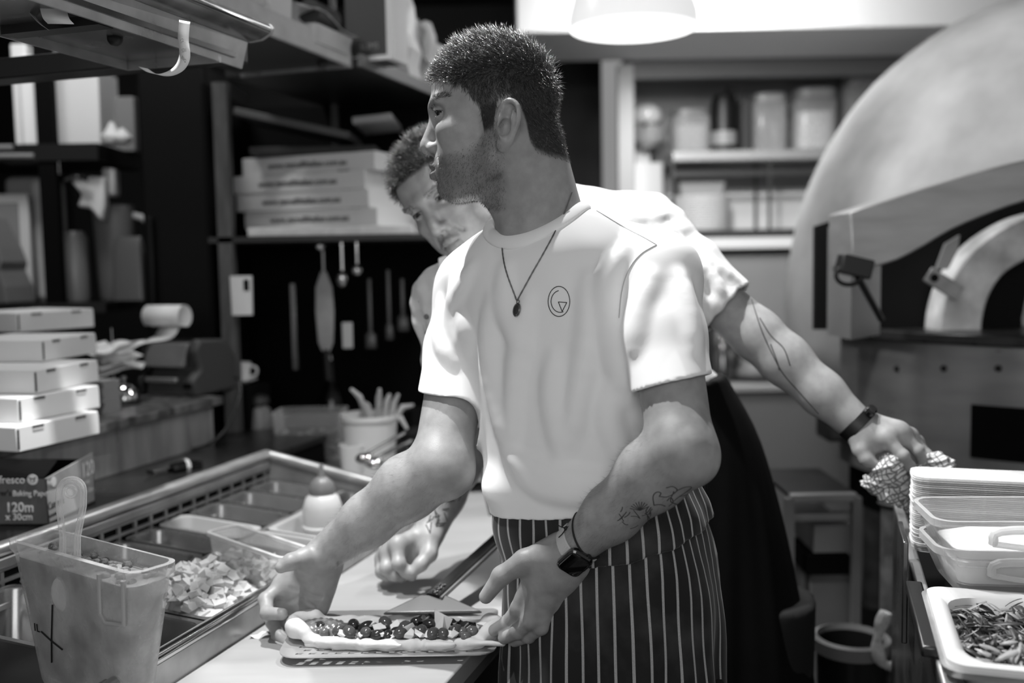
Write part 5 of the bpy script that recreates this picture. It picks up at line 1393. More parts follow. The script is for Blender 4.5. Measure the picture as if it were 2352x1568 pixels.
# ================================================================== smooth implicit modelling for people and cloth
class Sdf:
    def __init__(self):
        self.p = []
    def add(self, fn, lo, hi, k=.004, op='u'):
        self.p.append((np.asarray(lo, float), np.asarray(hi, float), fn, k, op)); return self
    def cone(self, a, b, ra, rb=None, k=.004, op='u'):
        rb = ra if rb is None else rb
        a = np.asarray(a, float); b = np.asarray(b, float); r = max(ra, rb)
        def fn(q, a=a.astype(np.float32), d=(b - a).astype(np.float32), ra=ra, rb=rb):
            w = q - a; t = np.clip((w @ d) / max(float(d @ d), 1e-12), 0, 1)
            return np.linalg.norm(w - t[:, None] * d, axis=1) - (ra + (rb - ra) * t)
        return self.add(fn, np.minimum(a, b) - r, np.maximum(a, b) + r, k, op)
    def chain(self, pts, rad, k=.004, op='u', k0=None):
        for i in range(len(pts) - 1):
            self.cone(pts[i], pts[i + 1], rad[i], rad[i + 1], k if (i or k0 is None) else k0, op)
        return self
    def ell(self, c, r, R=None, k=.004, op='u'):
        c = np.asarray(c, float); r = np.asarray([r] * 3 if np.isscalar(r) else r, float); R = np.eye(3) if R is None else np.asarray(R)
        ext = np.sqrt(((R * r) ** 2).sum(1)); ext32 = ext.astype(np.float32)
        def fn(q, c=c.astype(np.float32), R=R.astype(np.float32), r=r.astype(np.float32)):
            w = (q - c) @ R; u = w / r; k0 = np.linalg.norm(u, axis=1); k1 = np.linalg.norm(u / r, axis=1)
            d = k0 * (k0 - 1) / np.maximum(k1, 1e-6)
            return np.where(k0 > 1, np.maximum(d, np.linalg.norm(np.maximum(np.abs(q - c) - ext32, 0), axis=1)), d)
        return self.add(fn, c - ext, c + ext, k, op)
    def loft(self, secs, xd, yd, k=.01, op='u', pw=2.3, pad=.02):
        """secs: list of (centre, half_x, half_y); elliptical body along the polyline of centres"""
        cs = np.array([s[0] for s in secs], float); hx = np.array([s[1] for s in secs]); hy = np.array([s[2] for s in secs])
        ax = nrm(cs[-1] - cs[0]); tt = (cs - cs[0]) @ ax
        xd = nrm(np.asarray(xd) - ax * (np.asarray(xd) @ ax)); yd = np.cross(ax, xd)
        if yd @ np.asarray(ZV) != 0 and False: pass
        m = max(hx.max(), hy.max())
        n_f = 24; tf = np.linspace(tt[0], tt[-1], n_f)
        def smooth(y):
            f = np.interp(tf, tt, y); g = np.pad(f, 2, mode='edge')
            return (g[:-4] + 2 * g[1:-3] + 3 * g[2:-2] + 2 * g[3:-1] + g[4:]) / 9
        cf = np.stack([smooth(cs[:, i]) for i in range(3)], 1); hxf, hyf = smooth(hx), smooth(hy)
        def fn(q):
            w = q - cs[0]; t = w @ ax
            tc = np.clip(t, tf[0], tf[-1])
            c = np.stack([np.interp(tc, tf, cf[:, i]) for i in range(3)], 1)
            a = np.interp(tc, tf, hxf); b = np.interp(tc, tf, hyf)
            v = q - c; x = v @ xd; y = v @ yd
            rr = (np.abs(x / a) ** pw + np.abs(y / b) ** pw) ** (1 / pw)
            d = (rr - 1) * np.minimum(a, b)
            out = np.abs(t - tc)
            return np.where(out > 0, np.sqrt(np.maximum(d, 0) ** 2 + out ** 2) + np.minimum(np.maximum(d, -.02), 0) * 0, d)
        lo = cs.min(0) - m - pad; hi = cs.max(0) + m + pad
        return self.add(fn, lo, hi, k, op)
    def eval(self, q, prims=None):
        q = np.asarray(q, np.float32).reshape(-1, 3)
        d = np.full(len(q), 1.0, np.float32)
        for lo, hi, fn, k, op in (self.p if prims is None else prims):
            e = fn(q).astype(np.float32)
            if op == 'u':
                h = np.maximum(k - np.abs(d - e), 0) / k; d = np.minimum(d, e) - h * h * k * .25
            elif op == 's':
                e = -e; h = np.maximum(k - np.abs(d - e), 0) / k; d = np.maximum(d, e) + h * h * k * .25
            elif op == 'd':
                d = d + e
        return d
    def hit(self, x, y, d0=.7, d1=2.6):
        q = ray(x, y); L = np.linalg.norm(q); t = d0
        for _ in range(140):
            p = CAMP + q * t; v = float(self.eval(p[None])[0])
            if v < .0004: return p
            t += max(v * .7, .0004) / L
            if t > d1: return None
        return CAMP + q * t
    def grad(self, p, e=.002):
        p = np.asarray(p, float); o = np.eye(3) * e
        v = self.eval(np.concatenate([p + o, p - o])); return nrm(v[:3] - v[3:])
    def mesh(self, h, B=32):
        """surface nets on a shared grid that is only filled in near the surface"""
        us = [p for p in self.p if p[4] == 'u']
        lo = np.min([p[0] for p in us], 0) - 3 * h; hi = np.max([p[1] for p in us], 0) + 3 * h
        nb = -(-(np.ceil((hi - lo) / h).astype(int) + 2) // B); n = nb * B + 1
        D = np.full(n, 1.0, np.float32)
        los = np.array([p[0] - p[3] - 2.5 * h for p in self.p]); his = np.array([p[1] + p[3] + 2.5 * h for p in self.p])
        isu = np.array([p[4] == 'u' for p in self.p])
        g = np.arange(B); cell = np.stack(np.meshgrid(g, g, g, indexing='ij'), -1).reshape(-1, 3)
        gg = np.linspace(0, B - 1, 5); coarse = np.stack(np.meshgrid(gg, gg, gg, indexing='ij'), -1).reshape(-1, 3)
        lim = h * B * .5; act = []
        for bi in range(nb[0]):
            for bj in range(nb[1]):
                for bk in range(nb[2]):
                    i0 = np.array([bi, bj, bk]) * B
                    m = np.all(los <= lo + (i0 + B) * h, 1) & np.all(his >= lo + i0 * h, 1)
                    if not (m & isu).any(): continue
                    pr = [self.p[i] for i in np.where(m)[0]]
                    cv = self.eval(lo + (i0 + coarse) * h, pr)
                    sl = tuple(slice(i, i + B) for i in i0)
                    if cv.min() > lim: continue
                    if cv.max() < -lim:
                        D[sl] = -1.0; continue
                    D[sl] = self.eval(lo + (i0 + cell) * h, pr).reshape(B, B, B); act.append(i0)
        N1, N2 = int(n[1]), int(n[2]); VK, VP_, Q = [], [], []
        done = set()
        near = {tuple(i0 + np.array(o) * B) for i0 in act for o in ((0, 0, 0), (-1, 0, 0), (0, -1, 0), (0, 0, -1), (-1, -1, 0), (-1, 0, -1), (0, -1, -1), (-1, -1, -1))}
        for t in near:
            i0 = np.array(t)
            if (i0 < 0).any(): continue
            d = D[tuple(slice(i, i + B + 1) for i in i0)]
            s = d < 0
            if s.all() or not s.any(): continue
            tot = np.zeros((B, B, B), np.int8)
            for a in (0, 1):
                for b in (0, 1):
                    for c in (0, 1): tot += s[a:B + a, b:B + b, c:B + c]
            ci = np.argwhere((tot > 0) & (tot < 8))
            if len(ci):
                acc = np.zeros((len(ci), 3)); cnt = np.zeros(len(ci))
                for ax in range(3):
                    o1, o2 = [x for x in range(3) if x != ax]
                    for a in (0, 1):
                        for b in (0, 1):
                            q0 = ci.copy(); q0[:, o1] += a; q0[:, o2] += b
                            q1 = q0.copy(); q1[:, ax] += 1
                            v0 = d[q0[:, 0], q0[:, 1], q0[:, 2]]; v1 = d[q1[:, 0], q1[:, 1], q1[:, 2]]
                            m = (v0 < 0) != (v1 < 0)
                            tt = np.where(m, v0 / np.where(m, v0 - v1, 1), 0)
                            pt = q0.astype(float); pt[:, ax] += tt
                            acc[m] += pt[m]; cnt[m] += 1
                w = ci + i0
                VK.append((w[:, 0] * N1 + w[:, 1]) * N2 + w[:, 2]); VP_.append(lo + (acc / cnt[:, None] + i0) * h)
            for ax in range(3):
                o1, o2 = [(1, 2), (2, 0), (0, 1)][ax]
                sl0 = [slice(0, B)] * 3; sl1 = list(sl0); sl1[ax] = slice(1, B + 1)
                a0, a1 = s[tuple(sl0)], s[tuple(sl1)]
                e = np.argwhere(a0 != a1)
                if not len(e): continue
                ins = a0[e[:, 0], e[:, 1], e[:, 2]]; c = e + i0; cs_ = []
                for (u, v) in ((0, 0), (-1, 0), (-1, -1), (0, -1)):
                    w = c.copy(); w[:, o1] += u; w[:, o2] += v; cs_.append((w[:, 0] * N1 + w[:, 1]) * N2 + w[:, 2])
                qd = np.stack(cs_, 1); qd[~ins] = qd[~ins][:, ::-1]
                Q.append(qd)
        VK = np.concatenate(VK); VP_ = np.concatenate(VP_); Q = np.concatenate(Q)
        o = np.argsort(VK); VK, VP_ = VK[o], VP_[o]
        idx = np.clip(np.searchsorted(VK, Q), 0, len(VK) - 1)
        ok = (VK[idx] == Q).all(1)
        return VP_, idx[ok]

def relax(v, f, it=2, lam=.5):
    e = np.concatenate([f[:, [0, 1]], f[:, [1, 2]], f[:, [2, 3]], f[:, [3, 0]]])
    for _ in range(it):
        acc = np.zeros_like(v); cnt = np.zeros(len(v))
        for k in range(3):
            acc[:, k] = np.bincount(e[:, 0], v[e[:, 1], k], len(v)) + np.bincount(e[:, 1], v[e[:, 0], k], len(v))
        cnt = np.bincount(e[:, 0], minlength=len(v)) + np.bincount(e[:, 1], minlength=len(v))
        v = v * (1 - lam) + lam * acc / np.maximum(cnt, 1)[:, None]
    return v
def vnormals(v, f):
    n = np.cross(v[f[:, 2]] - v[f[:, 0]], v[f[:, 3]] - v[f[:, 1]])
    out = np.zeros_like(v)
    for k in range(3):
        for c in range(4):
            out[:, k] += np.bincount(f[:, c], n[:, k], len(v))
    return out / (np.linalg.norm(out, axis=1)[:, None] + 1e-12)
def quad_object(name, v, f, m, parent, attrs=None):
    me = bpy.data.meshes.new(name)
    b = world_loc(parent)
    me.vertices.add(len(v)); me.vertices.foreach_set('co', (v - b).astype(np.float32).ravel())
    me.loops.add(len(f) * 4); me.loops.foreach_set('vertex_index', f.astype(np.int32).ravel())
    me.polygons.add(len(f)); me.polygons.foreach_set('loop_start', np.arange(0, len(f) * 4, 4, dtype=np.int32))
    me.polygons.foreach_set('use_smooth', np.ones(len(f), bool))
    me.update(calc_edges=True); me.validate()
    for nm, val in (attrs or {}).items():
        a = me.attributes.new(nm, 'FLOAT', 'POINT'); a.data.foreach_set('value', np.asarray(val, np.float32))
    o = link(name, me, m, parent); LOCS[o.name] = b
    return o

def strands(name, roots, dirs, lens, rad, m, parent, curl=.25, droop=0.0, seg=3, rng=RNG, comb=None):
    """short tapered three-sided hairs as one mesh"""
    n = len(roots)
    d = dirs / np.linalg.norm(dirs, axis=1)[:, None]
    a = np.cross(d, rng.normal(size=(n, 3))); a /= np.linalg.norm(a, axis=1)[:, None]; b = np.cross(d, a)
    pts = []; p = roots.copy(); dd = d.copy()
    bend = rng.normal(0, curl, (n, 1)) * a + rng.normal(0, curl, (n, 1)) * b
    if comb is not None: bend = bend + comb
    for s in range(seg + 1):
        pts.append(p.copy())
        dd = dd + bend / seg + np.array([0, 0, -droop / seg]); dd /= np.linalg.norm(dd, axis=1)[:, None]
        p = p + dd * (lens / seg)[:, None]
    V = []
    for s in range(seg):
        r = rad * (1 - .25 * s / seg)
        for t in (0, 2.094, 4.189):
            V.append(pts[s] + r * (math.cos(t) * a + math.sin(t) * b))
    V.append(pts[seg])
    V = np.stack(V, 1).reshape(-1, 3); per = seg * 3 + 1
    F = []
    for s in range(seg - 1):
        for k in range(3):
            F.append((s * 3 + k, s * 3 + (k + 1) % 3, s * 3 + 3 + (k + 1) % 3, s * 3 + 3 + k))
    T = [((seg - 1) * 3 + k, (seg - 1) * 3 + (k + 1) % 3, seg * 3) for k in range(3)]
    base = (np.arange(n) * per)[:, None]
    Fq = (np.array(F)[None] + base[:, :, None]).reshape(-1, 4); Ft = (np.array(T)[None] + base[:, :, None]).reshape(-1, 3)
    me = bpy.data.meshes.new(name); w = world_loc(parent)
    me.vertices.add(len(V)); me.vertices.foreach_set('co', (V - w).astype(np.float32).ravel())
    me.loops.add(len(Fq) * 4 + len(Ft) * 3)
    me.loops.foreach_set('vertex_index', np.concatenate([Fq.ravel(), Ft.ravel()]).astype(np.int32))
    me.polygons.add(len(Fq) + len(Ft))
    me.polygons.foreach_set('loop_start', np.concatenate([np.arange(0, len(Fq) * 4, 4), len(Fq) * 4 + np.arange(0, len(Ft) * 3, 3)]).astype(np.int32))
    me.polygons.foreach_set('use_smooth', np.ones(len(Fq) + len(Ft), bool))
    me.update(calc_edges=True)
    o = link(name, me, m, parent); LOCS[o.name] = w
    o['kind'] = 'stuff'
    return o

class Frame:
    """local (forward, left, up) axes"""
    def __init__(self, o, fwd, left, up, s=1.0):
        self.o = np.asarray(o, float); self.R = np.stack([nrm(fwd), nrm(left), nrm(up)], 1); self.s = s
    def __call__(self, x, y, z): return self.o + self.R @ (np.array([x, y, z], float) * self.s)
    def inv(self, p): return ((np.asarray(p) - self.o) @ self.R) / self.s

def head_sdf(S, fr, mouth=.003, jaw=1.0, nose=1.0):
    """adult head around the ear line: x forward, y left, z up (metres)"""
    s = fr.s; R = fr.R
    def E(x, y, z, r, k=.012, op='u', RR=None): S.ell(fr(x, y, z), np.array([r] * 3 if np.isscalar(r) else r) * s, R if RR is None else R @ RR, k * s, op)
    def K(a, b, ra, rb, k=.008, op='u'): S.cone(fr(*a), fr(*b), ra * s, rb * s, k * s, op)
    E(.011, 0, .046, (.086, .0745, .083), .02)
    E(.044, 0, .048, (.058, .063, .060), .025)
    E(.050, 0, -.016, (.047, .057, .066), .03)
    for y in (1, -1):
        K((.002, y * .062, -.004), (.012, y * .0555 * jaw, -.057), .017, .016, .02)
        K((.012, y * .0550 * jaw, -.057), (.064, y * .020, -.0855), .0155, .0165, .02)
        E(.060, y * .043, -.012, (.030, .0215, .017), .018)
        E(.054, y * .037, -.046, (.032, .024, .032), .02)
        E(-.02, y * .052, -.025, (.025, .018, .03), .02)
    E(.070, 0, -.060, (.034, .034, .036), .02)
    E(.0745, 0, -.0845, (.0185, .022, .0175), .014)
    E(.045, 0, -.078, (.04, .038, .016), .02)
    # brow ridge and temples
    for y in (1, -1):
        K((.0985, y * .007, .029), (.0885, y * .043, .031), .0105, .0085, .012)
        E(.070, y * .060, .030, (.022, .010, .022), .016, 's') if False else None
    # eye sockets
    for y in (1, -1):
        E(.1055, y * .0315, .0145, (.0155, .0165, .0105), .012, 's')
        E(.108, y * .019, .012, (.010, .008, .010), .010, 's')
        E(.0985, y * .0455, .0130, (.0150, .0110, .0095), .012, 's')
    # nose
    K((.0975, 0, .020), (.1115, 0, -.0185), .0075, .0098 * nose, .010)
    E(.1120, 0, -.0262, (.0112, .0108, .0098), .006)
    for y in (1, -1):
        E(.1000, y * .0118, -.0292, (.0112, .0066, .0078), .005)
        E(.0960, y * .0150, -.0300, (.006, .004, .006), .005)
    K((.1115, 0, -.033), (.1005, 0, -.0365), .0042, .0045, .005)
    for y in (1, -1):
        E(.1065, y * .0062, -.0375, (.0060, .0034, .0042), .0025, 's')
        # fold beside the nose
        K((.0985, y * .0215, -.031), (.0900, y * .0310, -.052), .0013, .0008, .008, 's')
    # philtrum hollow and chin hollow
    E(.1125, 0, -.0455, (.0048, .0040, .0070), .006, 's')
    E(.1045, 0, -.0785, (.0070, .0200, .0055), .010, 's')
    # lips
    for y in (1, -1):
        S.chain([fr(.1045, y * .0015, -.0525), fr(.1030, y * .0080, -.0535), fr(.0970, y * .0165, -.0565), fr(.0890, y * .0250, -.0590)], [.0050 * s, .0050 * s, .0040 * s, .0018 * s], .004 * s)
        S.chain([fr(.1025, y * .0015, -.0665), fr(.1005, y * .0090, -.0660), fr(.0950, y * .0160, -.0640), fr(.0885, y * .0250, -.0600)], [.0062 * s, .0058 * s, .0046 * s, .0018 * s], .004 * s)
    S.chain([fr(.115, 0, -.0595), fr(.1080, .009, -.0597), fr(.0985, .0185, -.0600), fr(.0905, .0250, -.0600)], [mouth * s, mouth * s, mouth * .6 * s, .0006 * s], .0015 * s, 's')
    S.chain([fr(.115, 0, -.0595), fr(.1080, -.009, -.0597), fr(.0985, -.0185, -.0600), fr(.0905, -.0250, -.0600)], [mouth * s, mouth * s, mouth * .6 * s, .0006 * s], .0015 * s, 's')
    # eyelids with almond opening
    for y in (1, -1):
        E(.0815, y * .0310, .0145, .0140, .004)
        S.chain([fr(.0865, y * .0455, .0155), fr(.0935, y * .0390, .0185), fr(.0960, y * .0310, .0205), fr(.0945, y * .0220, .0185)], [.0014 * s, .0022 * s, .0024 * s, .0016 * s], .004 * s)
        S.chain([fr(.0870, y * .0440, .0125), fr(.0925, y * .0380, .0095), fr(.0940, y * .0310, .0085), fr(.0930, y * .0210, .0105)], [.0012 * s, .0016 * s, .0016 * s, .0012 * s], .004 * s)
        E(.0990, y * .0312, .0142, (.0120, .0130, .0038), .0012, 's')
        E(.0905, y * .0400, .0142, (.0105, .0085, .0034), .0012, 's')
    # ears
    for y in (1, -1):
        def e(x, o, z): return fr(x, y * (.0715 + o), z - .017)
        S.cone(e(.000, -.004, .004), e(-.010, .004, .004), .014 * s, .012 * s, .010 * s)
        Re = R @ Rz(y * math.radians(24)) @ Ry(math.radians(-12))
        S.ell(e(-.013, .0105, .0075), np.array([.0165, .0042, .0290]) * s, Re, .004 * s)
        S.ell(e(-.0045, .0065, -.0215), np.array([.0095, .0042, .0110]) * s, Re, .006 * s)
        hel = [e(.0005, .0065, .0060), e(.0005, .0085, .0200), e(-.0060, .0115, .0325), e(-.0160, .0150, .0355), e(-.0250, .0180, .0280), e(-.0275, .0190, .0150), e(-.0240, .0170, .0000), e(-.0160, .0130, -.0150), e(-.0080, .0090, -.0260)]
        S.chain(catmull(hel, 3), [.0029 * s] * 25, .003 * s)
        S.chain(catmull([e(-.0180, .0150, .0210), e(-.0195, .0155, .0090), e(-.0165, .0140, -.0040), e(-.0085, .0105, -.0120)], 3), [.0030 * s] * 10, .004 * s)
        S.ell(e(-.0080, .0150, -.0005), np.array([.0080, .0070, .0125]) * s, Re, .004 * s, 's')
        S.ell(e(-.0105, .0175, .0205), np.array([.0070, .0045, .0075]) * s, Re, .004 * s, 's')
        S.cone(e(.0025, .0080, .0020), e(.0015, .0085, -.0065), .0042 * s, .0040 * s, .004 * s)
    return S

def hand_fingers(S, mcp, chains, rad, palm_w, wrist, k=.006):
    """mcp: 4 knuckle points; chains: per finger list of joints after the knuckle; rad: base radius per finger"""
    for i in range(4):
        S.cone(wrist[min(i, len(wrist) - 1)], mcp[i], palm_w, rad[i] * 1.16, .016)
    for i in range(3):
        S.cone(mcp[i], mcp[i + 1], rad[i] * 1.12, rad[i + 1] * 1.12, .010)
    for i in range(4):
        pts = [mcp[i]] + list(chains[i]); n = len(pts)
        r = [rad[i] * 1.10, rad[i] * 1.0, rad[i] * .90, rad[i] * .80][:n]
        S.chain(pts, r, .003, k0=.008)
        for j in range(1, n - 1):
            S.ell(pts[j], r[j] * 1.06, k=.004)
SKIN = None
def skin_material(name, base, rough=.42):
    m = mat(name, base, rough, sss=.12, bump=.12, bscale=900)
    nt = m.node_tree; b = nt.nodes['Principled BSDF']
    at = nt.nodes.new('ShaderNodeAttribute'); at.attribute_name = 'tint'
    n = nt.nodes.new('ShaderNodeTexNoise'); n.inputs['Scale'].default_value = 55; n.inputs['Detail'].default_value = 5
    tc = nt.nodes.new('ShaderNodeTexCoord'); nt.links.new(tc.outputs['Object'], n.inputs['Vector'])
    r = nt.nodes.new('ShaderNodeMapRange'); r.inputs['From Min'].default_value = .3; r.inputs['From Max'].default_value = .7
    c = lin(base); r.inputs['To Min'].default_value = c * .86; r.inputs['To Max'].default_value = c * 1.12
    nt.links.new(n.outputs['Fac'], r.inputs['Value'])
    mu = nt.nodes.new('ShaderNodeMath'); mu.operation = 'MULTIPLY'
    nt.links.new(r.outputs[0], mu.inputs[0]); nt.links.new(at.outputs['Fac'], mu.inputs[1])
    cb = nt.nodes.new('ShaderNodeCombineColor')
    for i in range(3): nt.links.new(mu.outputs[0], cb.inputs[i])
    nt.links.new(cb.outputs[0], b.inputs['Base Color'])
    return m
def sstep(a, b, x):
    t = np.clip((x - a) / (b - a), 0, 1); return t * t * (3 - 2 * t)
def eye(fr, y, parent, look):
    """eyeball with iris and pupil; look = local direction"""
    c = fr(.0815, y * .031, .0145); s = fr.s
    l = nrm(fr.R @ np.asarray(look, float))
    o = build('eyeball', MB().ball(c, .0120 * s, 24, 16), mat('eye_white', 165, .12, coat=.6), parent, angle=180)
    up = nrm(np.cross(l, fr.R[:, 1])); sd = np.cross(up, l); RR = np.stack([sd, up, l], 1)
    build('iris', MB().lathe([(.0072 * s, .0098 * s), (.0060 * s, .0109 * s), (.0025 * s, .01215 * s)], c, 24, R=RR), mat('iris', 40, .15, coat=.8), o)
    build('pupil', MB().lathe([(.0026 * s, .0119 * s), (.0020 * s, .01235 * s), (.0005 * s, .0125 * s)], c, 20, R=RR), mat('pupil', 4, .1), o)
    ls = catmull([fr(.0848, y * .0478, .0142), fr(.0905, y * .0425, .0168), fr(.0945, y * .0370, .0180), fr(.0960, y * .0310, .0184), fr(.0950, y * .0240, .0172), fr(.0925, y * .0195, .0150)], 4)
    build('eyelashes', MB().tube(ls, [.0006 + .0007 * (1 - i / len(ls)) for i in range(len(ls))], 6), mat('lash', 10, .5), parent)
    return o
def skin_tints(v, fr, sd, beard=True, hair_fn=None):
    """pigment multipliers over the skin: lips, stubble, scalp under the hair"""
    L = fr.inv(v); t = np.ones(len(v))
    x, y, z = L[:, 0], L[:, 1], L[:, 2]
    inhead = (np.abs(y) < .1) & (x > -.13) & (x < .14) & (z > -.14) & (z < .16)
    lips = np.exp(-(((z + .0535 + .10 * np.abs(y) ** 1.2 * 0) / .0062) ** 2)) * (x > .086) * (np.abs(y) < .024) + np.exp(-(((z + .0665) / .0062) ** 2)) * (x > .086) * (np.abs(y) < .022)
    t = np.where(inhead, t * (1 - .30 * np.clip(lips, 0, 1)), t)
    if beard:
        bd = beard_mask(L)
        t = np.where(inhead, t * (1 - .34 * bd), t)
    if hair_fn is not None:
        h = hair_fn(L) * inhead
        t = t * (1 - .93 * h)
    return t
def beard_mask(L):
    x, y, z = L[:, 0], L[:, 1], L[:, 2]
    ay = np.abs(y)
    # below a line from the sideburn to the mouth corner, above the neck line
    topl = np.interp(x, [-.01, .012, .045, .075, .10], [.0, -.012, -.040, -.046, -.040])
    m = sstep(.010, -.014, z - topl) * sstep(-.128, -.112, z) * sstep(-.012, .010, x)
    cheek = 1 - sstep(.0, .01, np.minimum(x - .05, z + .05)) * (ay > .03) * .5
    lip = (np.exp(-(((z + .060) / .013) ** 2)) * (ay < .026) * (x > .08))
    m = m * cheek * (1 - np.clip(lip * 1.2, 0, 1))
    # moustache
    mo = np.exp(-(((z + .0445) / .0060) ** 2)) * (ay < .026) * (x > .082)
    return np.clip(np.maximum(m, mo * .7), 0, 1)
# ================================================================== man in the white T-shirt and striped apron
H1 = .0017
th = math.radians(5)
f1 = -CR * math.cos(th) + CF * math.sin(th); l1 = -CR * math.sin(th) - CF * math.cos(th)
tr_ = P(1155, 290, 1.352)
HD1 = Frame(P(1160, 294, 1.424), f1, l1, CU)
root1 = P(1400, 1560, 1.49); root1 = A(root1[0], root1[1], 0)
M1 = thing('person', root1, 'man in white T-shirt and pinstriped apron, stretching a topped pizza onto the peel', 'person')
LD1 = A(.83, -.56, 0); ND1 = A(-.56, -.83, 0)
shL, elL, wrL = P(1506, 640, 1.36), P(1566, 1036, 1.235), P(1316, 1258, 1.360)
shR, elR, wrR = P(1088, 668, 1.575), P(1012, 1068, 1.465), P(748, 1268, 1.560)
nb = P(1250, 560, 1.45)

S1 = Sdf()
head_sdf(S1, HD1, mouth=.0046)
# neck
S1.cone(HD1(-.028, 0, -.03), nb, .053, .055, .025)
S1.cone(HD1(.008, 0, -.080), P(1226, 572, 1.437), .028, .026, .03)
S1.cone(HD1(-.016, .058, -.035), P(1222, 575, 1.42), .013, .009, .02)
S1.cone(HD1(-.032, .0, -.03), P(1270, 515, 1.46), .042, .044, .03)
S1.ell(P(1172, 520, 1.41), .009, k=.02)
# shoulder girdle
S1.cone(nb - CU * .03, shL, .044, .046, .02); S1.cone(nb - CU * .03, shR, .044, .044, .02)
S1.cone(nb, P(1345, 1000, 1.47), .055, .05, .03)
# left arm
def lp3(a, b, t): return a + (b - a) * t
S1.cone(shL, lp3(shL, elL, .45), .046, .0445, .02)
S1.cone(lp3(shL, elL, .45), elL, .0445, .0405, .02)
S1.ell(elL + A(.018, -.004, -.014), .022, k=.02)
fl_ = lp3(elL, wrL, .25) + CU * .004
S1.cone(elL, fl_, .041, .0435, .02); S1.cone(fl_, lp3(elL, wrL, .62), .0435, .0350, .02); S1.cone(lp3(elL, wrL, .62), wrL, .0350, .0270, .02)
axL = nrm(wrL - elL)
# left hand
def PD(x, y, d): return P(x, y, d)
mcp = [PD(1224, 1318, 1.398), PD(1243, 1344, 1.382), PD(1263, 1366, 1.383), PD(1281, 1384, 1.394)]
fing = [[PD(1192, 1398, 1.408), PD(1166, 1430, 1.432), PD(1136, 1447, 1.448)],
        [PD(1218, 1424, 1.392), PD(1190, 1449, 1.412), PD(1158, 1464, 1.430)],
        [PD(1242, 1438, 1.396), PD(1214, 1459, 1.416), PD(1182, 1471, 1.436)],
        [PD(1266, 1436, 1.408), PD(1243, 1454, 1.424), PD(1218, 1466, 1.438)]]
hand_fingers(S1, mcp, fing, [.0116, .0118, .0112, .0100], .019, [PD(1296, 1262, 1.362), PD(1305, 1274, 1.358), PD(1316, 1286, 1.360), PD(1326, 1296, 1.366)])
S1.ell((mcp[1] + wrL) / 2 + CF * .004, (.036, .026, .032), k=.02)
S1.ell(PD(1236, 1388, 1.412), (.022, .018, .026), k=.02)
S1.chain([PD(1284, 1262, 1.368), PD(1205, 1287, 1.372), PD(1152, 1322, 1.376), PD(1116, 1370, 1.384)], [.019, .0150, .0130, .0098], .006, k0=.016)
S1.ell(PD(1215, 1300, 1.385), (.016, .012, .016), k=.018)       # web between thumb and index
for i in range(4):                                               # tendons
    S1.cone(lp3(wrL, mcp[i], .25) - CF * .012, mcp[i] - CF * .0065, .003, .0045, .010)
# right arm
S1.cone(shR, lp3(shR, elR, .5), .046, .0455, .02)
S1.cone(lp3(shR, elR, .5), elR, .0455, .0415, .02)
S1.ell(elR + A(.012, .006, -.014), .032, k=.03)
flr = lp3(elR, wrR, .27) + CU * .004
S1.cone(elR, flr, .043, .0465, .02); S1.cone(flr, lp3(elR, wrR, .62), .0465, .0385, .02); S1.cone(lp3(elR, wrR, .62), wrR, .0385, .0290, .02)
# right hand, palm to the camera
mr = [PD(650, 1340, 1.578), PD(657, 1378, 1.586), PD(678, 1406, 1.586), PD(706, 1424, 1.574)]
fr_ = [[PD(611, 1377, 1.552), PD(614, 1408, 1.528), PD(648, 1410, 1.512)],
       [PD(628, 1428, 1.578), PD(640, 1462, 1.556), PD(664, 1480, 1.536)],
       [PD(654, 1448, 1.586), PD(664, 1476, 1.566), PD(690, 1484, 1.548)],
       [PD(690, 1458, 1.576), PD(702, 1478, 1.562), PD(722, 1482, 1.548)]]
hand_fingers(S1, mr, fr_, [.0112, .0112, .0104, .0092], .017, [PD(722, 1284, 1.572), PD(732, 1292, 1.578), PD(745, 1300, 1.576), PD(760, 1302, 1.566)])
S1.ell(PD(700, 1352, 1.572), (.036, .020, .034), k=.02)
S1.ell(PD(740, 1350, 1.556), (.019, .014, .036), R=Ry(.30), k=.02)
S1.ell(PD(722, 1392, 1.566), (.018, .014, .02), k=.02)      # heel of the hand
S1.chain([PD(738, 1284, 1.552), PD(700, 1281, 1.532), PD(668, 1290, 1.516), PD(645, 1303, 1.510)], [.018, .0150, .0125, .0088], .006, k0=.02)
S1.ell(PD(712, 1305, 1.548), (.022, .016, .020), k=.018)
# palm creases
S1.chain([PD(664, 1352, 1.550), PD(700, 1362, 1.545), PD(735, 1372, 1.541)], [.0010] * 3, .006, 's')
S1.chain([PD(660, 1385, 1.556), PD(690, 1372, 1.546), PD(722, 1392, 1.544)], [.0010] * 3, .006, 's')
# wrist wrinkles
S1.chain([PD(748, 1246, 1.535), PD(760, 1270, 1.532), PD(772, 1300, 1.534)], [.0022, .003, .002], .008)
S1.chain([PD(758, 1246, 1.535), PD(770, 1270, 1.532), PD(781, 1294, 1.534)], [.0012, .0014, .001], .006, 's')

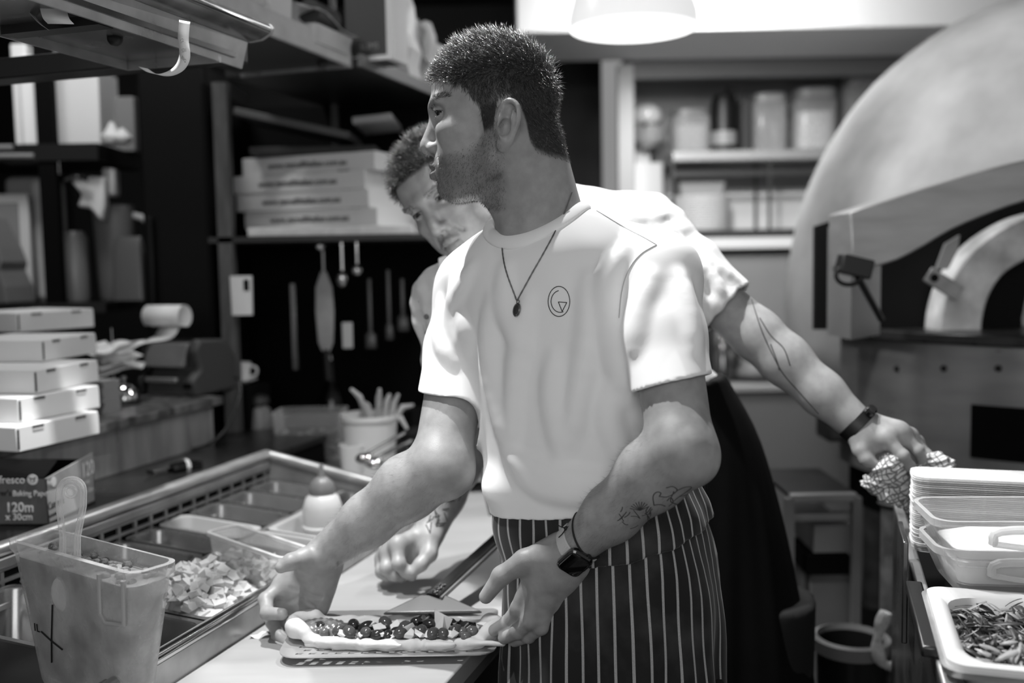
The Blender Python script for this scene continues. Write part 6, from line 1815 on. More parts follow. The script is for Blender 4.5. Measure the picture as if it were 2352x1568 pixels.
def hair_mask1(L):
    x, y, z = L[:, 0], L[:, 1], L[:, 2]; ay = np.abs(y)
    zl = np.interp(x, [-.10, -.065, -.048, -.040, -.035, -.028, -.012, .003, .008, .022, .028, .048, .070, .088, .098, .106], [-.050, -.050, -.044, -.032, -.008, .014, .028, .024, -.018, -.022, .012, .038, .056, .066, .069, .070])
    front = np.interp(ay, [0, .03, .055, .075], [.067, .064, .048, .0]); zl = np.where(x > .06, np.maximum(zl * .0 + front, zl - .008), zl)
    return sstep(-.004, .008, z - zl)
v1, q1 = S1.mesh(H1)
v1 = relax(v1, q1, 1, .4)
n1 = vnormals(v1, q1)
tint = skin_tints(v1, HD1, S1, True, hair_mask1)
SKIN1 = skin_material('skin_tan', 144, .44)
body1 = quad_object('body', v1, q1, SKIN1, M1, {'tint': tint})
for y in (1, -1): eye(HD1, y, M1, (1, .42, .0))

# hair
HAIRM = mat('dark_hair', 44, .32, spec=1.0, coat=1.0)
def sample(mask, count, v, f, rng):
    c = v[f].mean(1); a = np.linalg.norm(np.cross(v[f[:, 2]] - v[f[:, 0]], v[f[:, 3]] - v[f[:, 1]]), axis=1)
    p = a * mask; p = p / p.sum()
    i = rng.choice(len(f), count, p=p); u, w = rng.random((2, count, 1))
    q = v[f[i]]; pt = (q[:, 0] * (1 - u) + q[:, 1] * u) * (1 - w) + (q[:, 3] * (1 - u) + q[:, 2] * u) * w
    return pt, i
def grow_hair(prefix, v, f, n, HD, mask_fn, parent, cnt, top_len, side_len, m, seed, comb_f, comb_up, rad=.00020, cowl=None):
    rng = np.random.default_rng(seed)
    c = v[f].mean(1); L = HD.inv(c)
    near = (np.abs(L[:, 1]) < .085) & (L[:, 0] > -.115) & (L[:, 0] < .118) & (L[:, 2] > -.062) & (L[:, 2] < .15)
    ear = (np.abs(L[:, 1]) > .0745) & (L[:, 2] < .03) & (L[:, 0] > -.036) & (L[:, 0] < .008)
    mk = np.where(near & ~ear, mask_fn(L), 0); mk[mk < .25] = 0
    roots, i = sample(mk, cnt, v, f, rng)
    nn = n[f[i]].mean(1); nn /= np.linalg.norm(nn, axis=1)[:, None]
    Lr = HD.inv(roots); zz = Lr[:, 2]
    topness = sstep(.025, .085, zz)
    ln = side_len + (top_len - side_len) * topness; ln = ln * np.where(zz < -.01, .55, 1) * np.where(Lr[:, 0] > .065, .72, 1) * rng.uniform(.7, 1.2, cnt)
    comb_f = comb_f * np.where(Lr[:, 0] > .06, .6, 1)
    fw = HD.R[:, 0]; dn = -HD.R[:, 2]; side = HD.R[:, 1]
    d = nn * (.32 + .30 * topness)[:, None] + fw * (comb_f * topness)[:, None] + dn * (1.0 * (1 - topness))[:, None] - HD.R[:, 0] * (.35 * (1 - topness))[:, None] + rng.normal(0, .20, (cnt, 3))
    return strands(prefix, roots - nn * .0006, d, ln, rad, m, parent, curl=.35, rng=rng)
grow_hair('hair', v1, q1, n1, HD1, hair_mask1, M1, 19000, .021, .009, HAIRM, 1, .75, 0, rad=.00026)
def grow_patch(name, HD, v, f, n, mask_fn, parent, cnt, ln, m, dirf, seed, rad=.00013, curl=.4):
    rng = np.random.default_rng(seed); c = v[f].mean(1); L = HD.inv(c)
    near = (np.abs(L[:, 1]) < .085) & (L[:, 0] > -.06) & (L[:, 0] < .125) & (L[:, 2] > -.135) & (L[:, 2] < .06)
    mk = np.where(near, mask_fn(L), 0); mk[mk < .2] = 0
    roots, i = sample(mk, cnt, v, f, rng); nn = n[f[i]].mean(1); nn /= np.linalg.norm(nn, axis=1)[:, None]
    d = nn * .6 + dirf(HD.inv(roots)) @ HD.R.T + rng.normal(0, .25, (cnt, 3))
    return strands(name, roots - nn * .0003, d, ln * rng.uniform(.6, 1.3, cnt), rad, m, parent, curl=curl, seg=2, rng=rng)
grow_patch('beard', HD1, v1, q1, n1, beard_mask, M1, 4200, .0042, HAIRM, lambda L: np.stack([np.full(len(L), .15), np.zeros(len(L)), np.full(len(L), -.9)], 1), 2)
def brow_mask(L):
    x, y, z = L[:, 0], np.abs(L[:, 1]), L[:, 2]
    zc = np.interp(x, [.060, .070, .085, .100, .106], [.0270, .0330, .0355, .0310, .0290]); th_ = np.interp(x, [.060, .075, .1], [.0012, .0030, .0046])
    return ((np.abs(z - zc) < th_) & (y > .014) & (y < .062) & (x > .060)).astype(float)
grow_patch('eyebrows', HD1, v1, q1, n1, brow_mask, M1, 1100, .0068, HAIRM, lambda L: np.stack([np.full(len(L), -1.1), np.sign(L[:, 1]) * .4, np.full(len(L), .25)], 1), 3, rad=.00017, curl=.2)

# ------------------------------------------------------------------ T-shirt
SH1 = Sdf()
tL, tR = .63, .60
hemL, hemR = lp3(shL, elL, tL), lp3(shR, elR, tR)
aL, aR = nrm(CR * .22 - CU * .97 - CF * .10), nrm(-CU - CR * .04 + CF * .06)
def halfcut(S, c, n, R_):
    c = np.asarray(c, float); n = nrm(n)
    def fn(q): return np.maximum(-((q - c) @ n), np.linalg.norm(q - c, axis=1) - R_)
    S.add(fn, c - R_, c + R_, .002, 's')
SH1.cone(shL, lp3(shL, elL, .35), .052, .053, .02); SH1.cone(lp3(shL, elL, .35), hemL + nrm(elL - shL) * .04, .053, .0535, .02)
halfcut(SH1, hemL, aL, .10); uL = nrm(elL - shL); SH1.cone(hemL - uL * .012, hemL + uL * .05, .0456, .0456, .002, 's')
SH1.cone(shR, lp3(shR, elR, .35), .054, .0565, .02); SH1.cone(lp3(shR, elR, .35), hemR + nrm(elR - shR) * .04, .0560, .0550, .02)
halfcut(SH1, hemR, aR, .10); uR = nrm(elR - shR); SH1.cone(hemR - uR * .012, hemR + uR * .05, .0472, .0472, .002, 's')
SH1.loft([(P(1280, 610, 1.470), .150, .080), (P(1293, 690, 1.465), .168, .104), (P(1312, 800, 1.46), .163, .116), (P(1326, 950, 1.46), .150, .116), (P(1336, 1050, 1.465), .150, .120), (P(1346, 1110, 1.468), .153, .126), (P(1352, 1150, 1.47), .150, .124)], LD1, ND1, k=.03)
SH1.cone(P(1330, 556, 1.445), P(1505, 634, 1.362), .047, .053, .05)
SH1.cone(P(1180, 588, 1.50), P(1092, 662, 1.572), .046, .050, .05)
SH1.ell(P(1330, 690, 1.40), (.07, .05, .06), k=.05); SH1.ell(P(1200, 700, 1.455), (.06, .045, .06), k=.05)
SH1.ell(P(1185, 1118, 1.440), (.045, .04, .026), k=.03)
SH1.ell(P(1254, 632, 1.462), (.155, .088, .078), R=np.stack([LD1, -ND1, ZV], 1), k=.05)
base_sh = Sdf(); base_sh.p = list(SH1.p)
def fold(S, ref, pts, r=.005, sink=.0032, k=.024, op='u', d=0):
    h = [ref.hit(x, y) for x, y in pts]; h = [p for p in h if p is not None]
    if len(h) < 2: return
    c = catmull(h, 3); g = [p - ref.grad(p) * sink for p in c]
    n = len(g); rr = [r * (.35 + .65 * math.sin(math.pi * (i + .5) / n)) for i in range(n)]
    S.chain(g, rr, k, op)
for pts, r in [([(1212, 690), (1192, 800), (1178, 930), (1176, 1020)], .006), ([(1352, 640), (1350, 760), (1330, 900), (1310, 1010)], .006), ([(1395, 640), (1400, 760), (1430, 880), (1490, 990)], .007),
               ([(1130, 690), (1122, 800), (1140, 920), (1160, 1010)], .006), ([(1168, 1046), (1230, 1082), (1320, 1106), (1420, 1112)], .008), ([(1270, 820), (1265, 920), (1290, 1040)], .005), ([(1400, 900), (1405, 980), (1440, 1070)], .006),
               ([(1010, 700), (1015, 780), (1040, 830)], .004), ([(1040, 660), (1042, 740), (1075, 800)], .005), ([(1060, 720), (1080, 780)], .004),
               ([(1565, 640), (1588, 720), (1600, 800)], .004), ([(1490, 640), (1465, 720), (1458, 800)], .004), ([(1430, 570), (1400, 630), (1385, 700)], .004),
               ([(1200, 1100), (1270, 1128), (1350, 1140)], .005), ([(1160, 620), (1165, 720), (1200, 790)], .005), ([(1080, 620), (1050, 690)], .004)]:
    fold(SH1, base_sh, pts, r)
def wrinkle(q):
    return .0007 * np.sin(q[:, 0] * 38 + 3 * np.sin(q[:, 2] * 7)) + .0003 * np.sin(q[:, 0] * 90 + q[:, 2] * 35 + 2 * np.sin(q[:, 2] * 16))
SH1.add(wrinkle, np.min([p[0] for p in SH1.p], 0), np.max([p[1] for p in SH1.p], 0), .01, 'd')
nk0, nk1 = nb - CU * .012, HD1(-.02, 0, -.06)
base_sh2 = base_sh
NH = Sdf(); NH.cone(P(1254, 600, 1.455), P(1214, 425, 1.447), .0590, .068, .003)
SH1.p.append((NH.p[0][0], NH.p[0][1], NH.p[0][2], .003, 's'))
COLR = Sdf()
def colfn(q): return np.hypot((NH.p[0][2](q) - .0075) / 1.9, base_sh2.eval(q) - .0020) - .0052
COLR.add(colfn, NH.p[0][0] - .02, NH.p[0][1] + .02, .003)
COLR.add(lambda q: (q - P(1215, 430, 1.447)) @ CU * -1.0 + 0 * q[:, 0] - .02, NH.p[0][0] - .02, NH.p[0][1] + .03, .001, 's') if False else None
v, q = SH1.mesh(.0026); v = relax(v, q, 1, .3)
SHIRTM = mat('white_cotton', 232, .85, bump=.03, bscale=900, sheen=.1)
quad_object('t_shirt', v, q, SHIRTM, M1)
shirt_bvh = BVHTree.FromPolygons([tuple(p) for p in v], [tuple(int(i) for i in f) for f in q])
def bhit(bvh, x, y):
    d = ray(x, y); L = np.linalg.norm(d); h = bvh.ray_cast(Vector(CAMP), Vector(d / L))
    return (np.array(h[0]), np.array(h[1])) if h[0] is not None else (None, None)
def decal(bvh, pts, r, lift=.0004, n=6, flat=.5, closed=False):
    path = []
    for x, y in pts:
        p, nn = bhit(bvh, x, y)
        if p is not None:
            if nn @ ray(x, y) > 0: nn = -nn
            path.append(p + nn * lift)
    return MB().tube(path, r, n) if len(path) > 1 else MB()
# collar rib: a band following the neck opening
v, q = COLR.mesh(.0017); v = relax(v, q, 1, .4)
quad_object('collar', v, q, SHIRTM, M1)
# sleeve hem stitch lines and logo
INK1 = mat('logo_ink', 28, .7)
el_ = [(1284 + 24.8 * math.cos(a), 692 + 34.4 * math.sin(a)) for a in np.linspace(0, 2 * math.pi, 49)]
build('logo_ring', decal(shirt_bvh, el_, .00055), INK1, M1)
ar_ = [(1287 + 21 * math.cos(a), 692 + 25 * math.sin(a)) for a in np.linspace(math.radians(-100), math.radians(-290), 32)]
build('logo_letter', decal(shirt_bvh, ar_, .00055), INK1, M1)
def seg(a, b, n=8): return [(a[0] + (b[0] - a[0]) * i / n, a[1] + (b[1] - a[1]) * i / n) for i in range(n + 1)]
tri = seg((1282.6, 693), (1302, 694.5)) + seg((1302, 694.5), (1291.4, 715)) + seg((1291.4, 715), (1282.6, 693))
build('logo_slice', decal(shirt_bvh, tri, .00055), INK1, M1)
STI = mat('stitch', 170, .8)
def ring_on(bvh, c, ax, off=.0004, R0=.09, n=48):
    x = nrm(np.cross(ax, A(.3, .5, .8))); y = np.cross(ax, x); out = []
    for a in np.linspace(0, 2 * math.pi, n + 1):
        d = x * math.cos(a) + y * math.sin(a); h = bvh.ray_cast(Vector(c + d * R0), Vector(-d), R0)
        if h[0] is not None: out.append(np.array(h[0]) + d * off)
    return out
build('shoulder_seam', decal(shirt_bvh, [(p[0], p[1]) for p in catmull([A(1345, 470, 0), A(1380, 490, 0), A(1430, 520, 0), A(1480, 546, 0), A(1508, 562, 0)], 8)], .0005, .0005), STI, M1)
build('armhole_seam', decal(shirt_bvh, [(p[0], p[1]) for p in catmull([A(1508, 562, 0), A(1472, 584, 0), A(1444, 620, 0), A(1428, 670, 0), A(1422, 730, 0)], 8)], .0006, .0006), STI, M1)

# ------------------------------------------------------------------ apron
AP = Sdf()
secs = [(P(1362, 1118, 1.470), .146, .118), (P(1384, 1200, 1.475), .158, .126), (P(1398, 1300, 1.480), .165, .131), (P(1402, 1450, 1.490), .168, .134)]
zb_a = .42; lowc = P(1404, 1600, 1.495); secs += [(lowc, .170, .136), (A(lowc[0], lowc[1] + .01, zb_a), .178, .146)]
AP.loft(secs, LD1, ND1, k=.01)
c_ax0, c_ax1 = secs[1][0], secs[-1][0]
def ap_ang(q):
    t = np.clip((c_ax0[2] - q[:, 2]) / (c_ax0[2] - c_ax1[2]), -.3, 1.2)[:, None]
    c = c_ax0 + (c_ax1 - c_ax0) * t; w = q - c
    return np.arctan2(w @ LD1 / .165, w @ ND1 / .131), t[:, 0]
def drape(q):
    a, t = ap_ang(q); g = sstep(-.02, .45, t)
    return -(.0050 * np.sin(a * 9 + 1.5 + 2.0 * t) + .0032 * np.sin(a * 17 + 4 * t + .6)) * g - .0014 * np.sin(a * 6 + q[:, 2] * 42) * (1 - g * .5)
AP.add(drape, AP.p[0][0], AP.p[0][1], .01, 'd')
v, q = AP.mesh(.0032); v = relax(v, q, 1, .4)
def stripe_u(v):
    a, t = ap_ang(v); return a * .150
def stripe_mat():
    m = mat('pinstripe_apron', 14, .75, sheen=.2)
    nt = m.node_tree; b = nt.nodes['Principled BSDF']
    at = nt.nodes.new('ShaderNodeAttribute'); at.attribute_name = 'stripe'
    dv = nt.nodes.new('ShaderNodeMath'); dv.operation = 'DIVIDE'; dv.inputs[1].default_value = .0212
    nt.links.new(at.outputs['Fac'], dv.inputs[0])
    fr = nt.nodes.new('ShaderNodeMath'); fr.operation = 'FRACT'; nt.links.new(dv.outputs[0], fr.inputs[0])
    cp = nt.nodes.new('ShaderNodeMath'); cp.operation = 'COMPARE'; cp.inputs[1].default_value = .5; cp.inputs[2].default_value = .085
    nt.links.new(fr.outputs[0], cp.inputs[0])
    tc = nt.nodes.new('ShaderNodeTexCoord'); n = nt.nodes.new('ShaderNodeTexNoise'); n.inputs['Scale'].default_value = 9; n.inputs['Detail'].default_value = 7
    nt.links.new(tc.outputs['Object'], n.inputs['Vector'])
    rp = nt.nodes.new('ShaderNodeMapRange'); rp.inputs['From Min'].default_value = .48; rp.inputs['From Max'].default_value = .78
    rp.inputs['To Min'].default_value = lin(12); rp.inputs['To Max'].default_value = lin(70)
    nt.links.new(n.outputs['Fac'], rp.inputs['Value'])
    n2 = nt.nodes.new('ShaderNodeTexNoise'); n2.inputs['Scale'].default_value = 900; nt.links.new(tc.outputs['Object'], n2.inputs['Vector'])
    rw = nt.nodes.new('ShaderNodeMapRange'); rw.inputs['To Min'].default_value = lin(120); rw.inputs['To Max'].default_value = lin(190); nt.links.new(n2.outputs['Fac'], rw.inputs['Value'])
    mx = nt.nodes.new('ShaderNodeMix'); mx.data_type = 'FLOAT'
    nt.links.new(cp.outputs[0], mx.inputs[0]); nt.links.new(rp.outputs[0], mx.inputs[2]); nt.links.new(rw.outputs[0], mx.inputs[3])
    cb = nt.nodes.new('ShaderNodeCombineColor')
    for i in range(3): nt.links.new(mx.outputs[0], cb.inputs[i])
    nt.links.new(cb.outputs[0], b.inputs['Base Color'])
    return m
STRIPE = stripe_mat()
apo = quad_object('apron', v, q, STRIPE, M1, {'stripe': stripe_u(v)})
WB1 = Sdf()
WB1.loft([(P(1358, 1112, 1.468), .150, .122), (P(1368, 1150, 1.472), .156, .127), (P(1380, 1190, 1.474), .162, .131), (P(1388, 1226, 1.476), .163, .132)], LD1, ND1, k=.01)
WB1.ell(P(1200, 1205, 1.462), (.035, .03, .034), k=.03)
WB1.add(lambda q: -.0015 * np.sin(ap_ang(q)[0] * 13 + q[:, 2] * 40), WB1.p[0][0], WB1.p[0][1], .01, 'd')
v, q = WB1.mesh(.003); v = relax(v, q, 1, .4)
quad_object('waistband', v, q, STRIPE, M1, {'stripe': stripe_u(v) + .004})
# trousers and shoes below the apron
TRM = mat('dark_trousers', 16, .8)
hipc = lowc
for sgn in (-1, 1):
    hp_ = hipc + LD1 * sgn * .085; ft_ = A(hp_[0], hp_[1], .0) + LD1 * sgn * .04
    T = Sdf(); T.loft([(A(hp_[0], hp_[1], .9), .085, .1), (A(hp_[0], hp_[1], .5) + LD1 * sgn * .02, .068, .075), (ft_ + ZV * .08, .055, .06)], LD1, ND1, k=.02)
    v, q = T.mesh(.009); quad_object('trouser_leg', v, q, TRM, M1)
    D = Sdf(); D.cone(ft_ + ZV * .045, ft_ + ND1 * .16 + ZV * .035, .046, .036, .02); D.ell(ft_ + ZV * .06, (.05, .05, .06), k=.02)
    v, q = D.mesh(.006); v[:, 2] = np.maximum(v[:, 2], 0.0); quad_object('shoe', v, q, BLACK, M1)

# ------------------------------------------------------------------ necklace
both = Sdf(); both.p = list(SH1.p)
body_bvh = BVHTree.FromPolygons([tuple(p) for p in v1], [tuple(int(i) for i in f) for f in q1])
def hit2(x, y):
    a, na = bhit(shirt_bvh, x, y); b, nb_ = bhit(body_bvh, x, y)
    if a is None: return b, nb_
    if b is None: return a, na
    return (a, na) if (a - CAMP) @ CF < (b - CAMP) @ CF else (b, nb_)
nkl = thing('necklace', hit2(1190, 700)[0], 'thin chain necklace with a round saint medal on the white T-shirt', 'necklace')
SIL = mat('dull_silver', 130, .3, .9)
for pts in ([(1154, 545), (1155, 575), (1160, 610), (1170, 645), (1188, 690)], [(1312, 442), (1296, 488), (1275, 535), (1248, 585), (1222, 630), (1190, 690)]):
    pp_ = []
    for x, y in [(p[0], p[1]) for p in catmull([A(x, y, 0) for x, y in pts], 7)]:
        p, nn = hit2(x, y)
        if p is not None:
            if nn @ ray(x, y) > 0: nn = -nn
            pp_.append(p + nn * .0016)
    # keep depth smooth over the collar edge
    arr = np.array(pp_)
    for _ in range(4): arr[1:-1] = .25 * arr[:-2] + .5 * arr[1:-1] + .25 * arr[2:]
    build('chain', MB().tube(list(arr), [.00085 + .0003 * (i % 2) for i in range(len(arr))], 8), SIL, nkl)
pm_, nn = hit2(1189, 712)
if nn @ ray(1189, 712) > 0: nn = -nn
ux = nrm(np.cross(ZV, nn)); uy = np.cross(nn, ux); RM = np.stack([ux, uy, nn], 1)
build('medal', MB().lathe([(.0075, 0), (.0082, .0008), (.0075, .0018), (.0062, .0014), (.0058, .0019), (.001, .0022)], pm_ + nn * .001, 22, R=RM @ np.diag([.9, 1.2, 1])), SIL, nkl)
build('medal_loop', MB().tube([pm_ + nn * .002 + (ux * math.cos(a) + uy * math.sin(a)) * .0024 + uy * .0115 for a in np.linspace(0, 6.28, 14)], .0007, 6, caps=False), SIL, nkl)

# ------------------------------------------------------------------ watch and thread bracelet
wc, wn = bhit(body_bvh, 1322, 1284)
if wn @ ray(1322, 1284) > 0: wn = -wn
wcen = lp3(wrL, elL, .045)
wx = axL; 
nrmW = nrm((wc - wcen) - wx * ((wc - wcen) @ wx)); sdW = np.cross(nrmW, wx); RW = np.stack([sdW, wx, nrmW], 1)
wt_ = thing('smartwatch', wc, 'black square smartwatch with pale strap on the left wrist', 'watch')
rw_ = np.linalg.norm((wc - wcen) - wx * ((wc - wcen) @ wx))
cc = wcen + nrmW * (rw_ + .002)
build('case', MB().rloft([(-.003, .0165, .0195, .008), (0, .0185, .0215, .0095), (.005, .0185, .0215, .0095), (.0075, .0165, .0195, .008)], cc, RW, seg=6), mat('watch_black', 12, .18, coat=1.0), wt_)
build('screen', MB().rloft([(.0074, .0155, .0185, .0075), (.0082, .0145, .0175, .007)], cc, RW, seg=6), mat('watch_glass', 5, .05, coat=1.0), wt_)
build('crown', MB().lathe([(.0035, -.002), (.0035, .002)], cc + RW @ A(.008, -.0205, .002), 14, R=RW @ Rx(math.pi / 2)), mat('watch_black', 12, .2), wt_)
stp = []
for a in np.linspace(0, 2 * math.pi, 41):
    dvec = sdW * math.sin(a) + nrmW * math.cos(a)
    # radius from the skin surface along this direction
    h = body_bvh.ray_cast(Vector(wcen + dvec * .06), Vector(-dvec)); r_ = np.linalg.norm(np.array(h[0]) - wcen) if h[0] is not None else .03
    stp.append(wcen + dvec * (min(r_, .042) + .0008))
g = [[p + wx * w_ for w_ in (-.0105, -.008, .008, .0105)] for p in stp]
build('strap', MB().sheet(g), mat('pale_strap', 190, .6), wt_, solid=.0022)
bc_ = lp3(wrL, elL, .155); br_ = []
for a in np.linspace(0, 2 * math.pi, 31):
    dvec = sdW * math.sin(a) + nrmW * math.cos(a); h = body_bvh.ray_cast(Vector(bc_ + dvec * .06), Vector(-dvec)); r_ = np.linalg.norm(np.array(h[0]) - bc_) if h[0] is not None else .03
    br_.append(bc_ + dvec * (min(r_, .044) + .0012) + axL * .010 * math.sin(a + .6))
tb_ = thing('thread_bracelet', br_[0], 'dark knotted thread bracelet beside the smartwatch', 'bracelet')
build('thread', MB().tube(br_, .0014, 8, caps=False), mat('thread_dark', 24, .7), tb_)
kp = bhit(body_bvh, 1300, 1212)[0]
kp = br_[26] if kp is None else kp
for i, (dx_, dz_) in enumerate([(-.014, .006), (-.010, -.012), (.012, .010), (.004, -.016)]):
    e = kp + CR * dx_ + CU * dz_ - CF * .004
    build('loose_end', MB().tube(catmull([kp - CF * .002, (kp + e) / 2 - CF * .006, e], 3), .0008, 6), mat('thread_dark', 24, .7), tb_)
build('knot', MB().ball(kp - CF * .003, .0032, 8, 6), mat('thread_dark', 24, .7), tb_)
# tattoos on the left forearm
TAT = mat('tattoo_ink', 58, .6)
def tattoo(bvh, strokes, parent, r=.0007, name='tattoo', lift=-.00022):
    mb = MB()
    for s in strokes:
        c = [(p[0], p[1]) for p in catmull([A(x, y, 0) for x, y in s], 5)]
        d = decal(bvh, c, r, lift)
        if d.n: mb.add(d.verts(), d.f)
    return build(name, mb, TAT, parent)
tattoo(body_bvh, [[(1502, 1160), (1500, 1140), (1508, 1130), (1518, 1132), (1514, 1140)], [(1502, 1160), (1515, 1158), (1528, 1162)], [(1530, 1120), (1545, 1117), (1555, 1126), (1535, 1140), (1516, 1140)], [(1555, 1126), (1575, 1118), (1588, 1120), (1560, 1140), (1548, 1150)], [(1560, 1140), (1580, 1135)], [(1532, 1150), (1540, 1142), (1546, 1152), (1536, 1162)], [(1548, 1128), (1540, 1150), (1555, 1158)]], M1, .0008)
rr_ = np.random.default_rng(77); st = []
for k in range(16):
    cx_, cy_ = 1420 + rr_.uniform(0, 85), 1178 + rr_.uniform(-10, 34); a = rr_.uniform(0, 6.28); L = rr_.uniform(10, 24)
    st.append([(cx_ - L * math.cos(a) / 2, cy_ - L * math.sin(a) / 2), (cx_ + rr_.normal(0, 2), cy_ + rr_.normal(0, 2)), (cx_ + L * math.cos(a) / 2, cy_ + L * math.sin(a) / 2)])
for k in range(9):
    a = -2.9 + k * .3; st.append([(1470, 1172), (1470 + 12 * math.cos(a), 1172 + 10 * math.sin(a)), (1470 + 24 * math.cos(a), 1172 + 20 * math.sin(a))])
tattoo(body_bvh, st, M1, .0007)
# light hair on the forearms
def arm_hair(a, b, r0, parent, cnt, seed, name='arm_hair'):
    rng = np.random.default_rng(seed); c = v1[q1].mean(1); ax = nrm(b - a); L = np.linalg.norm(b - a)
    t = (c - a) @ ax; rad = np.linalg.norm((c - a) - np.outer(t, ax), axis=1)
    mk = ((t > .02 * L) & (t < .97 * L) & (rad < r0)).astype(float)
    roots, i = sample(mk, cnt, v1, q1, rng); nn = n1[q1[i]].mean(1); nn /= np.linalg.norm(nn, axis=1)[:, None]
    return strands(name, roots, nn * .45 + ax * .8 + rng.normal(0, .25, (cnt, 3)), .009 * rng.uniform(.5, 1.3, cnt), .00006, mat('fine_hair', 90, .35), parent, curl=.4, seg=2, rng=rng)
arm_hair(elL, wrL, .055, M1, 1500, 5); arm_hair(elR, wrR, .058, M1, 1500, 6)
# ================================================================== second man leaning over the worktop
psi, ro = math.radians(38), math.radians(31)
zc_ = -CF
xr_, yu_ = CR * math.cos(ro) + CU * math.sin(ro), CU * math.cos(ro) - CR * math.sin(ro)
f2, l2 = zc_ * math.cos(psi) - xr_ * math.sin(psi), xr_ * math.cos(psi) + zc_ * math.sin(psi)
pt = math.radians(6); f2b = f2 * math.cos(pt) - yu_ * math.sin(pt); u2 = yu_ * math.cos(pt) + f2 * math.sin(pt)
e0 = P(984, 474, 1.66); HD2 = Frame((0, 0, 0), f2b, l2, u2, .97)
HD2.o = e0 - HD2(.0935, 0, .0145)
root2 = P(1600, 1300, 1.95); root2 = A(root2[0], root2[1], 0)
M2 = thing('person', root2, 'man in white chef jacket and black apron leaning on one fist, reaching a towel behind', 'person')
shR2, elR2, wrR2 = P(1040, 700, 1.77), P(1078, 1005, 1.90), P(990, 1216, 1.795)
shL2, elL2, wrL2 = P(1482, 545, 1.83), P(1738, 768, 1.765), P(1972, 978, 1.70)
nb2 = P(1130, 600, 1.77)
S2 = Sdf(); head_sdf(S2, HD2, mouth=.0021)
S2.cone(HD2(-.02, 0, -.04), nb2, .050, .056, .025); S2.cone(HD2(.03, 0, -.085), P(1105, 615, 1.74), .028, .032, .03)
S2.cone(nb2, shL2, .05, .045, .03); S2.cone(nb2, shR2, .05, .045, .03); S2.cone(nb2, P(1450, 950, 1.94), .055, .05, .03)
S2.cone(shL2, lp3(shL2, elL2, .5), .044, .044, .02); S2.cone(lp3(shL2, elL2, .5), elL2, .044, .043, .02)
fm2 = lp3(elL2, wrL2, .28); S2.cone(elL2, fm2, .043, .0425, .02); S2.cone(fm2, lp3(elL2, wrL2, .65), .0425, .0365, .02); S2.cone(lp3(elL2, wrL2, .65), wrL2, .0365, .0305, .02)
m2l = [P(2034, 1006, 1.668), P(2066, 992, 1.682), P(2090, 1000, 1.70), P(2106, 1014, 1.718)]
f2l = [[P(2074, 1046, 1.652), P(2090, 1072, 1.660), P(2098, 1092, 1.672)], [P(2108, 1034, 1.672), P(2121, 1062, 1.680), P(2122, 1082, 1.690)],
       [P(2128, 1044, 1.692), P(2136, 1068, 1.70), P(2134, 1086, 1.708)], [P(2136, 1052, 1.712), P(2142, 1070, 1.718), P(2140, 1086, 1.724)]]
hand_fingers(S2, m2l, f2l, [.0100, .0100, .0094, .0084], .016, [P(1984, 992, 1.692), P(1990, 984, 1.698), P(1996, 976, 1.704), P(2000, 972, 1.712)])
S2.ell(P(2035, 1000, 1.690), (.036, .022, .026), k=.02)
S2.chain([P(1976, 1000, 1.688), P(1978, 1032, 1.676), P(1990, 1054, 1.668), P(2008, 1066, 1.664)], [.018, .0135, .0115, .009], .006, k0=.016)
S2.ell(P(1995, 1018, 1.685), (.02, .014, .02), k=.02)
S2.cone(shR2, elR2, .045, .041, .02)
fm2 = lp3(elR2, wrR2, .3); S2.cone(elR2, fm2, .042, .0425, .02); S2.cone(fm2, lp3(elR2, wrR2, .65), .0425, .035, .02); S2.cone(lp3(elR2, wrR2, .65), wrR2, .035, .0285, .02)
m2r = [P(914, 1250, 1.752), P(893, 1264, 1.772), P(881, 1280, 1.79), P(879, 1296, 1.806)]
f2r = [[P(916, 1294, 1.732), P(933, 1312, 1.738), P(946, 1322, 1.748)], [P(888, 1304, 1.752), P(905, 1320, 1.756), P(922, 1325, 1.766)],
       [P(877, 1310, 1.772), P(892, 1322, 1.776), P(908, 1326, 1.786)], [P(876, 1314, 1.790), P(888, 1323, 1.796), P(902, 1326, 1.802)]]
hand_fingers(S2, m2r, f2r, [.0118, .0118, .011, .010], .017, [P(968, 1228, 1.785), P(972, 1236, 1.795), P(976, 1246, 1.803), P(980, 1256, 1.808)])
S2.ell(P(930, 1268, 1.785), (.034, .028, .026), k=.02); S2.ell(P(962, 1273, 1.79), (.024, .022, .028), k=.02)
S2.chain([P(990, 1240, 1.772), P(986, 1272, 1.752), P(966, 1296, 1.738), P(948, 1314, 1.732)], [.018, .0140, .0120, .0092], .006, k0=.016)
v2, q2 = S2.mesh(.0020); v2 = relax(v2, q2, 1, .4); n2_ = vnormals(v2, q2)
def hair_mask2(L):
    x, y, z = L[:, 0], L[:, 1], L[:, 2]; ay = np.abs(y)
    zl = np.interp(x, [-.10, -.065, -.048, -.040, -.035, -.028, -.012, .003, .008, .022, .030, .048, .070, .086, .096, .106], [-.050, -.050, -.044, -.025, .005, .030, .042, .036, .0, -.004, .026, .044, .062, .070, .071, .072])
    return sstep(-.004, .008, z - zl)
t2 = skin_tints(v2, HD2, S2, False, hair_mask2)
SKIN2 = skin_material('skin_fair', 152, .42)
body2 = quad_object('body', v2, q2, SKIN2, M2, {'tint': t2})
for y in (1, -1): eye(HD2, y, M2, (1, -.05, -.38))
grow_hair('hair', v2, q2, n2_, HD2, hair_mask2, M2, 13000, .024, .008, HAIRM, 11, .7, 0, rad=.00028)
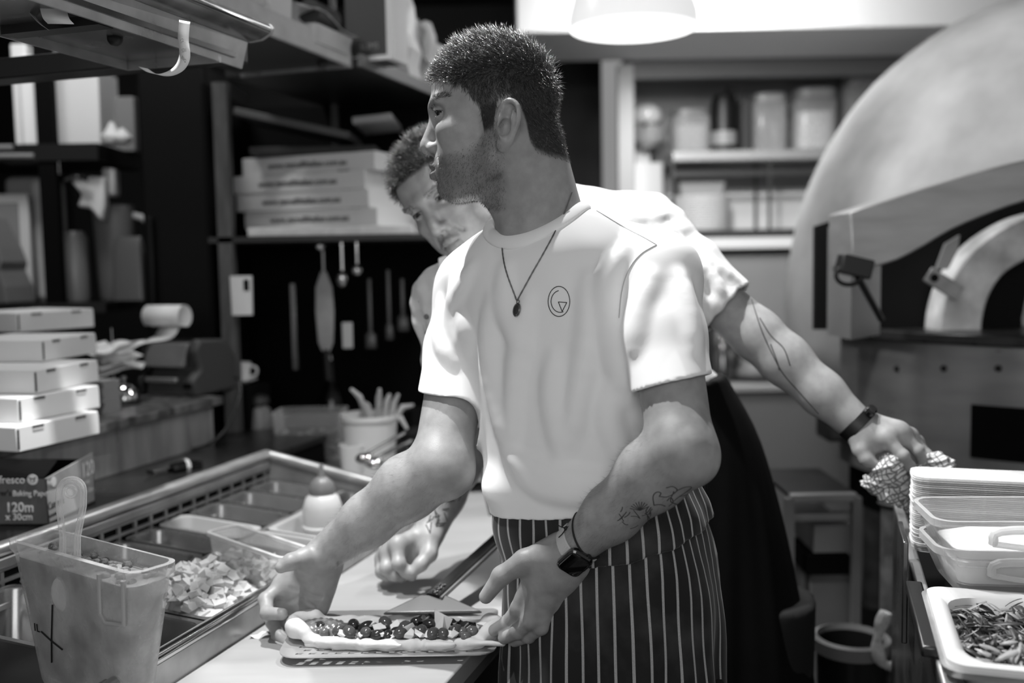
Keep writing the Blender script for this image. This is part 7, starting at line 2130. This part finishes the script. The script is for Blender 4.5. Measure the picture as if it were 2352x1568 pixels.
grow_patch('eyebrows', HD2, v2, q2, n2_, brow_mask, M2, 420, .0060, HAIRM, lambda L: np.stack([np.full(len(L), -.6), np.sign(L[:, 1]) * .8, np.full(len(L), .2)], 1), 13, rad=.00018, curl=.2)
def mou_mask(L):
    x, y, z = L[:, 0], np.abs(L[:, 1]), L[:, 2]; return ((np.abs(z + .0445) < .006) & (y < .026) & (x > .082)).astype(float)
grow_patch('moustache', HD2, v2, q2, n2_, mou_mask, M2, 90, .0030, HAIRM, lambda L: np.stack([np.full(len(L), .1), np.sign(L[:, 1]) * .3, np.full(len(L), -.9)], 1), 14, rad=.00010)
bvh2 = BVHTree.FromPolygons([tuple(p) for p in v2], [tuple(int(i) for i in f) for f in q2])

# jacket
JK = Sdf(); SD2 = nrm(shL2 - shR2)
hL2, hR2 = lp3(shL2, elL2, .74), lp3(shR2, elR2, .72)
aL2, aR2 = nrm(elL2 - shL2), nrm(elR2 - shR2)
JK.cone(shL2, lp3(shL2, elL2, .4), .070, .066, .03); JK.cone(lp3(shL2, elL2, .4), hL2 + aL2 * .03, .066, .060, .02)
halfcut(JK, hL2, aL2, .11); JK.cone(hL2 - aL2 * .03, hL2 + aL2 * .05, .0530, .0530, .002, 's')
JK.cone(shR2, lp3(shR2, elR2, .4), .066, .066, .03); JK.cone(lp3(shR2, elR2, .4), hR2 + aR2 * .03, .066, .062, .02)
halfcut(JK, hR2, aR2, .11); JK.cone(hR2 - aR2 * .03, hR2 + aR2 * .05, .0545, .0545, .002, 's')
JK.loft([(P(1225, 600, 1.86), .150, .085), (P(1290, 720, 1.885), .170, .11), (P(1390, 850, 1.92), .160, .115), (P(1485, 950, 1.945), .155, .12), (P(1530, 1020, 1.95), .155, .12)], SD2, CF, k=.04)
JK.cone(P(1290, 515, 1.87), P(1475, 545, 1.835), .078, .070, .05); JK.cone(P(1170, 600, 1.83), shR2, .060, .062, .05)
JK.cone(P(1080, 700, 1.75), P(1130, 900, 1.80), .055, .06, .05)
bj = Sdf(); bj.p = list(JK.p)
for pts, r in [([(1400, 440), (1460, 480), (1520, 540)], .006), ([(1500, 500), (1560, 570), (1610, 640)], .006), ([(1560, 560), (1600, 620), (1600, 700)], .007), ([(1600, 600), (1650, 650), (1640, 710)], .006), ([(1540, 620), (1590, 660), (1620, 720)], .006), ([(1640, 600), (1690, 640)], .005), ([(1480, 470), (1520, 500), (1590, 580)], .005),
               ([(965, 640), (985, 720), (1000, 800)], .006), ([(950, 720), (975, 790), (985, 870)], .006), ([(1000, 640), (1010, 720)], .005), ([(960, 830), (985, 890)], .005)]:
    fold(JK, bj, pts, r, k=.014)
JK.add(lambda q: .0022 * np.sin(q[:, 0] * 70 + 6 * np.sin(q[:, 2] * 22)) * np.sin(q[:, 2] * 62 + q[:, 0] * 40), np.min([p[0] for p in JK.p], 0), np.max([p[1] for p in JK.p], 0), .01, 'd')
JK.cone(nb2 - CU * .01, HD2(-.02, 0, -.06), .060, .064, .003, 's')
v, q = JK.mesh(.0034); v = relax(v, q, 1, .4)
JKM = mat('jacket_cotton', 214, .85, bump=.15, bscale=400)
quad_object('chef_jacket', v, q, JKM, M2)
jk_bvh = BVHTree.FromPolygons([tuple(p) for p in v], [tuple(int(i) for i in f) for f in q])
# collar flap and buttons
cf_ = [P(1006, 592, 1.70), P(1040, 578, 1.69), P(1064, 604, 1.70), P(1034, 650, 1.695), P(1008, 640, 1.695)]
build('collar_flap', MB().prism(cf_, CF * .005), JKM, M2, bevel=.002)
for x, y in [(980, 727), (982, 765)]:
    p, nn = bhit(jk_bvh, x, y)
    if p is not None: build('button', MB().ball(p, .005, 10, 6), mat('grey_button', 110, .4), M2)
build('placket', decal(jk_bvh, [(962, 690), (975, 760), (984, 830), (990, 900)], .0006), STI, M2)
# apron and trousers
A2 = Sdf()
X2 = nrm(A(.9, -.25, 0)); 
secs2 = [(P(1470, 900, 1.945), .158, .122), (P(1512, 950, 1.947), .163, .126), (P(1556, 1060, 1.95), .168, .13), (P(1600, 1250, 1.955), .174, .135), (P(1638, 1480, 1.96), .180, .14)]
lc2 = P(1660, 1620, 1.965); secs2 += [(lc2, .182, .142), (A(lc2[0] + .02, lc2[1], .42), .185, .15)]
A2.loft(secs2, X2, np.cross(ZV, X2), k=.01)
def drape2(q):
    a = np.arctan2((q - lc2) @ X2, (q - lc2) @ np.cross(ZV, X2)); t = np.clip((1.2 - q[:, 2]) / .7, 0, 1); return -(.0035 * np.sin(a * 10 + q[:, 2] * 3) + .002 * np.sin(a * 19 + 1)) * t
A2.add(drape2, A2.p[0][0], A2.p[0][1], .01, 'd')
v, q = A2.mesh(.005); v = relax(v, q, 1, .4)
quad_object('apron', v, q, mat('black_apron', 5, .8, var=.5, vscale=14, spec=.2), M2)
for sgn in (-1, 1):
    hp_ = A(lc2[0], lc2[1], 0) + X2 * sgn * .09
    T = Sdf(); T.loft([(hp_ + ZV * .85, .085, .1), (hp_ + ZV * .45 + X2 * sgn * .01, .066, .075), (hp_ + ZV * .08, .055, .06)], X2, np.cross(ZV, X2), k=.02)
    v, q = T.mesh(.009); quad_object('trouser_leg', v, q, TRM, M2)
    D = Sdf(); D.cone(hp_ + ZV * .045, hp_ - np.cross(ZV, X2) * .16 + ZV * .035, .046, .036, .02); D.ell(hp_ + ZV * .06, (.05, .05, .06), k=.02)
    v, q = D.mesh(.006); v[:, 2] = np.maximum(v[:, 2], 0.0); quad_object('shoe', v, q, BLACK, M2)
# fitness band
ax2 = nrm(wrL2 - elL2); bcn = lp3(elL2, wrL2, .985)
xx_ = nrm(np.cross(ax2, CF)); yy_ = np.cross(ax2, xx_)
rg2 = []
for a in np.linspace(0, 2 * math.pi, 41):
    d = xx_ * math.cos(a) + yy_ * math.sin(a); h = bvh2.ray_cast(Vector(bcn + d * .06), Vector(-d), .06)
    r_ = np.linalg.norm(np.array(h[0]) - bcn) if h[0] is not None else .033
    rg2.append(bcn + d * (min(r_, .045) + .0012))
fb_ = thing('fitness_band', rg2[0], 'black rubber fitness band on the outstretched wrist', 'wristband')
build('strap', MB().sheet([[p + ax2 * w_ for w_ in (-.0095, -.008, .008, .0095)] for p in rg2]), mat('rubber_black', 22, .45), fb_, solid=.0022)
tp, tn = bhit(bvh2, 2003, 952)
tp = rg2[0] if tp is None else tp
dd_ = nrm((tp - bcn) - ax2 * ((tp - bcn) @ ax2)); 
build('capsule', MB().rloft([(-.002, .018, .0085, .008), (.003, .018, .0085, .008), (.006, .015, .006, .006)], bcn + dd_ * (np.linalg.norm((rg2[0] - bcn))), np.stack([np.cross(ax2, dd_), ax2, dd_], 1), seg=5), mat('band_gloss', 8, .12, coat=1), fb_)
# tattoos
rr_ = np.random.default_rng(4); st = []
st.append([(1720, 668), (1735, 715), (1752, 765), (1775, 815), (1800, 860), (1840, 905), (1880, 950)]); st.append([(1745, 730), (1770, 770), (1800, 800), (1815, 840)]); st.append([(1770, 790), (1785, 830), (1790, 850)])
tattoo(bvh2, st, M2, .0011)
st = []
for k in range(16):
    cx_, cy_ = 1010 + rr_.normal(0, 14), 1190 + rr_.normal(0, 22); a = rr_.uniform(0, 6.28); L = rr_.uniform(12, 28)
    st.append([(cx_ - L * math.cos(a) / 2, cy_ - L * math.sin(a) / 2), (cx_, cy_), (cx_ + L * math.cos(a) / 2, cy_ + L * math.sin(a) / 2)])
for k in range(10):
    cx_, cy_ = 1062 + rr_.normal(0, 6), 1090 + rr_.normal(0, 26); st.append([(cx_, cy_ - 12), (cx_ + 3, cy_), (cx_ - 2, cy_ + 12)])
tattoo(bvh2, st, M2, .0011)

# checked towel crushed in the hand
TW = Sdf(); rr_ = np.random.default_rng(6)
for pts, r in [([(1996, 1108), (2020, 1098), (2046, 1100), (2066, 1118), (2100, 1140)], .013), ([(2020, 1075), (2046, 1066), (2062, 1058)], .012), ([(2046, 1066), (2058, 1090), (2080, 1098), (2112, 1112)], .016), ([(2100, 1092), (2140, 1078), (2172, 1068)], .014), ([(2136, 1052), (2158, 1056), (2178, 1066)], .010), ([(1998, 1120), (2040, 1138), (2085, 1160), (2110, 1170)], .010), ([(2070, 1080), (2075, 1120), (2110, 1150)], .012)]:
    TW.chain([P(x, y, 1.675 + rr_.uniform(-.012, .012)) for x, y in pts], [r * rr_.uniform(.8, 1.15) for _ in pts], .008)
TW.add(lambda q: .0035 * np.sin(q[:, 0] * 210 + 7 * np.sin(q[:, 2] * 90)) * np.sin(q[:, 2] * 160 + q[:, 1] * 120), np.min([p[0] for p in TW.p], 0), np.max([p[1] for p in TW.p], 0), .01, 'd')
v, q = TW.mesh(.0022); v = relax(v, q, 1, .3)
def check_mat():
    m = mat('checked_cloth', 205, .9); nt = m.node_tree; b = nt.nodes['Principled BSDF']
    tc = nt.nodes.new('ShaderNodeTexCoord'); n0 = nt.nodes.new('ShaderNodeTexNoise'); n0.inputs['Scale'].default_value = 18
    nt.links.new(tc.outputs['Object'], n0.inputs['Vector'])
    mx = nt.nodes.new('ShaderNodeMix'); mx.data_type = 'VECTOR'; mx.inputs[0].default_value = .05
    nt.links.new(tc.outputs['Object'], mx.inputs[4]); nt.links.new(n0.outputs['Color'], mx.inputs[5])
    acc = None
    for prof_, rot in (('X', (0, .6, .4)), ('Z', (.3, .5, 0))):
        mp = nt.nodes.new('ShaderNodeMapping'); mp.inputs['Rotation'].default_value = rot; nt.links.new(mx.outputs[1], mp.inputs['Vector'])
        w = nt.nodes.new('ShaderNodeTexWave'); w.bands_direction = prof_; w.inputs['Scale'].default_value = 42; nt.links.new(mp.outputs[0], w.inputs['Vector'])
        c = nt.nodes.new('ShaderNodeMath'); c.operation = 'GREATER_THAN'; c.inputs[1].default_value = .80; nt.links.new(w.outputs['Fac'], c.inputs[0])
        if acc is None: acc = c
        else:
            a_ = nt.nodes.new('ShaderNodeMath'); a_.operation = 'MAXIMUM'; nt.links.new(acc.outputs[0], a_.inputs[0]); nt.links.new(c.outputs[0], a_.inputs[1]); acc = a_
    r = nt.nodes.new('ShaderNodeMapRange'); r.inputs['To Min'].default_value = lin(215); r.inputs['To Max'].default_value = lin(130); nt.links.new(acc.outputs[0], r.inputs['Value'])
    cb = nt.nodes.new('ShaderNodeCombineColor')
    for i in range(3): nt.links.new(r.outputs[0], cb.inputs[i])
    nt.links.new(cb.outputs[0], b.inputs['Base Color']); return m
tw_t = thing('checked_towel', v.min(0), 'crumpled checked tea towel gripped behind the lid stack', 'towel')
quad_object('cloth', v, q, check_mat(), tw_t)
# ================================================================== perforated peel
zbl = ZW + .014
bl_l, bl_r = PZ(632, 1511, zbl), PZ(1140, 1503, zbl)
bx_ = nrm((bl_r - bl_l) * A(1, 1, 0)); by_ = A(-bx_[1], bx_[0], 0)
Wp = np.linalg.norm(bl_r - bl_l); Dp = .175
pl_t = thing('pizza_peel', (bl_l + bl_r) / 2, 'perforated metal pizza peel lying on the worktop under the pizza', 'peel')
nk_ = PZ(975, 1392, zbl + .012)
def bp(u, v, z=0): return bl_l + bx_ * u + by_ * v + ZV * z
bm = bmesh.new()
def loop(ps):
    vs = [bm.verts.new(tuple(p)) for p in ps]
    for i in range(len(vs)): bm.edges.new((vs[i], vs[(i + 1) % len(vs)]))
out = []
rc2 = .03
for (cx_, cy_, a0) in ((Wp - rc2, rc2, -90), (Wp - .012, Dp - .012, 0), (.012, Dp - .012, 90), (rc2, rc2, 180)):
    r_ = rc2 if cy_ == rc2 else .012
    for a in np.linspace(a0, a0 + 90, 7): out.append((cx_ + r_ * math.cos(math.radians(a)), cy_ + r_ * math.sin(math.radians(a)), 0))
loop(out)
nh = 14
for row in range(6):
    for k in range(nh):
        u = .026 + (Wp - .052) * (k + (.5 if row % 2 else 0)) / nh; v = .010 + row * .0125
        if u > Wp - .03 and v < .03: continue
        loop([(u, v, 0), (u + .0095, v, 0), (u + .0125, v + .0055, 0), (u + .003, v + .0055, 0)])
bmesh.ops.triangle_fill(bm, use_beauty=True, edges=bm.edges[:], normal=(0, 0, 1))
me = bpy.data.meshes.new('blade'); bm.to_mesh(me); bm.free()
co = np.array([v.co[:] for v in me.vertices]); w = np.array([bp(c[0], c[1], .006 * (c[1] / Dp) ** 2) for c in co]) - LOCS[pl_t.name]
me.vertices.foreach_set('co', w.ravel()); me.update()
o = link('blade', me, mat('peel_metal', 195, .32, .7, var=.08, vscale=10), pl_t); LOCS[o.name] = LOCS[pl_t.name]
sm_ = o.modifiers.new('t', 'SOLIDIFY'); sm_.thickness = .0018; sm_.offset = 0
# neck, handle
hend = P(1210, 1178, 1.95)
hd = nrm(hend - nk_)
sd_ = nrm(np.cross(hd, ZV))
nkm = MB()
r0 = bp(Wp * .66, Dp - .03, .008)
nkm.hexa([r0 - bx_ * .075, r0 + bx_ * .085, r0 + bx_ * .022 + by_ * .035 + ZV * .006, r0 - bx_ * .018 + by_ * .035 + ZV * .006] + [p + ZV * .005 for p in (r0 - bx_ * .075, r0 + bx_ * .085)] + [r0 + bx_ * .022 + by_ * .035 + ZV * .022, r0 - bx_ * .018 + by_ * .035 + ZV * .022])
build('neck', nkm, mat('neck_metal', 70, .35, .6), pl_t, bevel=.004)
hs_ = r0 + bx_ * .004 + by_ * .03 + ZV * .017
build('handle', MB().rloft([(0, .0135, .0075, .005), (np.linalg.norm(hend - hs_), .0135, .0075, .005)], hs_, np.stack([nrm(np.cross(ZV, nrm(hend - hs_))), np.cross(nrm(hend - hs_), nrm(np.cross(ZV, nrm(hend - hs_)))), nrm(hend - hs_)], 1)), mat('handle_dark', 70, .28, .8), pl_t)
build('handle_groove', MB().tube([hs_ + sd_ * .0142 + ZV * .002, hend + sd_ * .0142 + ZV * .002], .0028, 8), mat('groove_bright', 190, .25, .8), pl_t)
for k in range(3):
    build('rivet', MB().ball(hs_ + hd * (.006 + .012 * k) + ZV * .008, (.006, .006, .003), 12, 6), STEELP, pl_t)

# ================================================================== pizza
DOUGH = mat('pizza_dough', 196, .7, bump=.35, bscale=45, sss=.1, var=.05, vscale=20)
pzl, pzr = PZ(652, 1455, .945), PZ(1158, 1448, .955)
ux_ = nrm((pzr - pzl) * A(1, 1, 0)); vy_ = A(-ux_[1], ux_[0], 0); Lz = np.linalg.norm((pzr - pzl) * A(1, 1, 0))
cz_ = (pzl + pzr) / 2; cz_[2] = zbl + .003
def pzp(a, b, z): return cz_ + ux_ * a + vy_ * b + ZV * z
DZ = Sdf(); rr_ = np.random.default_rng(12)
hx, hy = Lz / 2, .054
bo = .012
N = 48; rim = []
for k in range(N):
    a = 2 * math.pi * k / N; ca, sa = math.cos(a), math.sin(a)
    x = (hx - .012) * np.sign(ca) * abs(ca) ** .75; y = (hy - .012) * np.sign(sa) * abs(sa) ** .85 + bo
    lift = .008 + (.012 if ca < -.75 else .0) + (.012 if ca > .8 else 0) - (.003 if sa < -.5 else 0)
    rim.append((pzp(x, y, lift + rr_.normal(0, .0005)), .0085 + rr_.normal(0, .0003) + (-.0022 if sa < -.5 else 0)))
for k in range(N):
    DZ.cone(rim[k][0], rim[(k + 1) % N][0], rim[k][1], rim[(k + 1) % N][1], .010)
DZ.ell(pzp(0, bo, .004), (hx - .012, hy - .012, .006), R=np.stack([ux_, vy_, ZV], 1), k=.012)
for a, b in [(-.10, -.040), (-.03, -.047), (.06, -.045), (.12, -.035)]:
    DZ.cone(pzp(a, b + .006, .010), pzp(a + .05, b + .002, .011), .005, .003, .01)
DZ.chain([pzp(.055, -.052, .004), pzp(.10, -.046, .010), pzp(.15, -.026, .022)], [.002] * 3, .005, 's'); DZ.chain([pzp(.08, -.058, .002), pzp(.13, -.046, .008)], [.0018] * 2, .005, 's')
DZ.add(lambda q: .0008 * np.sin(q[:, 0] * 160 + 4 * np.sin(q[:, 1] * 90)), np.min([p[0] for p in DZ.p], 0), np.max([p[1] for p in DZ.p], 0), .01, 'd')
v, q = DZ.mesh(.0020); v = relax(v, q, 1, .4)
v[:, 2] = np.maximum(v[:, 2], zbl + .0012 + .006 * np.clip(((v - bl_l) @ by_) / Dp, 0, 1) ** 2)
pz = thing('pizza', cz_, 'raw pizza with tomato, olives and cheese being stretched on the peel', 'pizza')
quad_object('dough', v, q, DOUGH, pz)
SA = Sdf(); SA.ell(pzp(-.01, bo + .002, .008), (hx - .035, hy - .020, .0060), R=np.stack([ux_, vy_, ZV], 1), k=.01); SA.ell(pzp(-hx + .050, bo + .002, .015), (.036, .024, .008), R=np.stack([ux_, vy_, ZV], 1), k=.015)
SA.add(lambda q: .0016 * np.sin(q[:, 0] * 380) * np.sin(q[:, 1] * 410 + q[:, 0] * 90), SA.p[0][0] - .02, SA.p[1][1] + .2, .01, 'd')
v, q = SA.mesh(.0018); v = relax(v, q, 1, .4)
quad_object('tomato_sauce', v, q, mat('tomato', 98, .22, var=.3, vscale=60, bump=.3, bscale=200), pz)
# olives and cherry tomatoes, cheese, basil on top
OL = [mat('olive_dark', 40, .16), mat('olive_mid', 70, .16), mat('tomato_gloss', 92, .18)]
ol_me = []
for k in range(3):
    m_ = MB().ball((0, 0, 0), [(.0125, .0088, .0082), (.0115, .0090, .0085), (.0085, .0080, .0076)][k], 14, 9)
    me = bpy.data.meshes.new('olive'); me.from_pydata(m_.verts().tolist(), [], m_.f); me.update(); me.materials.append(OL[k]); me.polygons.foreach_set('use_smooth', [True] * len(me.polygons)); ol_me.append(me)
def on_pz(x, y, z):
    p = PZ(x, y, zbl + z); w_ = p - cz_; a, b = w_ @ ux_, w_ @ vy_
    a = min(max(a, -hx + .03), hx - .028); b = min(max(b, bo - hy + .020), bo + hy - .020)
    return A(*(cz_ + ux_ * a + vy_ * b)[:2], zbl + z)
ols = [(735, 1440, 0), (745, 1452, 2), (778, 1446, 1), (802, 1452, 1), (790, 1468, 2), (838, 1455, 1), (862, 1462, 0), (842, 1440, 0), (885, 1430, 1), (893, 1458, 0), (908, 1474, 1), (930, 1440, 1), (968, 1448, 1), (985, 1434, 0), (992, 1462, 1), (1018, 1455, 1), (960, 1428, 0), (1062, 1452, 2), (1070, 1462, 2), (1048, 1446, 1), (1085, 1450, 2), (812, 1434, 0), (915, 1452, 0), (1006, 1466, 0)]
for i, (x, y, k) in enumerate(ols):
    o = place(ol_me[k], ['olive', 'olive', 'cherry_tomato'][k], on_pz(x, y, .0195 + .004 * (k == 1)), Rz(rr_.uniform(0, 3.1)) @ Rx(rr_.uniform(-.3, .3)) @ Ry(rr_.uniform(-.4, .4)), rr_.uniform(.9, 1.15))
    tag(o, ['small dark olive among the pizza toppings', 'large glossy grey olive among the pizza toppings', 'small round glossy tomato among the pizza toppings'][k], ['olive', 'olive', 'tomato'][k], ['dark olives on the pizza', 'glossy olives on the pizza', 'small tomatoes on the pizza'][k])
shm = []
for k in range(5):
    qv = chunk_mesh(300 + k, (.0095, .007, .003)); me = bpy.data.meshes.new('cheese_piece'); me.from_pydata(qv.tolist(), [], CF_); me.update(); me.materials.append(CHEESE); shm.append(me)
chs = [(850, 1434, 1.1), (870, 1440, .9), (925, 1448, 1.2), (940, 1462, 1.0), (905, 1436, .9), (775, 1468, .9), (862, 1474, .8), (1012, 1430, 1.5), (962, 1462, .9), (1032, 1456, .9), (1112, 1434, .9), (975, 1474, .7), (890, 1478, .7), (1035, 1470, .8), (820, 1470, .7)]
for i, (x, y, s_) in enumerate(chs):
    lift = .026 if s_ > 1.3 else .022
    o = place(shm[i % 5], 'cheese_piece', on_pz(x, y, lift), Rz(rr_.uniform(0, 6)) @ Rx(rr_.uniform(-.6, .6) + (.9 if s_ > 1.3 else 0)), s_)
    tag(o, 'large white cheese shard standing up among the pizza toppings' if s_ > 1.3 else 'torn white cheese piece among the pizza toppings', 'cheese', 'cheese pieces on the pizza')
for i, (x, y) in enumerate([(1036, 1436), (1068, 1440), (980, 1424)]):
    c0 = on_pz(x, y, .021); g = []
    for u in np.linspace(-1, 1, 6):
        g.append([c0 + Rz(.4 * i) @ A(u * .018, w_ * .010 * (1 - u * u * .8), .006 * (1 - u * u) + .004 * math.sin(u * 5 + w_ * 2 + i)) for w_ in (-1, -.4, .3, 1)])
    tag(build('basil_leaf', MB().sheet(g), mat('basil', 16, .4), solid=.0008), ['dark basil leaf beside the upright cheese shard', 'dark wrinkled basil leaf nearest the left hand', 'dark basil leaf behind the large olives'][i], 'leaf', 'basil leaves on the pizza')
# crumb on the worktop by the sill
c0 = PZ(600, 1462, ZW)
g = [[c0 + A(u * .016, v_ * .008, .003 + .004 * math.sin(u * 3 + v_)) for v_ in (-1, 0, 1)] for u in np.linspace(-1, 1, 5)]
tag(build('garlic_skin', MB().sheet(g), mat('skin_pale', 205, .6), solid=.0006), 'curled pale garlic skin on the worktop beside the steel sill', 'scrap')
